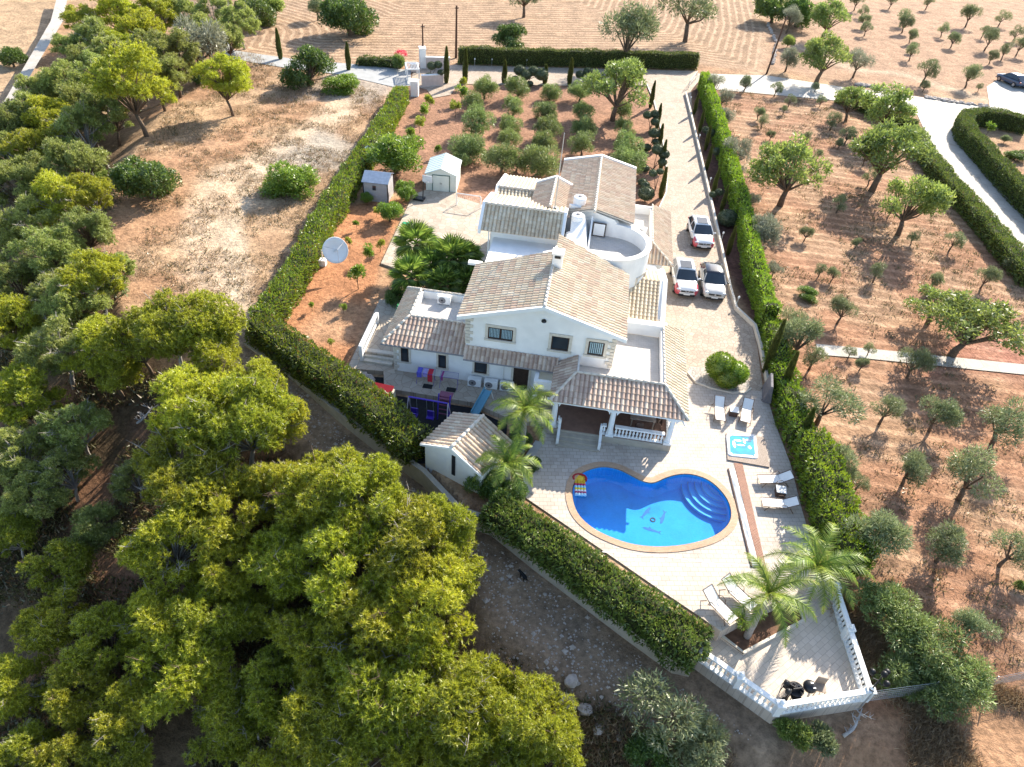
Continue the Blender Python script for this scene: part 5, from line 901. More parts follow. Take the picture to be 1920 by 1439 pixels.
wallpx('gate_pillar', (771, 178), (785, 179), 1.6, 0.9, M['plaster'], 'squat white gate pillar at the end of the left hedge', 'pillar'); wallpx('gate_pillar', (770, 134), (785, 134), 0.9, 0.5, M['pinkwall'], 'low pink pillar beside the white entrance gate', 'pillar')
p, rz, L = frame((764, 152), (786, 152), 0); gt = empty('entrance_gate', (p[0], p[1], 0), rz, 'white barred entrance gate standing by the lane', 'gate'); mb = MB(); mb.box((L / 2, 0, 1.35), (L, 0.1, 0.12)); mb.box((L / 2, 2.6, 1.35), (L, 0.1, 0.12)); mb.box((0, 1.3, 1.35), (0.12, 2.6, 0.12)); mb.box((L, 1.3, 1.35), (0.12, 2.6, 0.12)); mb.build('frame', M['white'], gt)
for k in range(8): mb = MB(); mb.box((L * (k + 0.5) / 8, 1.3, 1.36), (0.06, 2.5, 0.05)); mb.build('bar', M['steel'], gt)
for x in (0, L):
    for y in (0, 2.6): mb = MB(); mb.box((x, y, 0.65), (0.14, 0.14, 1.3)); mb.build('post', M['white'], gt)
p, rz, L = frame((1290, 168), (1304, 150), 0); g2 = empty('wire_gate', (p[0], p[1], 0), rz, 'small grey wire gate at the top end of the right hedge', 'gate'); mb = MB(); mb.tube([(0, 0, 0), (0, 0, 1.1), (L, 0, 1.1), (L, 0, 0)], 0.03, 6); mb.tube([(0, 0, 0.55), (L, 0, 0.55)], 0.02, 6); mb.build('frame', M['steel'], g2)
for k in range(6): mb = MB(); mb.tube([(L * (k + .5) / 6, 0, 0.1), (L * (k + .5) / 6, 0, 1.1)], 0.012, 4); mb.build('bar', M['steel'], g2)
# ---------------------------------------------------------------- cars
def pbr(name, c, rough=0.25, metal=0.0, coat=0.6):
    return mat(name, c, rough, 0.03, 1, metal=metal, coat=coat, spec=0.5)
M['carwhite'] = pbr('white_car_paint', (0.75, 0.75, 0.74)); M['carcream'] = pbr('cream_car_paint', (0.62, 0.59, 0.54)); M['carred'] = pbr('red_car_film', (0.55, 0.07, 0.09)); M['carblack'] = pbr('black_car_roof', (0.02, 0.022, 0.03)); M['cardark'] = pbr('dark_blue_car_paint', (0.05, 0.07, 0.12)); M['lamp'] = mat('lamp_glass', (0.55, 0.58, 0.6), 0.1, spec=0.8); M['rim'] = mat('alloy', (0.4, 0.4, 0.42), 0.3, metal=0.8)
def car(p, rz, label, paint='carwhite', roofp='carwhite', wrap=None, sunroof=True, L=4.35, group='cars parked on the driveway', name='parked_car'):
    o = empty(name, p, rz, label, 'car', group); W_ = 0.90; k = L / 4.35
    # stations: y (front is -y), half width, bottom z, belt z
    S = [(-2.17, 0.60, 0.38, 0.62), (-2.10, 0.74, 0.30, 0.78), (-1.9, 0.84, 0.24, 0.90), (-1.5, 0.89, 0.22, 0.98), (-1.0, W_, 0.22, 1.05), (-0.4, W_, 0.22, 1.03), (0.5, W_, 0.22, 1.03), (1.3, 0.90, 0.22, 1.05), (1.8, 0.87, 0.26, 1.06), (2.08, 0.78, 0.34, 1.0), (2.17, 0.66, 0.45, 0.85)]
    mb = MB(); V = []; n_ = 11
    for y, w_, zb_, zt_ in S:
        for x, t in ((-0.80, 0.0), (-0.97, 0.15), (-1.0, 0.45), (-0.985, 0.72), (-0.90, 0.93), (-0.6, 1.0), (0.0, 1.03)): V.append((x * w_, y * k, zb_ + (zt_ - zb_) * t))
        for x, t in ((0.6, 1.0), (0.90, 0.93), (0.985, 0.72), (1.0, 0.45), (0.97, 0.15), (0.80, 0.0)): V.append((x * w_, y * k, zb_ + (zt_ - zb_) * t))
    n_ = 13; ns = len(S); mb.add(V, [(i * n_ + j, i * n_ + (j + 1) % n_, (i + 1) * n_ + (j + 1) % n_, (i + 1) * n_ + j) for i in range(ns - 1) for j in range(n_)] + [tuple(range(n_))[::-1], tuple(range((ns - 1) * n_, ns * n_))])
    body = mb.build('body', M[paint], o, True); body.modifiers.new('soft', 'SUBSURF').levels = 1; body.modifiers['soft'].render_levels = 1
    if wrap:
        for sg in (-1, 1):
            mb = MB(); Q = []
            for i in (0, 1, 2, 3):
                y, w_, zb_, zt_ = S[i]
                for x, t in ((0.83, 0.96), (0.93, 0.88), (1.0, 0.70), (1.02, 0.45), (0.98, 0.12)): Q.append((sg * x * w_ * 1.015, y * k * 1.012 + (0.1 if i == 3 and t > 0.8 else 0), zb_ + (zt_ - zb_) * t + 0.005))
            mb.add(Q, [(i * 5 + j, i * 5 + j + 1, (i + 1) * 5 + j + 1, (i + 1) * 5 + j) for i in range(3) for j in range(4)]); mb.build('fender', M[wrap], o, True)
    G = [(-1.05, 0.80, 1.0, 0.0), (-0.30, 0.66, 1.52, 0.04), (0.4, 0.66, 1.57, 0.05), (1.35, 0.64, 1.50, 0.04), (1.95, 0.70, 1.0, 0.0)]
    # roof shell and glass
    mb = MB(); rf = [(-0.66, -0.32, 1.50), (0.66, -0.32, 1.50), (-0.67, 0.4, 1.56), (0.67, 0.4, 1.56), (-0.64, 1.38, 1.49), (0.64, 1.38, 1.49)]; rf = [(x, y * k, z) for x, y, z in rf]
    V = []; 
    for y, z in ((-0.34, 1.49), (0.0, 1.55), (0.5, 1.575), (1.0, 1.55), (1.42, 1.48)):
        for x, dz in ((-0.70, -0.09), (-0.63, -0.02), (-0.3, 0.01), (0.3, 0.01), (0.63, -0.02), (0.70, -0.09)): V.append((x, y * k, z + dz))
    mb.add(V, [(i * 6 + j, i * 6 + j + 1, (i + 1) * 6 + j + 1, (i + 1) * 6 + j) for i in range(4) for j in range(5)]); rr = mb.build('roof', M[roofp], o, True)
    sm_ = rr.modifiers.new('thickness', 'SOLIDIFY'); sm_.thickness = 0.05
    if sunroof: mb = MB(); mb.slab([(-0.45, -0.15 * k, 1.575), (0.45, -0.15 * k, 1.575), (0.45, 0.85 * k, 1.60), (-0.45, 0.85 * k, 1.60)], 0.02); mb.build('sunroof', M['glass'], rr)
    mb = MB(); mb.add([(-0.80, -1.08 * k, 1.02), (0.80, -1.08 * k, 1.02), (0.63, -0.34 * k, 1.49), (-0.63, -0.34 * k, 1.49), (0.0, -1.18 * k, 1.03), (0, -0.38 * k, 1.52)], [(0, 4, 5, 3), (4, 1, 2, 5)]); mb.build('windscreen', M['glass'], o, True)
    mb = MB(); mb.add([(-0.76, 1.98 * k, 1.03), (0.76, 1.98 * k, 1.03), (0.62, 1.42 * k, 1.47), (-0.62, 1.42 * k, 1.47)], [(3, 2, 1, 0)]); mb.build('rear_window', M['glass'], o)
    for sg in (-1, 1):
        mb = MB(); mb.add([(sg * 0.87, -0.95 * k, 1.02), (sg * 0.89, 0.4 * k, 1.02), (sg * 0.87, 1.75 * k, 1.04), (sg * 0.70, 1.36 * k, 1.41), (sg * 0.72, 0.4 * k, 1.46), (sg * 0.70, -0.32 * k, 1.41)], [(0, 1, 4, 5), (1, 2, 3, 4)]); mb.build('side_window', M['glass'], o)
        mb = MB(); mb.tube([(sg * 0.88, -1.0 * k, 1.02), (sg * 0.68, -0.32 * k, 1.46)], 0.035, 5); mb.tube([(sg * 0.89, 0.42 * k, 1.02), (sg * 0.72, 0.4 * k, 1.47)], 0.03, 5); mb.tube([(sg * 0.82, 1.9 * k, 1.02), (sg * 0.68, 1.4 * k, 1.46)], 0.05, 5); mb.build('pillar', M[paint], o)
        mb = MB(); mb.ball((sg * 1.0, -0.85 * k, 1.08), (0.12, 0.07, 0.07), 8, 6); mb.build('wing_mirror', M[roofp], o, True)
        mb = MB(); mb.ball((sg * 0.66, -2.0 * k, 0.76), (0.17, 0.14, 0.07), 10, 6); mb.build('headlight', M['lamp'], o, True)
        mb = MB(); mb.box((sg * 0.72, 2.08 * k, 0.86), (0.22, 0.12, 0.14)); mb.build('tail_light', M['red'], o)
        for y in (-1.32, 1.3):
            mb = MB(); mb.tube([(sg * 0.70, y * k, 0.34), (sg * 0.73, y * k, 0.34), (sg * 0.90, y * k, 0.34), (sg * 0.925, y * k, 0.34)], [0.31, 0.34, 0.34, 0.31], 20); wh = mb.build('wheel', M['rubber'], o); mb = MB(); mb.tube([(sg * 0.90, y * k, 0.34), (sg * 0.935, y * k, 0.34)], 0.21, 14); mb.build('rim', M['rim'], wh)
    mb = MB(); mb.box((0, -2.13 * k, 0.66), (0.95, 0.12, 0.12)); mb.build('grille', M['black'], o); mb = MB(); mb.box((0, -2.17 * k, 0.34), (1.25, 0.12, 0.12)); mb.build('lower_grille', M['black'], o)
    mb = MB()
    if sunroof: mb.tube([(-0.16, -2.2 * k, 0.76), (-0.06, -2.22 * k, 0.62), (0.06, -2.22 * k, 0.62), (0.16, -2.2 * k, 0.76)], 0.025, 5)
    else: mb.add([(0, -2.22 * k, 0.80), (0.08, -2.22 * k, 0.68), (0, -2.22 * k, 0.56), (-0.08, -2.22 * k, 0.68)], [(0, 3, 2, 1)])
    mb.build('badge', M['steel'], o); mb = MB(); mb.box((0, -2.24 * k, 0.45), (0.5, 0.02, 0.11)); mb.build('number_plate', M['white'], o)
    return o
def carpx(front, rear, *a, **k):
    f_, r_ = np.array(at(*front, 0.85)), np.array(at(*rear, 1.35)); d = f_ - r_; c = (f_ + r_) / 2; car((c[0], c[1], 0.012), math.atan2(d[1], d[0]) + math.pi / 2, *a, **k)
carpx((1323, 458), (1309, 397), 'white car with red front corners parked alone, farthest up the driveway', wrap='carred'); carpx((1290, 545), (1281, 477), 'white car with red front corners, left of the cream car', wrap='carred'); carpx((1342, 549), (1335, 488), 'cream car with a black roof beside the garden wall', 'carcream', 'carblack', sunroof=False, L=4.12)
for px, py, lb, c in ((1893, 158, 'dark blue car at the top right edge, left one', 'cardark'), (1914, 160, 'dark grey car at the top right edge, right one', 'carblack')): p = at(px, py, 0); car((p[0], p[1], 0.012), rad(200), lb, c, c, sunroof=False, group='cars in the yard at the top right')
# ---------------------------------------------------------------- stones, pot, dog
def stone(px, py, r, label, sd_=0):
    p = ground(px, py); s_ = r * pxm(p); mb = MB(); mb.ball((0, 0, 0), (s_, s_ * 0.8, s_ * 0.6), 12, 8, 0.13, sd_); o = mb.build('boulder', M['stone'], None, False); o.location = (p[0], p[1], p[2] + s_ * 0.2); o.rotation_euler = (0.2, 0.1, sd_); tag(o, label, 'boulder', 'boulders below the track')
for i, (x, y, r, lb) in enumerate(((1071, 1279, 15, 'pinkish boulder at the top of the group below the track'), (1063, 1318, 19, 'large rounded boulder beside the pine below the track'), (1097, 1332, 15, 'pale cracked boulder right of the large rounded one'), (1122, 1368, 13, 'low flat boulder lowest in the group'), (1160, 1385, 7, 'small stone right of the lowest boulder'), (1022, 1115, 4, 'small pale stone in the middle of the track'))): stone(x, y, r, lb, i + 1)
p = ground(1483, 1388); mb = MB(); mb.lathe((0, 0, 0), [(0.12, 0), (0.18, 0.28), (0.2, 0.3), (0.17, 0.3), (0.12, 0.06)], 14); o = mb.build('flower_pot', M['concrete']); o.location = p; tag(o, 'grey round pot lying in the bushes below the balustrade', 'pot')
def skin(name, pts, edges, m, parent=None, lv=2):
    me = bpy.data.meshes.new(name); me.from_pydata([p[0] for p in pts], edges, []); o = link(name, me, parent); me.materials.append(m); s_ = o.modifiers.new('skin', 'SKIN'); ly = me.skin_vertices[0] if me.skin_vertices else None
    if ly is None:
        bm = bmesh.new(); bm.from_mesh(me); bm.verts.layers.skin.verify(); bm.to_mesh(me); bm.free(); ly = me.skin_vertices[0]
    for i, p_ in enumerate(pts): r = p_[1]; ly.data[i].radius = (r, r) if not hasattr(r, '__len__') else r; ly.data[i].use_root = (i == 0)
    ss = o.modifiers.new('soft', 'SUBSURF'); ss.levels = lv; ss.render_levels = lv; s_.use_smooth_shade = True; return o
p = ground(984, 1090); dg = skin('dog', [((0, 0, 0.33), 0.085), ((0.14, 0, 0.34), 0.085), ((0.28, 0.0, 0.35), 0.095), ((0.38, 0.02, 0.40), 0.06), ((0.46, 0.05, 0.42), 0.06), ((0.55, 0.08, 0.38), 0.028), ((-0.1, 0, 0.34), 0.03), ((-0.24, 0.04, 0.40), 0.016), ((-0.33, 0.08, 0.5), 0.010),
    ((0.0, 0.08, 0.26), 0.045), ((0.04, 0.085, 0.17), 0.028), ((-0.03, 0.085, 0.10), 0.02), ((-0.01, 0.085, 0.015), 0.022), ((0.0, -0.08, 0.26), 0.045), ((0.04, -0.085, 0.17), 0.028), ((-0.03, -0.085, 0.10), 0.02), ((-0.01, -0.085, 0.015), 0.022),
    ((0.29, 0.07, 0.24), 0.035), ((0.30, 0.075, 0.13), 0.022), ((0.31, 0.075, 0.015), 0.022), ((0.29, -0.07, 0.24), 0.035), ((0.34, -0.075, 0.13), 0.022), ((0.37, -0.075, 0.015), 0.022), ((0.45, 0.10, 0.49), 0.018), ((0.47, 0.0, 0.49), 0.018)],
    [(0, 1), (1, 2), (2, 3), (3, 4), (4, 5), (0, 6), (6, 7), (7, 8), (0, 9), (9, 10), (10, 11), (11, 12), (0, 13), (13, 14), (14, 15), (15, 16), (2, 17), (17, 18), (18, 19), (2, 20), (20, 21), (21, 22), (4, 23), (4, 24)], mat('black_fur', (0.012, 0.012, 0.014), 0.8, 0.3, 20))
dg.location = p; dg.rotation_euler = (0, 0, rad(130)); tag(dg, 'small black dog walking on the gravel track below the hedge', 'dog')
# ---------------------------------------------------------------- vegetation
def blades(rng, P, D, size, asp, jit=0.6, sv=0.35):
    "one triangular leaf at each point P, pointing roughly along D"
    n = len(P); d = D + rng.normal(0, jit, (n, 3)); d /= np.linalg.norm(d, axis=1)[:, None] + 1e-9
    w = np.cross(d, rng.normal(0, 1, (n, 3))); w /= np.linalg.norm(w, axis=1)[:, None] + 1e-9
    s = (size * (1 + rng.uniform(-sv, sv, n)))[:, None]
    V = np.stack([P - w * s * asp / 2, P + w * s * asp / 2, P + d * s], 1)
    return V
def rdir(rng, n, zmin=-1.0):
    z = rng.uniform(zmin, 1, n); t = rng.uniform(0, 2 * np.pi, n); r = np.sqrt(1 - z * z); return np.stack([r * np.cos(t), r * np.sin(t), z], 1)
def leafmesh(name, Vs, m):
    V = np.concatenate(Vs).reshape(-1, 3); return fastmesh(name, V, np.arange(len(V)).reshape(-1, 3), m)
LM = {
 'pine': leafmat('pine_needles', (0.17, 0.21, 0.012), (0.60, 0.62, 0.045), 0.5, (0.42, 0.32, 0.08), 0.97),
 'pinel': leafmat('pale_pine_needles', (0.17, 0.21, 0.04), (0.46, 0.52, 0.13), 0.5, (0.40, 0.38, 0.22), 0.94),
 'olive': leafmat('olive_leaves', (0.11, 0.145, 0.055), (0.29, 0.33, 0.15), 0.35),
 'oliveg': leafmat('garden_olive_leaves', (0.10, 0.15, 0.035), (0.30, 0.37, 0.11), 0.35),
 'grey': leafmat('grey_olive_leaves', (0.17, 0.18, 0.11), (0.34, 0.35, 0.24), 0.35),
 'broad': leafmat('carob_leaves', (0.10, 0.165, 0.03), (0.33, 0.41, 0.09), 0.5),
 'dark': leafmat('dark_green_leaves', (0.045, 0.09, 0.015), (0.17, 0.26, 0.04), 0.35),
 'bright': leafmat('citrus_leaves', (0.10, 0.20, 0.015), (0.28, 0.38, 0.04), 0.45),
 'yellow': leafmat('young_tree_leaves', (0.22, 0.28, 0.02), (0.42, 0.45, 0.05), 0.45),
 'hedge': leafmat('hedge_leaves', (0.06, 0.115, 0.010), (0.24, 0.31, 0.02), 0.4, (0.30, 0.12, 0.03), 0.93),
 'hedgeb': leafmat('bright_hedge_leaves', (0.10, 0.19, 0.010), (0.28, 0.38, 0.02), 0.4),
 'hedged': leafmat('dark_hedge_leaves', (0.05, 0.085, 0.012), (0.19, 0.24, 0.04), 0.3, (0.16, 0.08, 0.03), 0.95),
 'cypress': leafmat('cypress_leaves', (0.04, 0.06, 0.012), (0.15, 0.17, 0.03), 0.3),
 'topiary': leafmat('topiary_leaves', (0.045, 0.07, 0.03), (0.12, 0.15, 0.07), 0.2),
 'palm': leafmat('palm_leaves', (0.09, 0.16, 0.02), (0.30, 0.38, 0.05), 0.4, (0.42, 0.34, 0.08), 0.93, 0.03),
 'fan': leafmat('fan_palm_leaves', (0.07, 0.14, 0.02), (0.30, 0.42, 0.07), 0.45, gloss=0.06),
 'straw': leafmat('dry_grass', (0.26, 0.17, 0.08), (0.50, 0.38, 0.22), 0.3),
 'scrub': leafmat('undergrowth_leaves', (0.06, 0.065, 0.02), (0.16, 0.15, 0.06), 0.3, (0.26, 0.13, 0.06), 0.75),
 'flower': leafmat('pink_flowers', (0.6, 0.02, 0.08), (0.75, 0.08, 0.15), 0.3),
}
def lobes(rng, r, K, zs=0.65, spread=0.62, rl=(0.28, 0.42), zmin=-0.35):
    D = rdir(rng, K, zmin); C_ = D * (r * spread * rng.uniform(0.6, 1.15, K))[:, None]; C_[:, 2] *= zs; return C_, r * rng.uniform(*rl, K)
PROTO = {}
def treemesh(kind, var):
    key = (kind, var)
    if key in PROTO: return PROTO[key]
    rng = np.random.default_rng(abs(hash(kind)) % 1000 if False else sum(map(ord, kind)) * 13 + var); mb = MB(); rn = random.Random(var * 7 + len(kind)); bark = 'bark'
    def limbs(H, C_, r0, fork, m=None, lean=(0, 0), frac=1.0):
        top = Vector((lean[0], lean[1], H * fork)); mb.tube([(0, 0, -0.5), (lean[0] * 0.4, lean[1] * 0.3, H * fork * 0.5), tuple(top)], [r0 * 1.25, r0 * 0.9, r0 * 0.75], 8)
        for c in C_[: int(len(C_) * frac)]:
            e = Vector((c[0], c[1], c[2] + H)); md = top.lerp(e, 0.5) + Vector((rn.uniform(-.2, .2), rn.uniform(-.2, .2), rn.uniform(-.1, .25))); mb.tube([tuple(top), tuple(md), tuple(e)], [r0 * 0.45, r0 * 0.28, r0 * 0.08], 5, False)
    if kind in ('pine', 'pinel'):
        R, H = 2.8, 3.7; K = 32; C_, rl = lobes(rng, R, K, 0.85, 0.80, (0.13, 0.34), -0.7); Vs = []
        for c, r in zip(C_, rl):
            n = int(150 * (r / 0.9) ** 2) + 10; D = rdir(rng, n, -0.35); T_ = c + D * (r * rng.uniform(0.35, 1.2, n))[:, None] * [1, 1, 0.8]
            k = 18; P = np.repeat(T_, k, 0); DD = np.repeat(D * 0.5 + [0, 0, 0.5], k, 0); Vs.append(blades(rng, P + rng.normal(0, 0.02, P.shape), DD, 0.215, 0.19, 0.85))
        limbs(H, C_, 0.16, 0.45, lean=(0.3, 0.2)); bark = 'barkgrey' if var % 2 else 'bark'; zoff = H
        for _ in range(26):
            c = C_[rn.randrange(K)]; e = Vector((c[0] * 1.25, c[1] * 1.25, H + c[2] + 0.9)); s_ = Vector((c[0] * 0.6, c[1] * 0.6, H + c[2] * 0.5)); mb.tube([tuple(s_), tuple(s_.lerp(e, 0.6) + Vector((0.1, 0.1, 0.1))), tuple(e)], [0.045, 0.025, 0.008], 4, False)
            for _q in range(3): a_ = s_.lerp(e, rn.uniform(.5, .95)); mb.tube([tuple(a_), (a_[0] + rn.uniform(-.5, .5), a_[1] + rn.uniform(-.5, .5), a_[2] + rn.uniform(0, .4))], [0.018, 0.005], 3, False)
        m = LM[kind]
    elif kind in ('olive', 'oliveg', 'grey'):
        R, H = 1.35, (1.65 if kind != 'oliveg' else 1.1); K = 17 if kind == 'oliveg' else (15, 9, 12, 8)[var]; C_, rl = lobes(rng, R, K, 0.85, 0.72, (0.18, 0.48), -0.6 if kind != 'oliveg' else -0.8); Vs = []
        for c, r in zip(C_, rl):
            n = int(620 * (r / 0.6) ** 2); D = rdir(rng, n, -0.8); P = c + D * (r * rng.uniform(0.5, 1.12, n))[:, None]; Vs.append(blades(rng, P, D + [0, 0, 0.35], 0.17, 0.28, 0.55))
        limbs(H, C_, 0.12, 0.45, lean=(rn.uniform(-.3, .3), rn.uniform(-.3, .3))); m = LM[kind]; zoff = H
    elif kind in ('broad', 'dark', 'bright', 'yellow', 'bushb'):
        R, H = 2.3, (2.6 if kind == 'broad' else 1.45 if kind in ('dark', 'bushb') else 2.0); K = 20; C_, rl = lobes(rng, R, K, 0.62 if kind not in ('dark', 'bushb') else 0.85, 0.85 if kind == 'broad' else 0.72, (0.15, 0.38) if kind == 'broad' else (0.24, 0.42), -0.4 if kind == 'broad' else -0.9); Vs = []
        for c, r in zip(C_, rl):
            n = int((430 if kind == 'broad' else 560) * (r / 0.8) ** 2); D = rdir(rng, n, -0.6); P = c + D * (r * rng.uniform(0.5, 1.12, n))[:, None] * [1, 1, 0.85]; Vs.append(blades(rng, P, D * 0.5 + [0, 0, 0.3], 0.21, 0.5, 0.75))
        limbs(H, C_, 0.2, 0.42, lean=(rn.uniform(-.4, .4), 0.2)); m = LM['bright' if kind == 'bushb' else kind]; zoff = H
    elif kind == 'shrub':
        R, H = 1.0, 0.6; C_, rl = lobes(rng, R, 9, 0.6, 0.5, (0.35, 0.5), -0.2); Vs = []
        for c, r in zip(C_, rl): n = 420; D = rdir(rng, n, -0.5); P = c + D * (r * rng.uniform(0.4, 1.1, n))[:, None]; Vs.append(blades(rng, P, D + [0, 0, .4], 0.16, 0.4, 0.6))
        limbs(H, C_, 0.05, 0.3); m = LM['olive' if var % 2 else 'broad']; zoff = H
    elif kind == 'sapling':
        R, H = 0.6, 1.1; C_, rl = lobes(rng, R, 6, 0.9, 0.55, (0.3, 0.5), -0.8); Vs = []
        for c, r in zip(C_, rl): n = 130; D = rdir(rng, n, -0.8); P = c + D * (r * rng.uniform(0.4, 1.1, n))[:, None]; Vs.append(blades(rng, P, D + [0, 0, .4], 0.16, 0.45, 0.7))
        limbs(H, C_, 0.03, 0.4); m = LM['yellow' if var % 2 else 'bright']; zoff = H
    elif kind == 'cypress':
        R, H = 0.45, 2.0; n = 7000; t = rng.uniform(0, 2 * np.pi, n); z = rng.uniform(0.0, 4.2, n); prof = 0.40 * np.sin(np.clip((z + 0.35) / 4.6, 0, 1) ** 0.75 * np.pi) ** 0.7 + 0.02; rr = prof * rng.uniform(0.55, 1.05, n) * (1 + 0.15 * np.sin(t * 3 + z * 2.3))
        P = np.stack([rr * np.cos(t), rr * np.sin(t), z], 1); D = np.stack([np.cos(t) * 0.4, np.sin(t) * 0.4, np.ones(n)], 1); Vs = [blades(rng, P - [0, 0, H], D, 0.20, 0.3, 0.3)]; mb.tube([(0, 0, -0.4), (0, 0, 3.8)], [0.07, 0.02], 6); m = LM['cypress']; zoff = H
    me = leafmesh(kind + '_crown', Vs, m); me.transform(Matrix.Translation((0, 0, zoff))); tm = mb.mesh(kind + '_trunk', M[bark], True); PROTO[key] = (me, tm, R, H); return PROTO[key]
NAMES = {'pinel': ('pine_tree', 'pine tree'), 'pine': ('pine_tree', 'pine tree'), 'olive': ('olive_tree', 'olive tree'), 'oliveg': ('olive_tree', 'olive tree'), 'grey': ('olive_tree', 'olive tree'), 'broad': ('carob_tree', 'tree'), 'dark': ('evergreen_bush', 'bush'), 'bushb': ('broad_bush', 'bush'), 'bright': ('citrus_tree', 'tree'), 'yellow': ('young_tree', 'tree'), 'shrub': ('shrub', 'shrub'), 'sapling': ('sapling', 'sapling'), 'cypress': ('cypress_tree', 'cypress')}
rt = random.Random(11); cnt = [0]
def plant(kind, px, py, rpx, label, group=None, name=None, cat=None, hs=1.0, nv=4, base=None, sz=1.0):
    cnt[0] += 1; me, tm, R, H = treemesh(kind, cnt[0] % nv); x, y, z = ground(px, py, 2.0); s = 1.0
    for _ in range(8):
        s = rpx * (1.1 if kind[:4] == 'pine' else 1.12) * pxm((x, y, z + 2)) / R; p = ground(px, py, H * s * hs); x, y, z = p
    nm, ct = NAMES[kind]; o = empty(name or nm, (x, y, z), rt.uniform(0, 6.28), label, cat or ct, group); o.scale = (s, s, s * hs)
    link('trunk', tm, o); link('crown', me, o); return o
ORD = ['leftmost', 'second from the left', 'third from the left', 'fourth from the left', 'fifth from the left', 'sixth from the left', 'seventh from the left', 'eighth from the left', 'ninth from the left', 'tenth from the left', 'eleventh from the left', 'twelfth from the left', 'thirteenth from the left', 'fourteenth from the left', 'fifteenth from the left', 'sixteenth from the left', 'seventeenth from the left', 'eighteenth from the left', 'nineteenth from the left', 'twentieth from the left']
def band(kind, phrase, L, group, **k):
    L = sorted(L)
    for i, t in enumerate(L):
        o = ORD[i] if i < len(L) - 1 or len(L) < 3 else 'rightmost'
        kd = kind if len(t) < 4 else t[3]
        if kd == 'pine' and (t[1] < 330 or t[0] < 260 and t[1] < 1000) and (t[0] * 7 + t[1]) % 3: kd = 'pinel'
        plant(kd, t[0], t[1], t[2], '%s, %s' % (phrase, o), group, **k)
PG_ = 'pines of the wood on the left slope'
band('pine', 'pine cut by the bottom edge of the photo', [(35, 1425, 62), (125, 1440, 58), (230, 1428, 52), (545, 1440, 66), (680, 1420, 88), (810, 1435, 80), (930, 1425, 82), (1030, 1418, 58)], PG_)
band('pine', 'pine in the lowest full row of the wood', [(30, 1290, 60), (150, 1290, 60), (245, 1340, 60), (340, 1260, 78), (430, 1345, 70), (520, 1290, 70), (620, 1330, 92), (740, 1290, 98), (865, 1330, 92), (985, 1352, 82)], PG_)
band('pine', 'pine in line with the patio planter', [(100, 1170, 58), (200, 1200, 64), (295, 1170, 66), (390, 1160, 70), (490, 1150, 54), (600, 1190, 78), (700, 1190, 92), (800, 1140, 88)], PG_)
band('pine', 'pine in line with the lower pool edge', [(20, 1010, 45), (115, 1070, 54), (330, 1020, 82), (425, 1065, 64), (560, 1050, 78), (665, 1060, 92), (780, 1030, 86), (845, 1075, 58)], PG_)
band('pine', 'pine level with the pool house wall', [(40, 850, 60), (120, 890, 52), (60, 940, 50), (180, 985, 44), (345, 900, 84), (425, 950, 80), (520, 920, 66), (610, 930, 82), (700, 940, 78), (830, 985, 60), (740, 985, 60)], PG_)
band('pine', 'pine level with the ground air conditioners', [(45, 750, 62), (140, 800, 56), (215, 700, 44), (250, 900, 40), (370, 770, 80), (450, 800, 84), (520, 790, 52), (480, 728, 52)], PG_)
band('pine', 'pine level with the left wing roof', [(25, 620, 60), (105, 655, 66), (190, 650, 56), (140, 575, 54), (265, 640, 56), (320, 620, 66), (385, 610, 62), (400, 670, 50)], PG_)
band('pine', 'pine level with the satellite dish', [(35, 530, 58), (100, 480, 58), (175, 530, 54), (50, 425, 58), (160, 435, 46), (215, 510, 36), (110, 560, 50)], PG_)
band('pine', 'pine level with the grey shed', [(35, 350, 54), (115, 380, 56), (75, 285, 48), (145, 310, 50), (95, 330, 44), (165, 375, 44), (30, 290, 44)], PG_)
band('pine', 'pine in the upper wood, below the far left track', [(30, 235, 44), (100, 230, 46), (150, 245, 48), (75, 175, 40), (125, 165, 44), (185, 150, 46), (165, 200, 44), (205, 210, 44), (60, 215, 44), (215, 110, 42)], PG_)
band('pine', 'pine near the top edge, right of the far left track', [(150, 45, 32), (135, 95, 34), (185, 75, 42), (215, 25, 40), (255, 60, 44), (300, 30, 38), (320, 110, 50), (400, 22, 36), (450, 40, 34), (295, 150, 40), (390, 70, 38), (280, 100, 42), (230, 100, 38), (345, 25, 36), (430, 75, 30), (160, 120, 36)], PG_)
plant('pine', 250, 160, 66, 'big pine leaning over the brown slope at the edge of the upper wood', PG_)
plant('grey', 360, 75, 56, 'large pale grey tree crown in the upper wood with its trunk showing', name='grey_pine_tree', cat='pine tree')
plant('pine', 425, 150, 46, 'lone bright pine standing right of the upper wood, shadow on bare ground', 'single pines')
plant('dark', 20, 108, 24, 'small round tree on the far left field edge'); plant('dark', 365, 140, 26, 'dark bush under the pale grey tree'); plant('dark', 480, 25, 34, 'spreading bush beside the lane at the top edge'); plant('shrub', 505, 12, 30, 'low bush on the bank above the lane')
plant('shrub', 210, 545, 30, 'grey green bush at the lower edge of the clearing'); plant('shrub', 175, 330, 26, 'dark bush at the foot of the wood beside the clearing')
plant('dark', 275, 338, 50, 'dark round bush standing alone in the clearing, nearer the wood'); plant('bushb', 541, 338, 48, 'bright green bush in the clearing beside the long hedge', name='broad_bush', cat='bush', hs=0.7); plant('dark', 575, 128, 46, 'dense dark round bush beside the lane'); plant('bushb', 638, 158, 32, 'low light green bush right of the dense dark bush', name='broad_bush', cat='bush', hs=0.6)
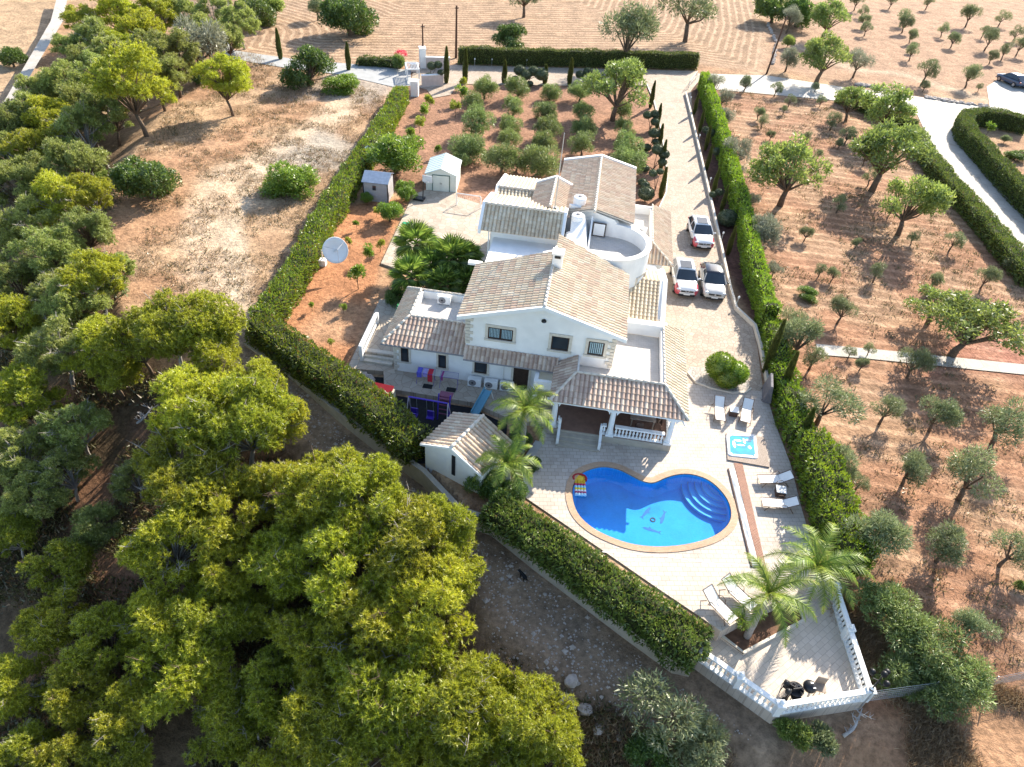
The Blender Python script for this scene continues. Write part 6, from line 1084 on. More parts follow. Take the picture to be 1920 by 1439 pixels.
plant('dark', 655, 32, 46, 'dark tree on the field edge above the lane'); plant('olive', 593, 12, 18, 'small tree cut by the top edge above the lane'); plant('dark', 957, 75, 32, 'round dark bush behind the far hedge, left one'); plant('olive', 1178, 62, 48, 'large loose tree behind the far hedge, right one', hs=0.9); plant('olive', 1300, 8, 48, 'tree with a short trunk on the field at the top edge'); plant('olive', 985, -12, 30, 'tree top cut by the top edge above the round dark bush')
# garden olives in rows
for phrase, L in (('olive bush in the garden row nearest the top drive', [(910, 166, 22), (968, 167, 23), (1032, 172, 17), (1088, 172, 20)]), ('olive bush in the second garden row from the driveway strip', [(888, 192, 20), (961, 201, 20), (1024, 207, 20), (1092, 210, 19), (1168, 207, 19)]),
                  ('olive bush in the third garden row from the driveway strip', [(892, 230, 31), (956, 233, 19), (1025, 241, 25), (1095, 241, 23), (1170, 243, 20)]), ('olive bush in the fourth garden row from the driveway strip', [(880, 276, 30), (953, 262, 21), (1020, 268, 22), (1093, 272, 25), (1176, 270, 25)]),
                  ('olive bush in the garden row just behind the villa roofs', [(862, 300, 18), (940, 300, 30), (968, 303, 24), (1012, 300, 32), (1180, 305, 29)])):
    band('oliveg', phrase, L, 'olive bushes of the villa garden')
plant('broad', 1158, 160, 52, 'largest bright tree in the garden beside the top of the driveway'); plant('bright', 740, 287, 52, 'big light green tree between the hedge and the cream shed', hs=0.8, name='mulberry_tree')
plant('bright', 731, 396, 23, 'round citrus tree at the left edge of the paved court'); plant('bright', 760, 358, 20, 'citrus tree between the two sheds'); plant('bright', 688, 370, 12, 'small citrus in front of the grey shed')
band('sapling', 'yellow green sapling in the left part of the olive garden', [(866, 170, 12), (854, 198, 11), (806, 185, 11), (798, 205, 11), (786, 228, 11), (772, 250, 12), (820, 280, 8), (868, 152, 8)], 'saplings in the garden')
band('sapling', 'small sapling on the orange soil below the citrus tree', [(693, 470, 13), (669, 512, 18), (712, 455, 10), (693, 350, 8)], 'saplings in the garden')
band('sapling', 'tiny plant on the orange soil near the left steps', [(643, 575, 8), (585, 572, 7), (620, 640, 7), (668, 420, 7), (655, 450, 8), (705, 395, 7)], 'saplings in the garden')
# orchard on the right
band('olive', 'small olive along the pale road in the right orchard', [(1399, 155, 13), (1456, 165, 12), (1482, 187, 10), (1541, 188, 9), (1470, 206, 7), (1530, 163, 8)], 'orchard trees')
band('grey', 'thin grey olive beside the long right hedge', [(1340, 160, 18), (1356, 180, 20), (1356, 220, 17), (1383, 285, 25), (1385, 325, 15), (1410, 372, 16), (1432, 430, 30), (1452, 505, 14)], 'thin olives along the right hedge')
band('olive', 'small orchard tree between big trees and road', [(1424, 212, 10), (1432, 226, 12), (1562, 225, 15), (1446, 253, 8), (1515, 258, 11), (1590, 252, 16), (1535, 290, 8), (1575, 268, 9), (1625, 295, 13), (1635, 330, 15)], 'orchard trees')
band('olive', 'small orchard tree in line with the three parked cars', [(1513, 437, 13), (1575, 380, 16), (1540, 505, 13), (1563, 515, 12), (1646, 510, 18), (1755, 525, 15), (1851, 520, 19), (1607, 455, 10), (1790, 450, 18), (1670, 395, 12), (1715, 445, 13)], 'orchard trees')
plant('broad', 1487, 312, 62, 'large bright carob tree at the upper left of the orchard', hs=1.0); plant('broad', 1665, 285, 62, 'large carob tree beside the road, second big one', hs=1.0); plant('broad', 1715, 375, 50, 'bright carob tree nearest the road hedge', hs=1.15); plant('broad', 1662, 200, 46, 'light green tree growing out of the road hedge'); plant('broad', 1600, 190, 30, 'pale tree along the road hedge, left of the taller one')
plant('broad', 1820, 605, 78, 'wide fig tree beside the pale path on the right', hs=0.8, name='fig_tree'); plant('broad', 1760, 570, 46, 'upper left part tree next to the wide fig', hs=0.8, name='fig_tree'); plant('bushb', 1516, 552, 20, 'low bright fig bush in the orchard left of the olive', name='fig_bush', cat='bush', hs=0.6)
band('olive', 'orchard olive right of the driveway bend', [(1580, 582, 23), (1500, 630, 40), (1480, 600, 26), (1528, 668, 24)], 'orchard trees')
band('olive', 'small olive standing along the pale path', [(1596, 660, 12), (1632, 655, 12), (1617, 682, 13), (1717, 680, 27)], 'orchard trees')
plant('olive', 1552, 750, 50, 'large olive leaning over the right hedge by the hot tub', hs=0.9); plant('olive', 1577, 870, 36, 'loose olive just right of the dense hedge by the loungers')
band('olive', 'orchard olive in the row below the pale path', [(1664, 768, 29), (1762, 778, 32), (1893, 790, 46)], 'orchard trees'); band('olive', 'orchard olive in the row level with the left facing loungers', [(1711, 880, 34), (1831, 892, 52)], 'orchard trees')
band('olive', 'orchard olive level with the end of the brick strip', [(1638, 1008, 50), (1778, 1022, 40), (1900, 1030, 40), (1640, 975, 20)], 'orchard trees'); plant('olive', 1826, 1178, 34, 'olive right of the scrub beside the patio'); plant('olive', 1612, 905, 20, 'small olive between the dense hedge and the orchard row'); plant('shrub', 1915, 1100, 14, 'little bush at the right edge below the orchard')
band('oliveg', 'bushy evergreen in the clump right of the lower patio', [(1655, 1130, 48), (1700, 1165, 52), (1745, 1215, 62), (1700, 1260, 50), (1800, 1270, 56), (1770, 1300, 48)], 'evergreen clump by the patio', hs=0.8, name='evergreen_bush', cat='bush')
# bottom shrubs
plant('olive', 1255, 1345, 78, 'large silvery olive below the patio, upper left one', hs=0.8); plant('olive', 1320, 1410, 62, 'silvery olive below the patio, cut by the bottom edge', hs=0.8); plant('dark', 1225, 1420, 46, 'dark bush at the bottom edge left of the silvery olives', hs=0.8)
plant('shrub', 1500, 1378, 30, 'bush under the balustrade right of the grey pot'); plant('shrub', 1545, 1385, 34, 'greenish bush below the right part of the balustrade'); plant('shrub', 1470, 1365, 22, 'small bush against the patio wall'); plant('dark', 1295, 1405, 30, 'small dark bush between the silvery olives', hs=.8)
# far orchard, top right
band('olive', 'small far olive in the top right field, upper part', [(1607, 3, 12), (1672, 2, 10), (1742, 2, 11), (1620, 20, 10), (1622, 38, 11), (1626, 52, 11), (1694, 30, 13), (1699, 42, 14), (1820, 28, 16), (1880, 32, 12)], 'small trees of the far orchard')
band('olive', 'small far olive in the top right field, middle part', [(1711, 66, 11), (1771, 54, 11), (1790, 73, 12), (1856, 72, 16), (1908, 60, 12), (1846, 58, 10), (1712, 96, 13), (1714, 88, 8)], 'small trees of the far orchard')
band('olive', 'small far olive in the top right field, lower part', [(1740, 130, 20), (1822, 140, 18), (1838, 163, 7), (1886, 95, 13), (1862, 105, 11), (1915, 85, 14), (1735, 160, 9)], 'small trees of the far orchard')
plant('broad', 1555, 28, 34, 'tree with visible trunk in the top clump by the field corner'); plant('dark', 1455, 15, 36, 'darkest bush of the top clump by the field corner'); plant('dark', 1500, 25, 34, 'dark green tree in the middle of the top clump'); plant('grey', 1482, 35, 19, 'grey olive in front of the top clump'); plant('broad', 1548, 100, 42, 'wide light tree over the road in the upper right'); plant('grey', 1480, 108, 19, 'grey olive left of the wide light tree'); plant('grey', 1610, 115, 22, 'grey bush right of the wide light tree'); plant('shrub', 1478, 80, 14, 'small grey bush above the grey olive by the road')
plant('dark', 1905, 292, 18, 'clipped bush inside the hedged garden on the right', hs=0.6); plant('sapling', 1858, 237, 9, 'bright sapling inside the hedged garden'); plant('shrub', 1885, 262, 10, 'pale shrub inside the hedged garden')
band('shrub', 'bush on the field side of the road hedge on the right', [(1790, 365, 14), (1850, 420, 22), (1880, 460, 22), (1900, 500, 20)], 'bushes by the road hedge')
# cypresses along the drive
for base, top, lb in (((837, 157), (838, 88), 'thin cypress just right of the front entrance wall'), ((872, 157), (875, 92), 'tallest cypress behind the sapling, right of the entrance'), ((945, 157), (945, 113), 'thin cypress at the garden edge, behind the first olive bush'), ((1021, 158), (1019, 120), 'slimmest cypress at the garden edge, between the topiaries'), ((1067, 160), (1071, 108), 'cypress at the garden edge left of the far topiary'), ((1200, 150), (1199, 112), 'cypress behind the largest garden tree'), ((1219, 203), (1231, 152), 'cypress at the top of the driveway bed'), ((1231, 241), (1241, 194), 'second cypress down the driveway bed'), ((1234, 279), (1245, 233), 'third cypress down the driveway bed'), ((1238, 318), (1252, 262), 'fourth cypress down the driveway bed'), ((1238, 372), (1249, 314), 'thick cypress at the lower end of the driveway bed'), ((526, 112), (521, 54), 'tall cypress beside the lane left of the dark bush'), ((654, 132), (652, 80), 'thin cypress right of the dark tree by the lane'),
                      ((1433, 700), (1472, 600), 'leaning cypress above the grey covered table'), ((1463, 740), (1482, 660), 'narrow cypress in the hedge below the grey covered table'), ((1495, 835), (1515, 765), 'narrow cypress at the start of the dense hedge')):
    x, y, z = ground(*base); me, tm, R, H = treemesh('cypress', cnt[0] % 3); cnt[0] += 1
    best = min(np.arange(1.2, 7, 0.1), key=lambda h: abs((lambda c: CY + FOC * c[1] / c[2])(ROT.T @ np.array([x, y, z + h - CAMH])) - top[1])); s = best / 4.3
    o = empty('cypress_tree', (x, y, z), rt.uniform(0, 6), lb, 'cypress', 'cypresses round the villa'); wx = 0.55 if base[1] > 180 else 0.7; o.scale = (wx, wx, s); link('trunk', tm, o); link('crown', me, o)
# thin sprigs in the dark bed by the right hedge
for i, (bx_, by_, tx, ty) in enumerate(((1301, 215, 1308, 188), (1311, 248, 1317, 222), (1322, 282, 1328, 260), (1324, 320, 1334, 285), (1336, 365, 1348, 333), (1352, 398, 1362, 376), (1364, 478, 1380, 434))):
    x, y, z = ground(bx_, by_); me, tm, R, H = treemesh('cypress', i % 3); o = empty('cypress_tree', (x, y, z), i, 'thin young cypress in the shaded driveway bed, %s from the top' % ('first', 'second', 'third', 'fourth', 'fifth', 'sixth', 'seventh')[i], 'cypress', 'young cypresses in the shaded bed'); s = 0.62; o.scale = (0.45, 0.45, s); link('trunk', tm, o); link('crown', me, o)
def ballmesh(seed=0, core=True):
    rng = np.random.default_rng(seed); D = rdir(rng, 2600); V = blades(rng, D * (0.93 + rng.uniform(-0.06, 0.08, 2600))[:, None], D, 0.14, 0.5, 0.5); mb = MB(); mb.ball((0, 0, 0), 0.9, 14, 10); n0 = len(mb.v)
    VV = np.concatenate([np.array(mb.v), V.reshape(-1, 3)]); me = bpy.data.meshes.new('clipped_ball'); me.from_pydata(VV.tolist(), [], [tuple(f) for f in mb.f] + [(n0 + 3 * i, n0 + 3 * i + 1, n0 + 3 * i + 2) for i in range(len(V))]); return me
BM_ = {}
def ball_obj(k):
    if k not in BM_: me = ballmesh(1); me.materials.append(LM[k]); BM_[k] = me
    return BM_[k]
def topiary(base, balls, label, k='topiary', group=None):
    p = ground(*base); o = empty('topiary', p, 0, label, 'topiary', group)
    for dx, dy, h, r in balls:
        mb = MB(); mb.tube([(0, 0, 0), (dx * 0.3, dy * 0.3, h * 0.5), (dx, dy, h)], [0.05, 0.035, 0.03], 6, False); mb.build('stem', M['bark'], o); b_ = link('foliage_ball', ball_obj(k), o); b_.location = (dx, dy, h); b_.scale = (r, r, r * 0.8)
topiary((805, 160), [(0, 0, 0.9, 0.62), (0.25, 0.3, 2.2, 0.55), (1.0, 0.6, 2.3, 0.5), (1.4, 0, 1.6, 0.4)], 'dark topiary of stacked balls before the entrance wall'); topiary((985, 158), [(-0.8, 0.3, 1.5, 0.75), (0, -0.3, 1.2, 0.7), (0.9, 0.5, 1.5, 0.7), (1.9, 0.2, 1.3, 0.85), (-1.3, -0.4, 0.7, 0.4), (0.6, -0.9, 0.4, 0.4)], 'wide cloud pruned topiary behind the second olive bush'); topiary((1100, 158), [(-1.0, 0, 1.1, 0.55), (0, 0.4, 1.4, 0.6), (0.9, 0.0, 1.0, 0.6), (0.2, -0.6, 0.8, 0.45)], 'smaller cloud pruned topiary right of the wide one')
topiary((1218, 245), [(-0.5, 0.3, 1.6, 0.5), (0.3, 0.5, 1.7, 0.5), (0.4, -0.2, 1.1, 0.5)], 'topmost cloud topiary in the driveway bed'); topiary((1218, 280), [(0.2, 0.2, 1.7, 0.6), (0.4, -0.4, 1.0, 0.4), (-0.4, -0.6, 0.4, 0.45), (-1.0, -0.3, 0.4, 0.4)], 'second cloud topiary in the driveway bed'); topiary((1225, 318), [(0.1, 0.3, 2.0, 0.6), (0.8, 0.2, 1.6, 0.55), (0.7, -0.4, 1.0, 0.45), (-0.9, -0.6, 0.3, 0.4), (-1.2, 0, 0.4, 0.4)], 'third cloud topiary in the driveway bed'); topiary((1228, 358), [(-0.4, 0.6, 1.5, 0.4), (0.3, 0.9, 1.6, 0.35), (-1.2, 0.8, 0.4, 0.45), (-1.0, 0.2, 0.4, 0.45)], 'lowest cloud topiary in the driveway bed'); topiary((1209, 378), [(0, 0, 0.8, 0.75)], 'round clipped ball beside the villa roof corner')
topiary((1327, 262), [(-0.4, 0.2, 1.0, 0.45), (0, -0.6, 1.0, 0.5)], 'small topiary in the shaded bed below the top lamp'); topiary((1340, 300), [(0, 0.1, 0.9, 0.45)], 'small grey ball in the shaded bed'); topiary((1345, 375), [(0, 0, 0.8, 0.4), (-0.6, -0.2, 0.6, 0.35)], 'pair of small balls in the shaded bed'); topiary((1361, 422), [(0, 0, 0.7, 0.85)], 'large grey green ball in the shaded bed beside the first car')
# big clipped bush in the gravel bed
p = ground(1356, 715); o = empty('clipped_bush', p, 0, 'big round clipped green bush in the gravel bed', 'bush')
for i, (dx, dy, h, r, sz) in enumerate(((-0.35, 0.25, 1.05, 1.0, 0.9), (0.55, -0.15, 0.95, 0.85, 0.85), (0.0, -0.45, 0.75, 0.85, 0.8))): b_ = link('foliage_lobe', ball_obj('hedgeb' if i < 2 else 'hedge'), o); b_.location = (dx, dy, h); b_.scale = (r, r, r * sz)
mb = MB(); mb.tube([(0, 0, -0.1), (0, 0, 0.8)], [0.1, 0.08], 8); mb.build('trunk', M['bark'], o)
# ---- hedges
M['hcore'] = mat('hedge_inner_twigs', (0.035, 0.04, 0.012), 0.95, 0.4, 9, 0.04, 14)
def hedge(px, w_, h, label, k='hedge', side=0.0, dens=130, z0=None, name='hedge', leaf=0.17, wob=0.12, raw=None, taper=0.0):
    P = [np.array(p) for p in (raw or [at(x, y, 0) for x, y in px])]; rng = np.random.default_rng(len(P) * 7 + int(h * 10)); Vs = []
    fine = []
    for a, b_ in zip(P[:-1], P[1:]):
        L = np.linalg.norm(b_[:2] - a[:2]); n = max(1, int(L / 0.7)); fine += [a + (b_ - a) * i / n for i in range(n)]
    fine.append(P[-1]); F_ = np.array(fine); base = np.array([0.0 if z0 is not None and z0 == 0 else T(p[0], p[1]) for p in F_]) if z0 is None or z0 == 0 else np.full(len(F_), z0); N_ = []
    for i in range(len(F_)):
        d = F_[min(i + 1, len(F_) - 1)] - F_[max(i - 1, 0)]; d = d[:2] / np.linalg.norm(d[:2]); N_.append([-d[1], d[0]])
    N_ = np.array(N_); prof = np.array([(-0.46, 0), (-0.5, 0.45), (-0.47, 0.9), (-0.38, 1.0), (0, 1.0), (0.38, 1.0), (0.47, 0.9), (0.5, 0.45), (0.46, 0)])
    org = P[0].copy(); org[2] = base[0]; ws = w_ * (1 + 0.12 * (np.array([vnoise(i * 0.37, 1.3, 1, 3) for i in range(len(F_))]).reshape(-1) - 0.5) * 2); hh = h * (1 + 0.10 * (np.array([vnoise(i * 0.45, 7.7, 1, 5) for i in range(len(F_))]).reshape(-1) - 0.5) * 2)
    G = np.zeros((len(F_), len(prof), 3))
    for j, (a, z) in enumerate(prof): G[:, j, 0] = F_[:, 0] + N_[:, 0] * (a * ws + side); G[:, j, 1] = F_[:, 1] + N_[:, 1] * (a * ws + side); G[:, j, 2] = base + z * hh
    G -= org; nf, npf = G.shape[:2]; core = (G - G.mean(1, keepdims=True)) * 0.86 + G.mean(1, keepdims=True)
    A = G[:-1, :-1].reshape(-1, 3); B_ = G[1:, :-1].reshape(-1, 3); C_ = G[:-1, 1:].reshape(-1, 3); D_ = G[1:, 1:].reshape(-1, 3); nr = np.cross(B_ - A, C_ - A); ar = np.linalg.norm(nr, axis=1); nr /= ar[:, None] + 1e-9; cen = np.repeat(G.mean(1)[:-1, None], npf - 1, 1).reshape(-1, 3); fl = np.sign(np.sum(((A + D_) / 2 - cen) * nr, 1)); nr *= fl[:, None]
    n = (ar * dens).astype(int) + 1; I = np.repeat(np.arange(len(A)), n); u, v = rng.random(len(I)), rng.random(len(I)); Q = A[I] * ((1 - u) * (1 - v))[:, None] + B_[I] * (u * (1 - v))[:, None] + C_[I] * ((1 - u) * v)[:, None] + D_[I] * (u * v)[:, None]
    NI = nr[I]
    for e_, sg_ in ((0, -1), (nf - 1, 1)):
        k_ = int(w_ * h * dens * 1.3); a_ = rng.uniform(-0.47, 0.47, k_); z_ = rng.uniform(0, 1, k_); dx_ = np.array([N_[e_][1], -N_[e_][0]]) * sg_; E_ = np.stack([F_[e_, 0] + N_[e_, 0] * (a_ * ws[e_] + side), F_[e_, 1] + N_[e_, 1] * (a_ * ws[e_] + side), base[e_] + z_ * hh[e_]], 1) - org; E_[:, :2] += dx_ * 0.06; Q = np.concatenate([Q, E_]); NI = np.concatenate([NI, np.tile([dx_[0], dx_[1], 0.0], (k_, 1))])
    bmp = vnoise(Q[:, 0] + Q[:, 2], Q[:, 1], 1.6, 8) - 0.5
    Q = Q + NI * np.maximum(rng.uniform(-0.10, 0.05, len(Q)) + bmp * wob * 2, -0.09)[:, None]; V = blades(rng, Q, NI * 0.8 + [0, 0, 0.35], leaf, 0.5, 0.55)
    vv = np.concatenate([core.reshape(-1, 3), V.reshape(-1, 3)]); n0 = nf * npf; fs = [(i * npf + j, (i + 1) * npf + j, (i + 1) * npf + j + 1, i * npf + j + 1) for i in range(nf - 1) for j in range(npf - 1)] + [tuple(range(npf)), tuple((nf - 1) * npf + j for j in range(npf))] + [(n0 + 3 * i, n0 + 3 * i + 1, n0 + 3 * i + 2) for i in range(len(V))]
    me = bpy.data.meshes.new(name); me.from_pydata(vv.tolist(), [], fs); me.materials.append(LM[k]); me.materials.append(M['hcore']); nc_ = (nf - 1) * (npf - 1) + 2; me.polygons.foreach_set('material_index', [1] * nc_ + [0] * (len(fs) - nc_)); o = link(name, me); o.location = org; return tag(o, label, 'hedge')
hedge([(766, 192), (742, 240), (712, 293), (676, 350), (644, 405), (618, 450), (597, 500), (567, 553), (540, 596), (516, 630)], 1.7, 1.9, 'long left hedge running from the gate past the satellite dish', side=-0.75, wob=0.2)
hedge([(492, 632), (560, 685), (640, 738), (700, 786), (745, 822), (786, 858)], 2.0, 1.9, 'thick hedge turning along the track to the pool house', side=-0.15, z0=0, wob=0.22)
hedge([(925, 960), (1000, 1012), (1080, 1068), (1160, 1126), (1240, 1184), (1308, 1226)], 1.9, 1.5, 'dark leafy hedge along the front edge of the pool deck', k='hedged', dens=190, wob=0.3, leaf=0.19, z0=-0.3, side=-0.1)
hedge([(1307, 165), (1335, 260), (1358, 350), (1381, 440), (1392, 515), (1410, 580), (1420, 618)], 1.1, 2.2, 'bright green clipped hedge beside the driveway bed', k='hedgeb', side=0.55)
hedge([(1424, 625), (1436, 690), (1452, 760), (1474, 835)], 1.4, 1.6, 'loose middle stretch of the right hedge above the hot tub', k='hedgeb', wob=0.3, side=0.62)
hedge([(1484, 850), (1506, 925), (1528, 1000), (1562, 1078)], 2.0, 2.2, 'dense bright stretch of hedge behind the left facing loungers', k='hedgeb', side=0.8, wob=0.22)
hedge([(862, 122), (960, 125), (1100, 128), (1230, 130), (1306, 132)], 1.2, 2.1, 'far straight clipped hedge across the field edge', k='hedged', side=0.6)
hedge([(672, 124), (705, 126), (752, 128)], 1.4, 0.9, 'low hedge with pink flowers along the lane', k='hedged', side=0.6, wob=0.4)
hedge([(1568, 192), (1620, 212), (1680, 240), (1706, 250)], 1.4, 1.4, 'hedge in the orchard corner under the light green tree', k='hedged', side=0.3)
hedge([(1718, 262), (1742, 300), (1785, 355), (1830, 405), (1880, 462), (1945, 540)], 1.8, 1.5, 'dark hedge bordering the orchard along the right road', k='hedged', side=-0.8)
hedge([(1915, 250), (1870, 240), (1830, 235), (1806, 237), (1797, 248), (1806, 270), (1840, 308), (1885, 358), (1960, 440)], 1.7, 2.0, 'clipped hedge curving round the garden at the right edge', k='hedged')
p = ground(752, 112); fl_ = np.random.default_rng(3); D = rdir(fl_, 500, 0); plant('shrub', 746, 119, 15, 'green part of the shrub under the pink flowers', hs=1.2); V = blades(fl_, D * 0.7 * fl_.uniform(0.6, 1, 500)[:, None] * [1.2, 0.9, 1.1] + [0, 0, 0.5], D, 0.14, 0.6, 0.6); o = link('flowering_shrub', leafmesh('flowering_shrub', [V], LM['flower'])); o.location = p; tag(o, 'pink flowering shrub beside the entrance', 'shrub')
# ---- palms
def feather_palm(base, crown, label, R=1.9, nf=18, hgt=None, seed=0):
    x, y, z = ground(*base) if base[1] < 1130 or base[0] < 1300 else (*at(base[0], base[1], PZ)[:2], PZ); rng = random.Random(seed)
    if hgt is None: hgt = min(np.arange(1.0, 6, 0.1), key=lambda h: abs((lambda c: CY + FOC * c[1] / c[2])(ROT.T @ np.array([x, y, z + h - CAMH])) - crown[1]))
    t = np.array(at(crown[0], crown[1], z + hgt)); lean = (t[0] - x, t[1] - y); o = empty('palm_tree', (x, y, z), 0, label, 'palm'); mb = MB(); k = 9; mb.tube([(lean[0] * (i / k) ** 1.4, lean[1] * (i / k) ** 1.4, hgt * i / k - 0.1) for i in range(k + 1)], [0.17 - 0.004 * i + (0.015 if i % 2 else 0) for i in range(k + 1)], 10); mb.build('trunk', M['barkgrey'], o, True)
    hub = Vector((lean[0], lean[1], hgt))
    for i in range(nf):
        a = i * 2.399 + rng.uniform(-.2, .2); el = 1.15 - 1.25 * (i / nf) + rng.uniform(-.1, .1); L = R * rng.uniform(0.9, 1.12); pts = []; d = Vector((math.cos(a) * math.cos(el), math.sin(a) * math.cos(el), math.sin(el))); q = hub.copy(); n = 14
        for j in range(n + 1): pts.append(q.copy()); q = q + d * (L / n); d = (d + Vector((0, 0, -0.075 - 0.012 * j))).normalized()
        mb = MB(); mb.tube([tuple(p_) for p_ in pts], [0.022 * (1 - j / (n + 1)) + 0.004 for j in range(n + 1)], 4, False)
        for j in range(2, n * 3 + 1):
            t_ = j / 3.0; i0 = min(int(t_), n - 1); P_ = pts[i0].lerp(pts[i0 + 1], t_ - i0); dd = (pts[i0 + 1] - pts[i0]).normalized(); sd_ = dd.cross(Vector((0, 0, 1)))
            if sd_.length < 0.01: sd_ = Vector((1, 0, 0))
            sd_.normalize(); ll = 0.50 * math.sin(math.pi * min(1, (t_ / n) * 0.86 + 0.14)) + 0.08
            for sg in (-1, 1):
                e = P_ + (sd_ * sg + dd * 0.75 + Vector((0, 0, rng.uniform(-0.45, 0.15)))).normalized() * ll; w_ = dd * 0.028; mb.add([tuple(P_ - w_), tuple(P_ + w_), tuple(e)], [(0, 1, 2)])
        mb.build('frond', LM['palm'], o)
    return o
feather_palm((978, 850), (985, 768), 'feather palm between the walkway door and the pool steps', 2.3, 16, seed=1); feather_palm((953, 918), (950, 868), 'bright feather palm beside the pool house corner', 2.1, 15, seed=2)
feather_palm((1399, 1196), (1442, 1112), 'feather palm rising from the planter over the upper deck loungers', 2.5, 15, seed=3); feather_palm((1484, 1143), (1532, 1062), 'fuller feather palm at the right end of the planter', 2.6, 20, seed=4)
def fan_palm(cx_, cy_, rpx, h, label, seed=0, nf=26):
    p = ground(cx_, cy_, h); o = empty('fan_palm', p, 0, label, 'palm', 'fan palms beside the left wing'); rng = random.Random(seed); R = rpx * pxm((p[0], p[1], h)); mb = MB(); mb.tube([(0, 0, -0.2), (0, 0, h - 0.2)], [0.22, 0.17], 8); mb.build('trunk', M['bark'], o)
    for i in range(nf):
        a = i * 2.399; el = 1.3 - 1.9 * i / nf; L = R * 0.55; d = Vector((math.cos(a) * math.cos(el), math.sin(a) * math.cos(el), math.sin(el))); hub = Vector((0, 0, h - 0.2)); e = hub + d * L; mb = MB(); mb.tube([tuple(hub), tuple(e)], [0.02, 0.015], 4, False); sd_ = d.cross(Vector((0, 0, 1))).normalized(); up = sd_.cross(d)
        K = 19;
        for j in range(K):
            t = (j / (K - 1) - 0.5) * 3.9; v = (d * math.cos(t) + sd_ * math.sin(t)); ln = R * 0.68 * (0.75 + 0.25 * math.cos(t)); tip = e + v * ln - Vector((0, 0, 0.12)); wv = v.cross(up).normalized() * 0.055; m_ = e + v * ln * 0.55 + up * 0.03; mb.add([tuple(e), tuple(m_ + wv), tuple(tip), tuple(m_ - wv)], [(0, 1, 2), (0, 2, 3)])
        mb.build('frond', LM['fan'], o)
for i, (x, y, r, h, lb) in enumerate(((780, 452, 42, 3.0, 'fan palm farthest up beside the paved court'), (770, 513, 40, 2.4, 'fan palm nearest the left wing roof corner'), (848, 478, 42, 2.8, 'fan palm in the middle of the clump beside the court'), (832, 528, 34, 2.2, 'low fan palm right behind the wing terrace'), (873, 480, 34, 2.4, 'dark fan palm against the tower wall'), (808, 495, 36, 2.2, 'shaded fan palm inside the clump'), (875, 525, 30, 1.8, 'fan palm half hidden by the gable roof'))): fan_palm(x, y, r, h, lb, i)
for i, (x, y, r, lb) in enumerate(((745, 560, 22, 'cactus like dark bush at the wing roof corner'), (800, 470, 24, 'dark bush filling the palm clump, upper'), (820, 510, 26, 'dark bush filling the palm clump, lower'), (905, 905, 32, 'dark bush below the pool house gable, left'), (950, 925, 34, 'dark bush under the bright feather palm'), (975, 825, 24, 'dark bush at the foot of the palm by the walkway'), (1000, 870, 16, 'dark bush between palm and pale slab'))): plant('dark', x, y, r, lb, hs=0.9)
sheet('slab', [(984, 880), (1020, 830), (1004, 826), (975, 870), (985, 920), (1000, 928)], 0.045, M['concrete'])
for x, y, r, lb in ((1380, 1172, 22, 'bright shrub in the planter beside the leaning palm trunk'), (1412, 1152, 22, 'bright shrub in the planter against the deck wall'), (1446, 1140, 20, 'small bright shrub in the middle of the planter')):
    p = at(x, y, PZ + 0.5); me, tm, R, H = treemesh('sapling', 0); s = r * pxm(p) / R; o = empty('shrub', (p[0], p[1], PZ + 0.1), 1.0, lb, 'shrub'); o.scale = (s, s, s * 0.7); link('trunk', tm, o); link('crown', me, o)
# ---------------------------------------------------------------- dead wood, rubble, ground cover
def deadtree(px, py, L, label, seed, n=9, dirn=None, h=0.6, up=0.5, name='dead_tree'):
    p = ground(px, py, h); rng = random.Random(seed); mb = MB(); base = Vector((0, 0, 0)); o = empty(name, (p[0], p[1], p[2]), 0, label, 'dead tree'); d0 = Vector(dirn or (0.5, 0.5, up)).normalized(); pts = [base]
    for i in range(6): d0 = (d0 + Vector((rng.uniform(-.25, .25), rng.uniform(-.25, .25), rng.uniform(-.05, .15)))).normalized(); pts.append(pts[-1] + d0 * L / 6)
    mb.tube([tuple(q) for q in pts], [0.09 - 0.012 * i for i in range(7)], 7); mb.build('trunk', M['deadwood'], o, True); mb = MB()
    for k in range(n):
        i = rng.randrange(1, 6); q = pts[i].copy(); d = Vector((rng.uniform(-1, 1), rng.uniform(-1, 1), rng.uniform(0, 0.9))).normalized(); l = L * rng.uniform(0.2, 0.45); P_ = [q.copy()]
        for j in range(4): d = (d + Vector((rng.uniform(-.35, .35), rng.uniform(-.35, .35), rng.uniform(-.1, .2)))).normalized(); q = q + d * l / 4; P_.append(q.copy())
        mb.tube([tuple(a) for a in P_], [0.04, 0.03, 0.02, 0.012, 0.005], 5, False)
        for s_ in range(4): a = P_[rng.randrange(1, 4)]; e = a + Vector((rng.uniform(-1, 1), rng.uniform(-1, 1), rng.uniform(0, .8))).normalized() * l * 0.4; mb.tube([tuple(a), tuple(e)], [0.014, 0.004], 4, False)
    mb.build('branches', M['deadwood'], o, True)
deadtree(1590, 1370, 1.6, 'bare grey fallen branches below the right end of the balustrade', 3, 10, (0.7, 0.3, 0.3)); deadtree(160, 640, 3.6, 'bare white dead tree standing among the left pines, upper one', 5, 12, (-0.3, 0.5, 0.9), 3.0); deadtree(105, 770, 3.0, 'bare white dead tree among the left pines, lower one', 6, 12, (-0.5, 0.3, 0.8), 2.5)
deadtree(940, 1310, 2.6, 'pale broken branch reaching out from the lower pines', 8, 7, (0.9, 0.3, 0.35), 1.5); deadtree(480, 1370, 2.0, 'pale bare branches in the dark gap near the bottom', 9, 9, (-0.3, 0.6, 0.5), 1.0); deadtree(340, 1160, 1.8, 'white twiggy dead branch in the shaded wood', 10, 9, (0.3, 0.5, 0.6), 1.2)
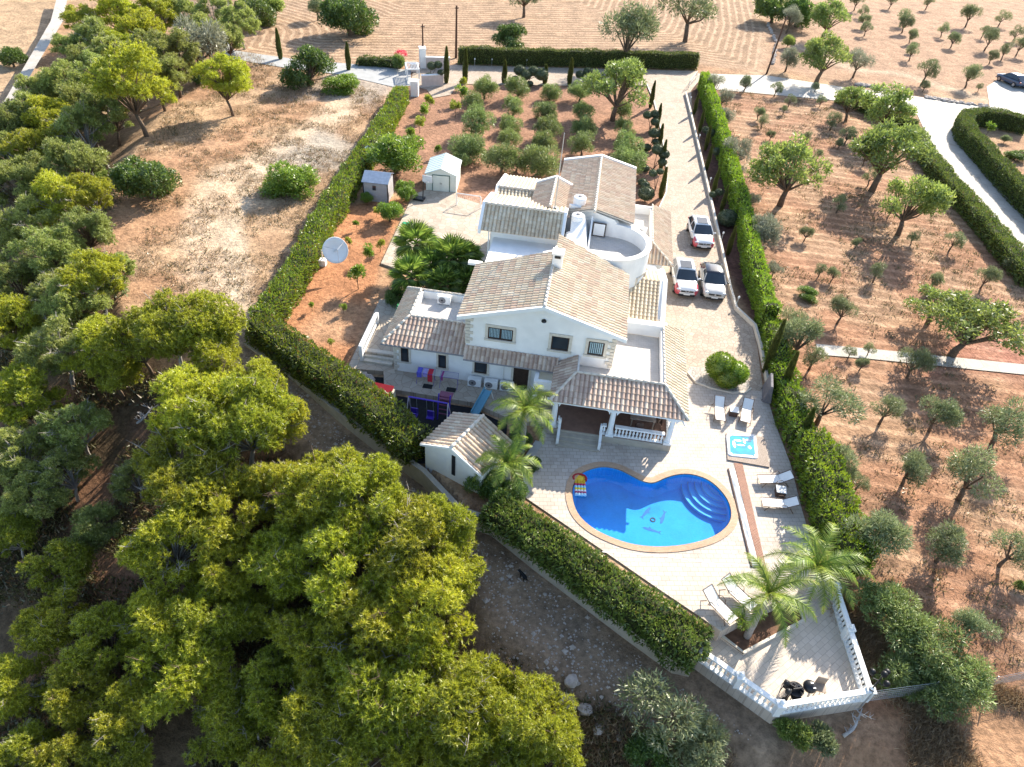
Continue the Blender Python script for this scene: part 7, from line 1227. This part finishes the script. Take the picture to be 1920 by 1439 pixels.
deadtree(255, 790, 1.6, 'brown dead brush heap in the gap between the pines', 12, 12, (0.4, 0.2, 0.2), 0.2)
# rubble rows by the road
def scatter(P, seed, fn): pass
def rubble(name, L, n, label=None):
    rng = random.Random(len(L) + n); mb = MB()
    for _ in range(n):
        k = rng.randrange(len(L) - 1); t = rng.random(); x = L[k][0] + (L[k + 1][0] - L[k][0]) * t + rng.uniform(-2, 2); y = L[k][1] + (L[k + 1][1] - L[k][1]) * t + rng.uniform(-2, 2); p = at(x, y, 0); r = rng.uniform(0.12, 0.3); mb.ball((p[0], p[1], p[2] + r * 0.3), (r, r * 0.8, r * 0.6), 6, 4, 0.2, rng.randrange(999))
    tag(mb.build(name, M['stone']), kind='stuff')
rubble('rubble_stones', [(1605, 158), (1640, 164), (1680, 176)], 140); rubble('rubble_stones', [(1735, 183), (1780, 190), (1850, 201)], 150); rubble('rubble_stones', [(1440, 45), (1455, 80), (1450, 120)], 110); rubble('rubble_stones', [(655, 720), (690, 730), (700, 715), (660, 690)], 90)
# stones on the track
rng = np.random.default_rng(5); 
def gpts(poly, n, seed):
    rg = np.random.default_rng(seed); P = W2(poly); lo, hi = P.min(0), P.max(0); X = rg.uniform(lo[0], hi[0], n * 3); Y = rg.uniform(lo[1], hi[1], n * 3); k = inside(P, X, Y); X, Y = X[k][:n], Y[k][:n]; return X, Y, terr(X, Y), rg
TRACK = [(440, 650), (560, 720), (700, 840), (790, 900), (870, 975), (930, 1000), (1090, 1115), (1280, 1250), (1450, 1360), (1330, 1360), (1150, 1290), (1000, 1270), (930, 1180), (880, 1050), (780, 960), (680, 870), (560, 800)]
X, Y, Z, rg = gpts(TRACK, 5200, 1); n = len(X); s = rg.uniform(0.02, 0.085, n) * (1 + 1.5 * (rg.random(n) > 0.96)); oc = np.array([(1, 0, 0), (0, 1, 0), (-1, 0, 0), (0, -1, 0), (0, 0, 0.8)]); V = np.stack([X, Y, Z], 1)[:, None] + oc[None] * s[:, None, None] * rg.uniform(0.6, 1.2, (n, 5, 3)); F5 = np.array([(0, 1, 4), (1, 2, 4), (2, 3, 4), (3, 0, 4)]); FF = (np.arange(n) * 5)[:, None, None] + F5[None]
tag(link('track_gravel', fastmesh('track_gravel', V.reshape(-1, 3), FF.reshape(-1, 3), M['stone'])), kind='stuff')
def grass(name, polys, m, size, tuft=9, jit=0.5, spread=0.18, asp=0.12, kind='stuff'):
    Vs = []
    for poly, n, seed in polys:
        X, Y, Z, rg = gpts(poly, n, seed); w = vnoise(X, Y, 0.45, 17) ; k = w > 0.42; X, Y, Z = X[k], Y[k], Z[k]; P = np.repeat(np.stack([X, Y, Z], 1), tuft, 0) + rg.normal(0, spread, (len(X) * tuft, 3)) * [1, 1, 0.25]; Vs.append(blades(rg, P, np.tile([0, 0, 1.0], (len(P), 1)), size, asp, jit))
    tag(link(name, leafmesh(name, Vs, LM[m])), kind=kind)
CLEAR = [(440, 90), (560, 130), (740, 180), (650, 320), (540, 500), (450, 640), (300, 610), (220, 560), (190, 480), (210, 400), (240, 310), (330, 190)]
grass('dry_grass', [(CLEAR, 5200, 2), ([(1640, 1345), (1740, 1230), (1940, 1290), (1940, 1450), (1500, 1450)], 5200, 3), ([(850, 1180), (1000, 1270), (1150, 1290), (1400, 1370), (1400, 1450), (1000, 1450), (900, 1300)], 3000, 4), ([(1570, 1120), (1640, 1100), (1700, 1250), (1640, 1330)], 1500, 8)], 'straw', 0.30, spread=0.22)
grass('field_stubble', [(ORCH, 14000, 12)], 'straw', 0.17, 7, 0.9, 0.25)
WOOD = [(-60, 180), (120, 200), (240, 320), (190, 450), (240, 590), (440, 690), (600, 840), (760, 960), (900, 1150), (1050, 1250), (1200, 1300), (1300, 1450), (-200, 1500), (-200, 800)]
grass('undergrowth', [(WOOD, 26000, 6)], 'scrub', 0.30, 10, 0.8, 0.28, 0.3)
grass('orchard_weeds', [(ORCH, 2600, 33), (CLEAR, 1500, 34)], 'scrub', 0.20, 14, 0.9, 0.22, 0.35)
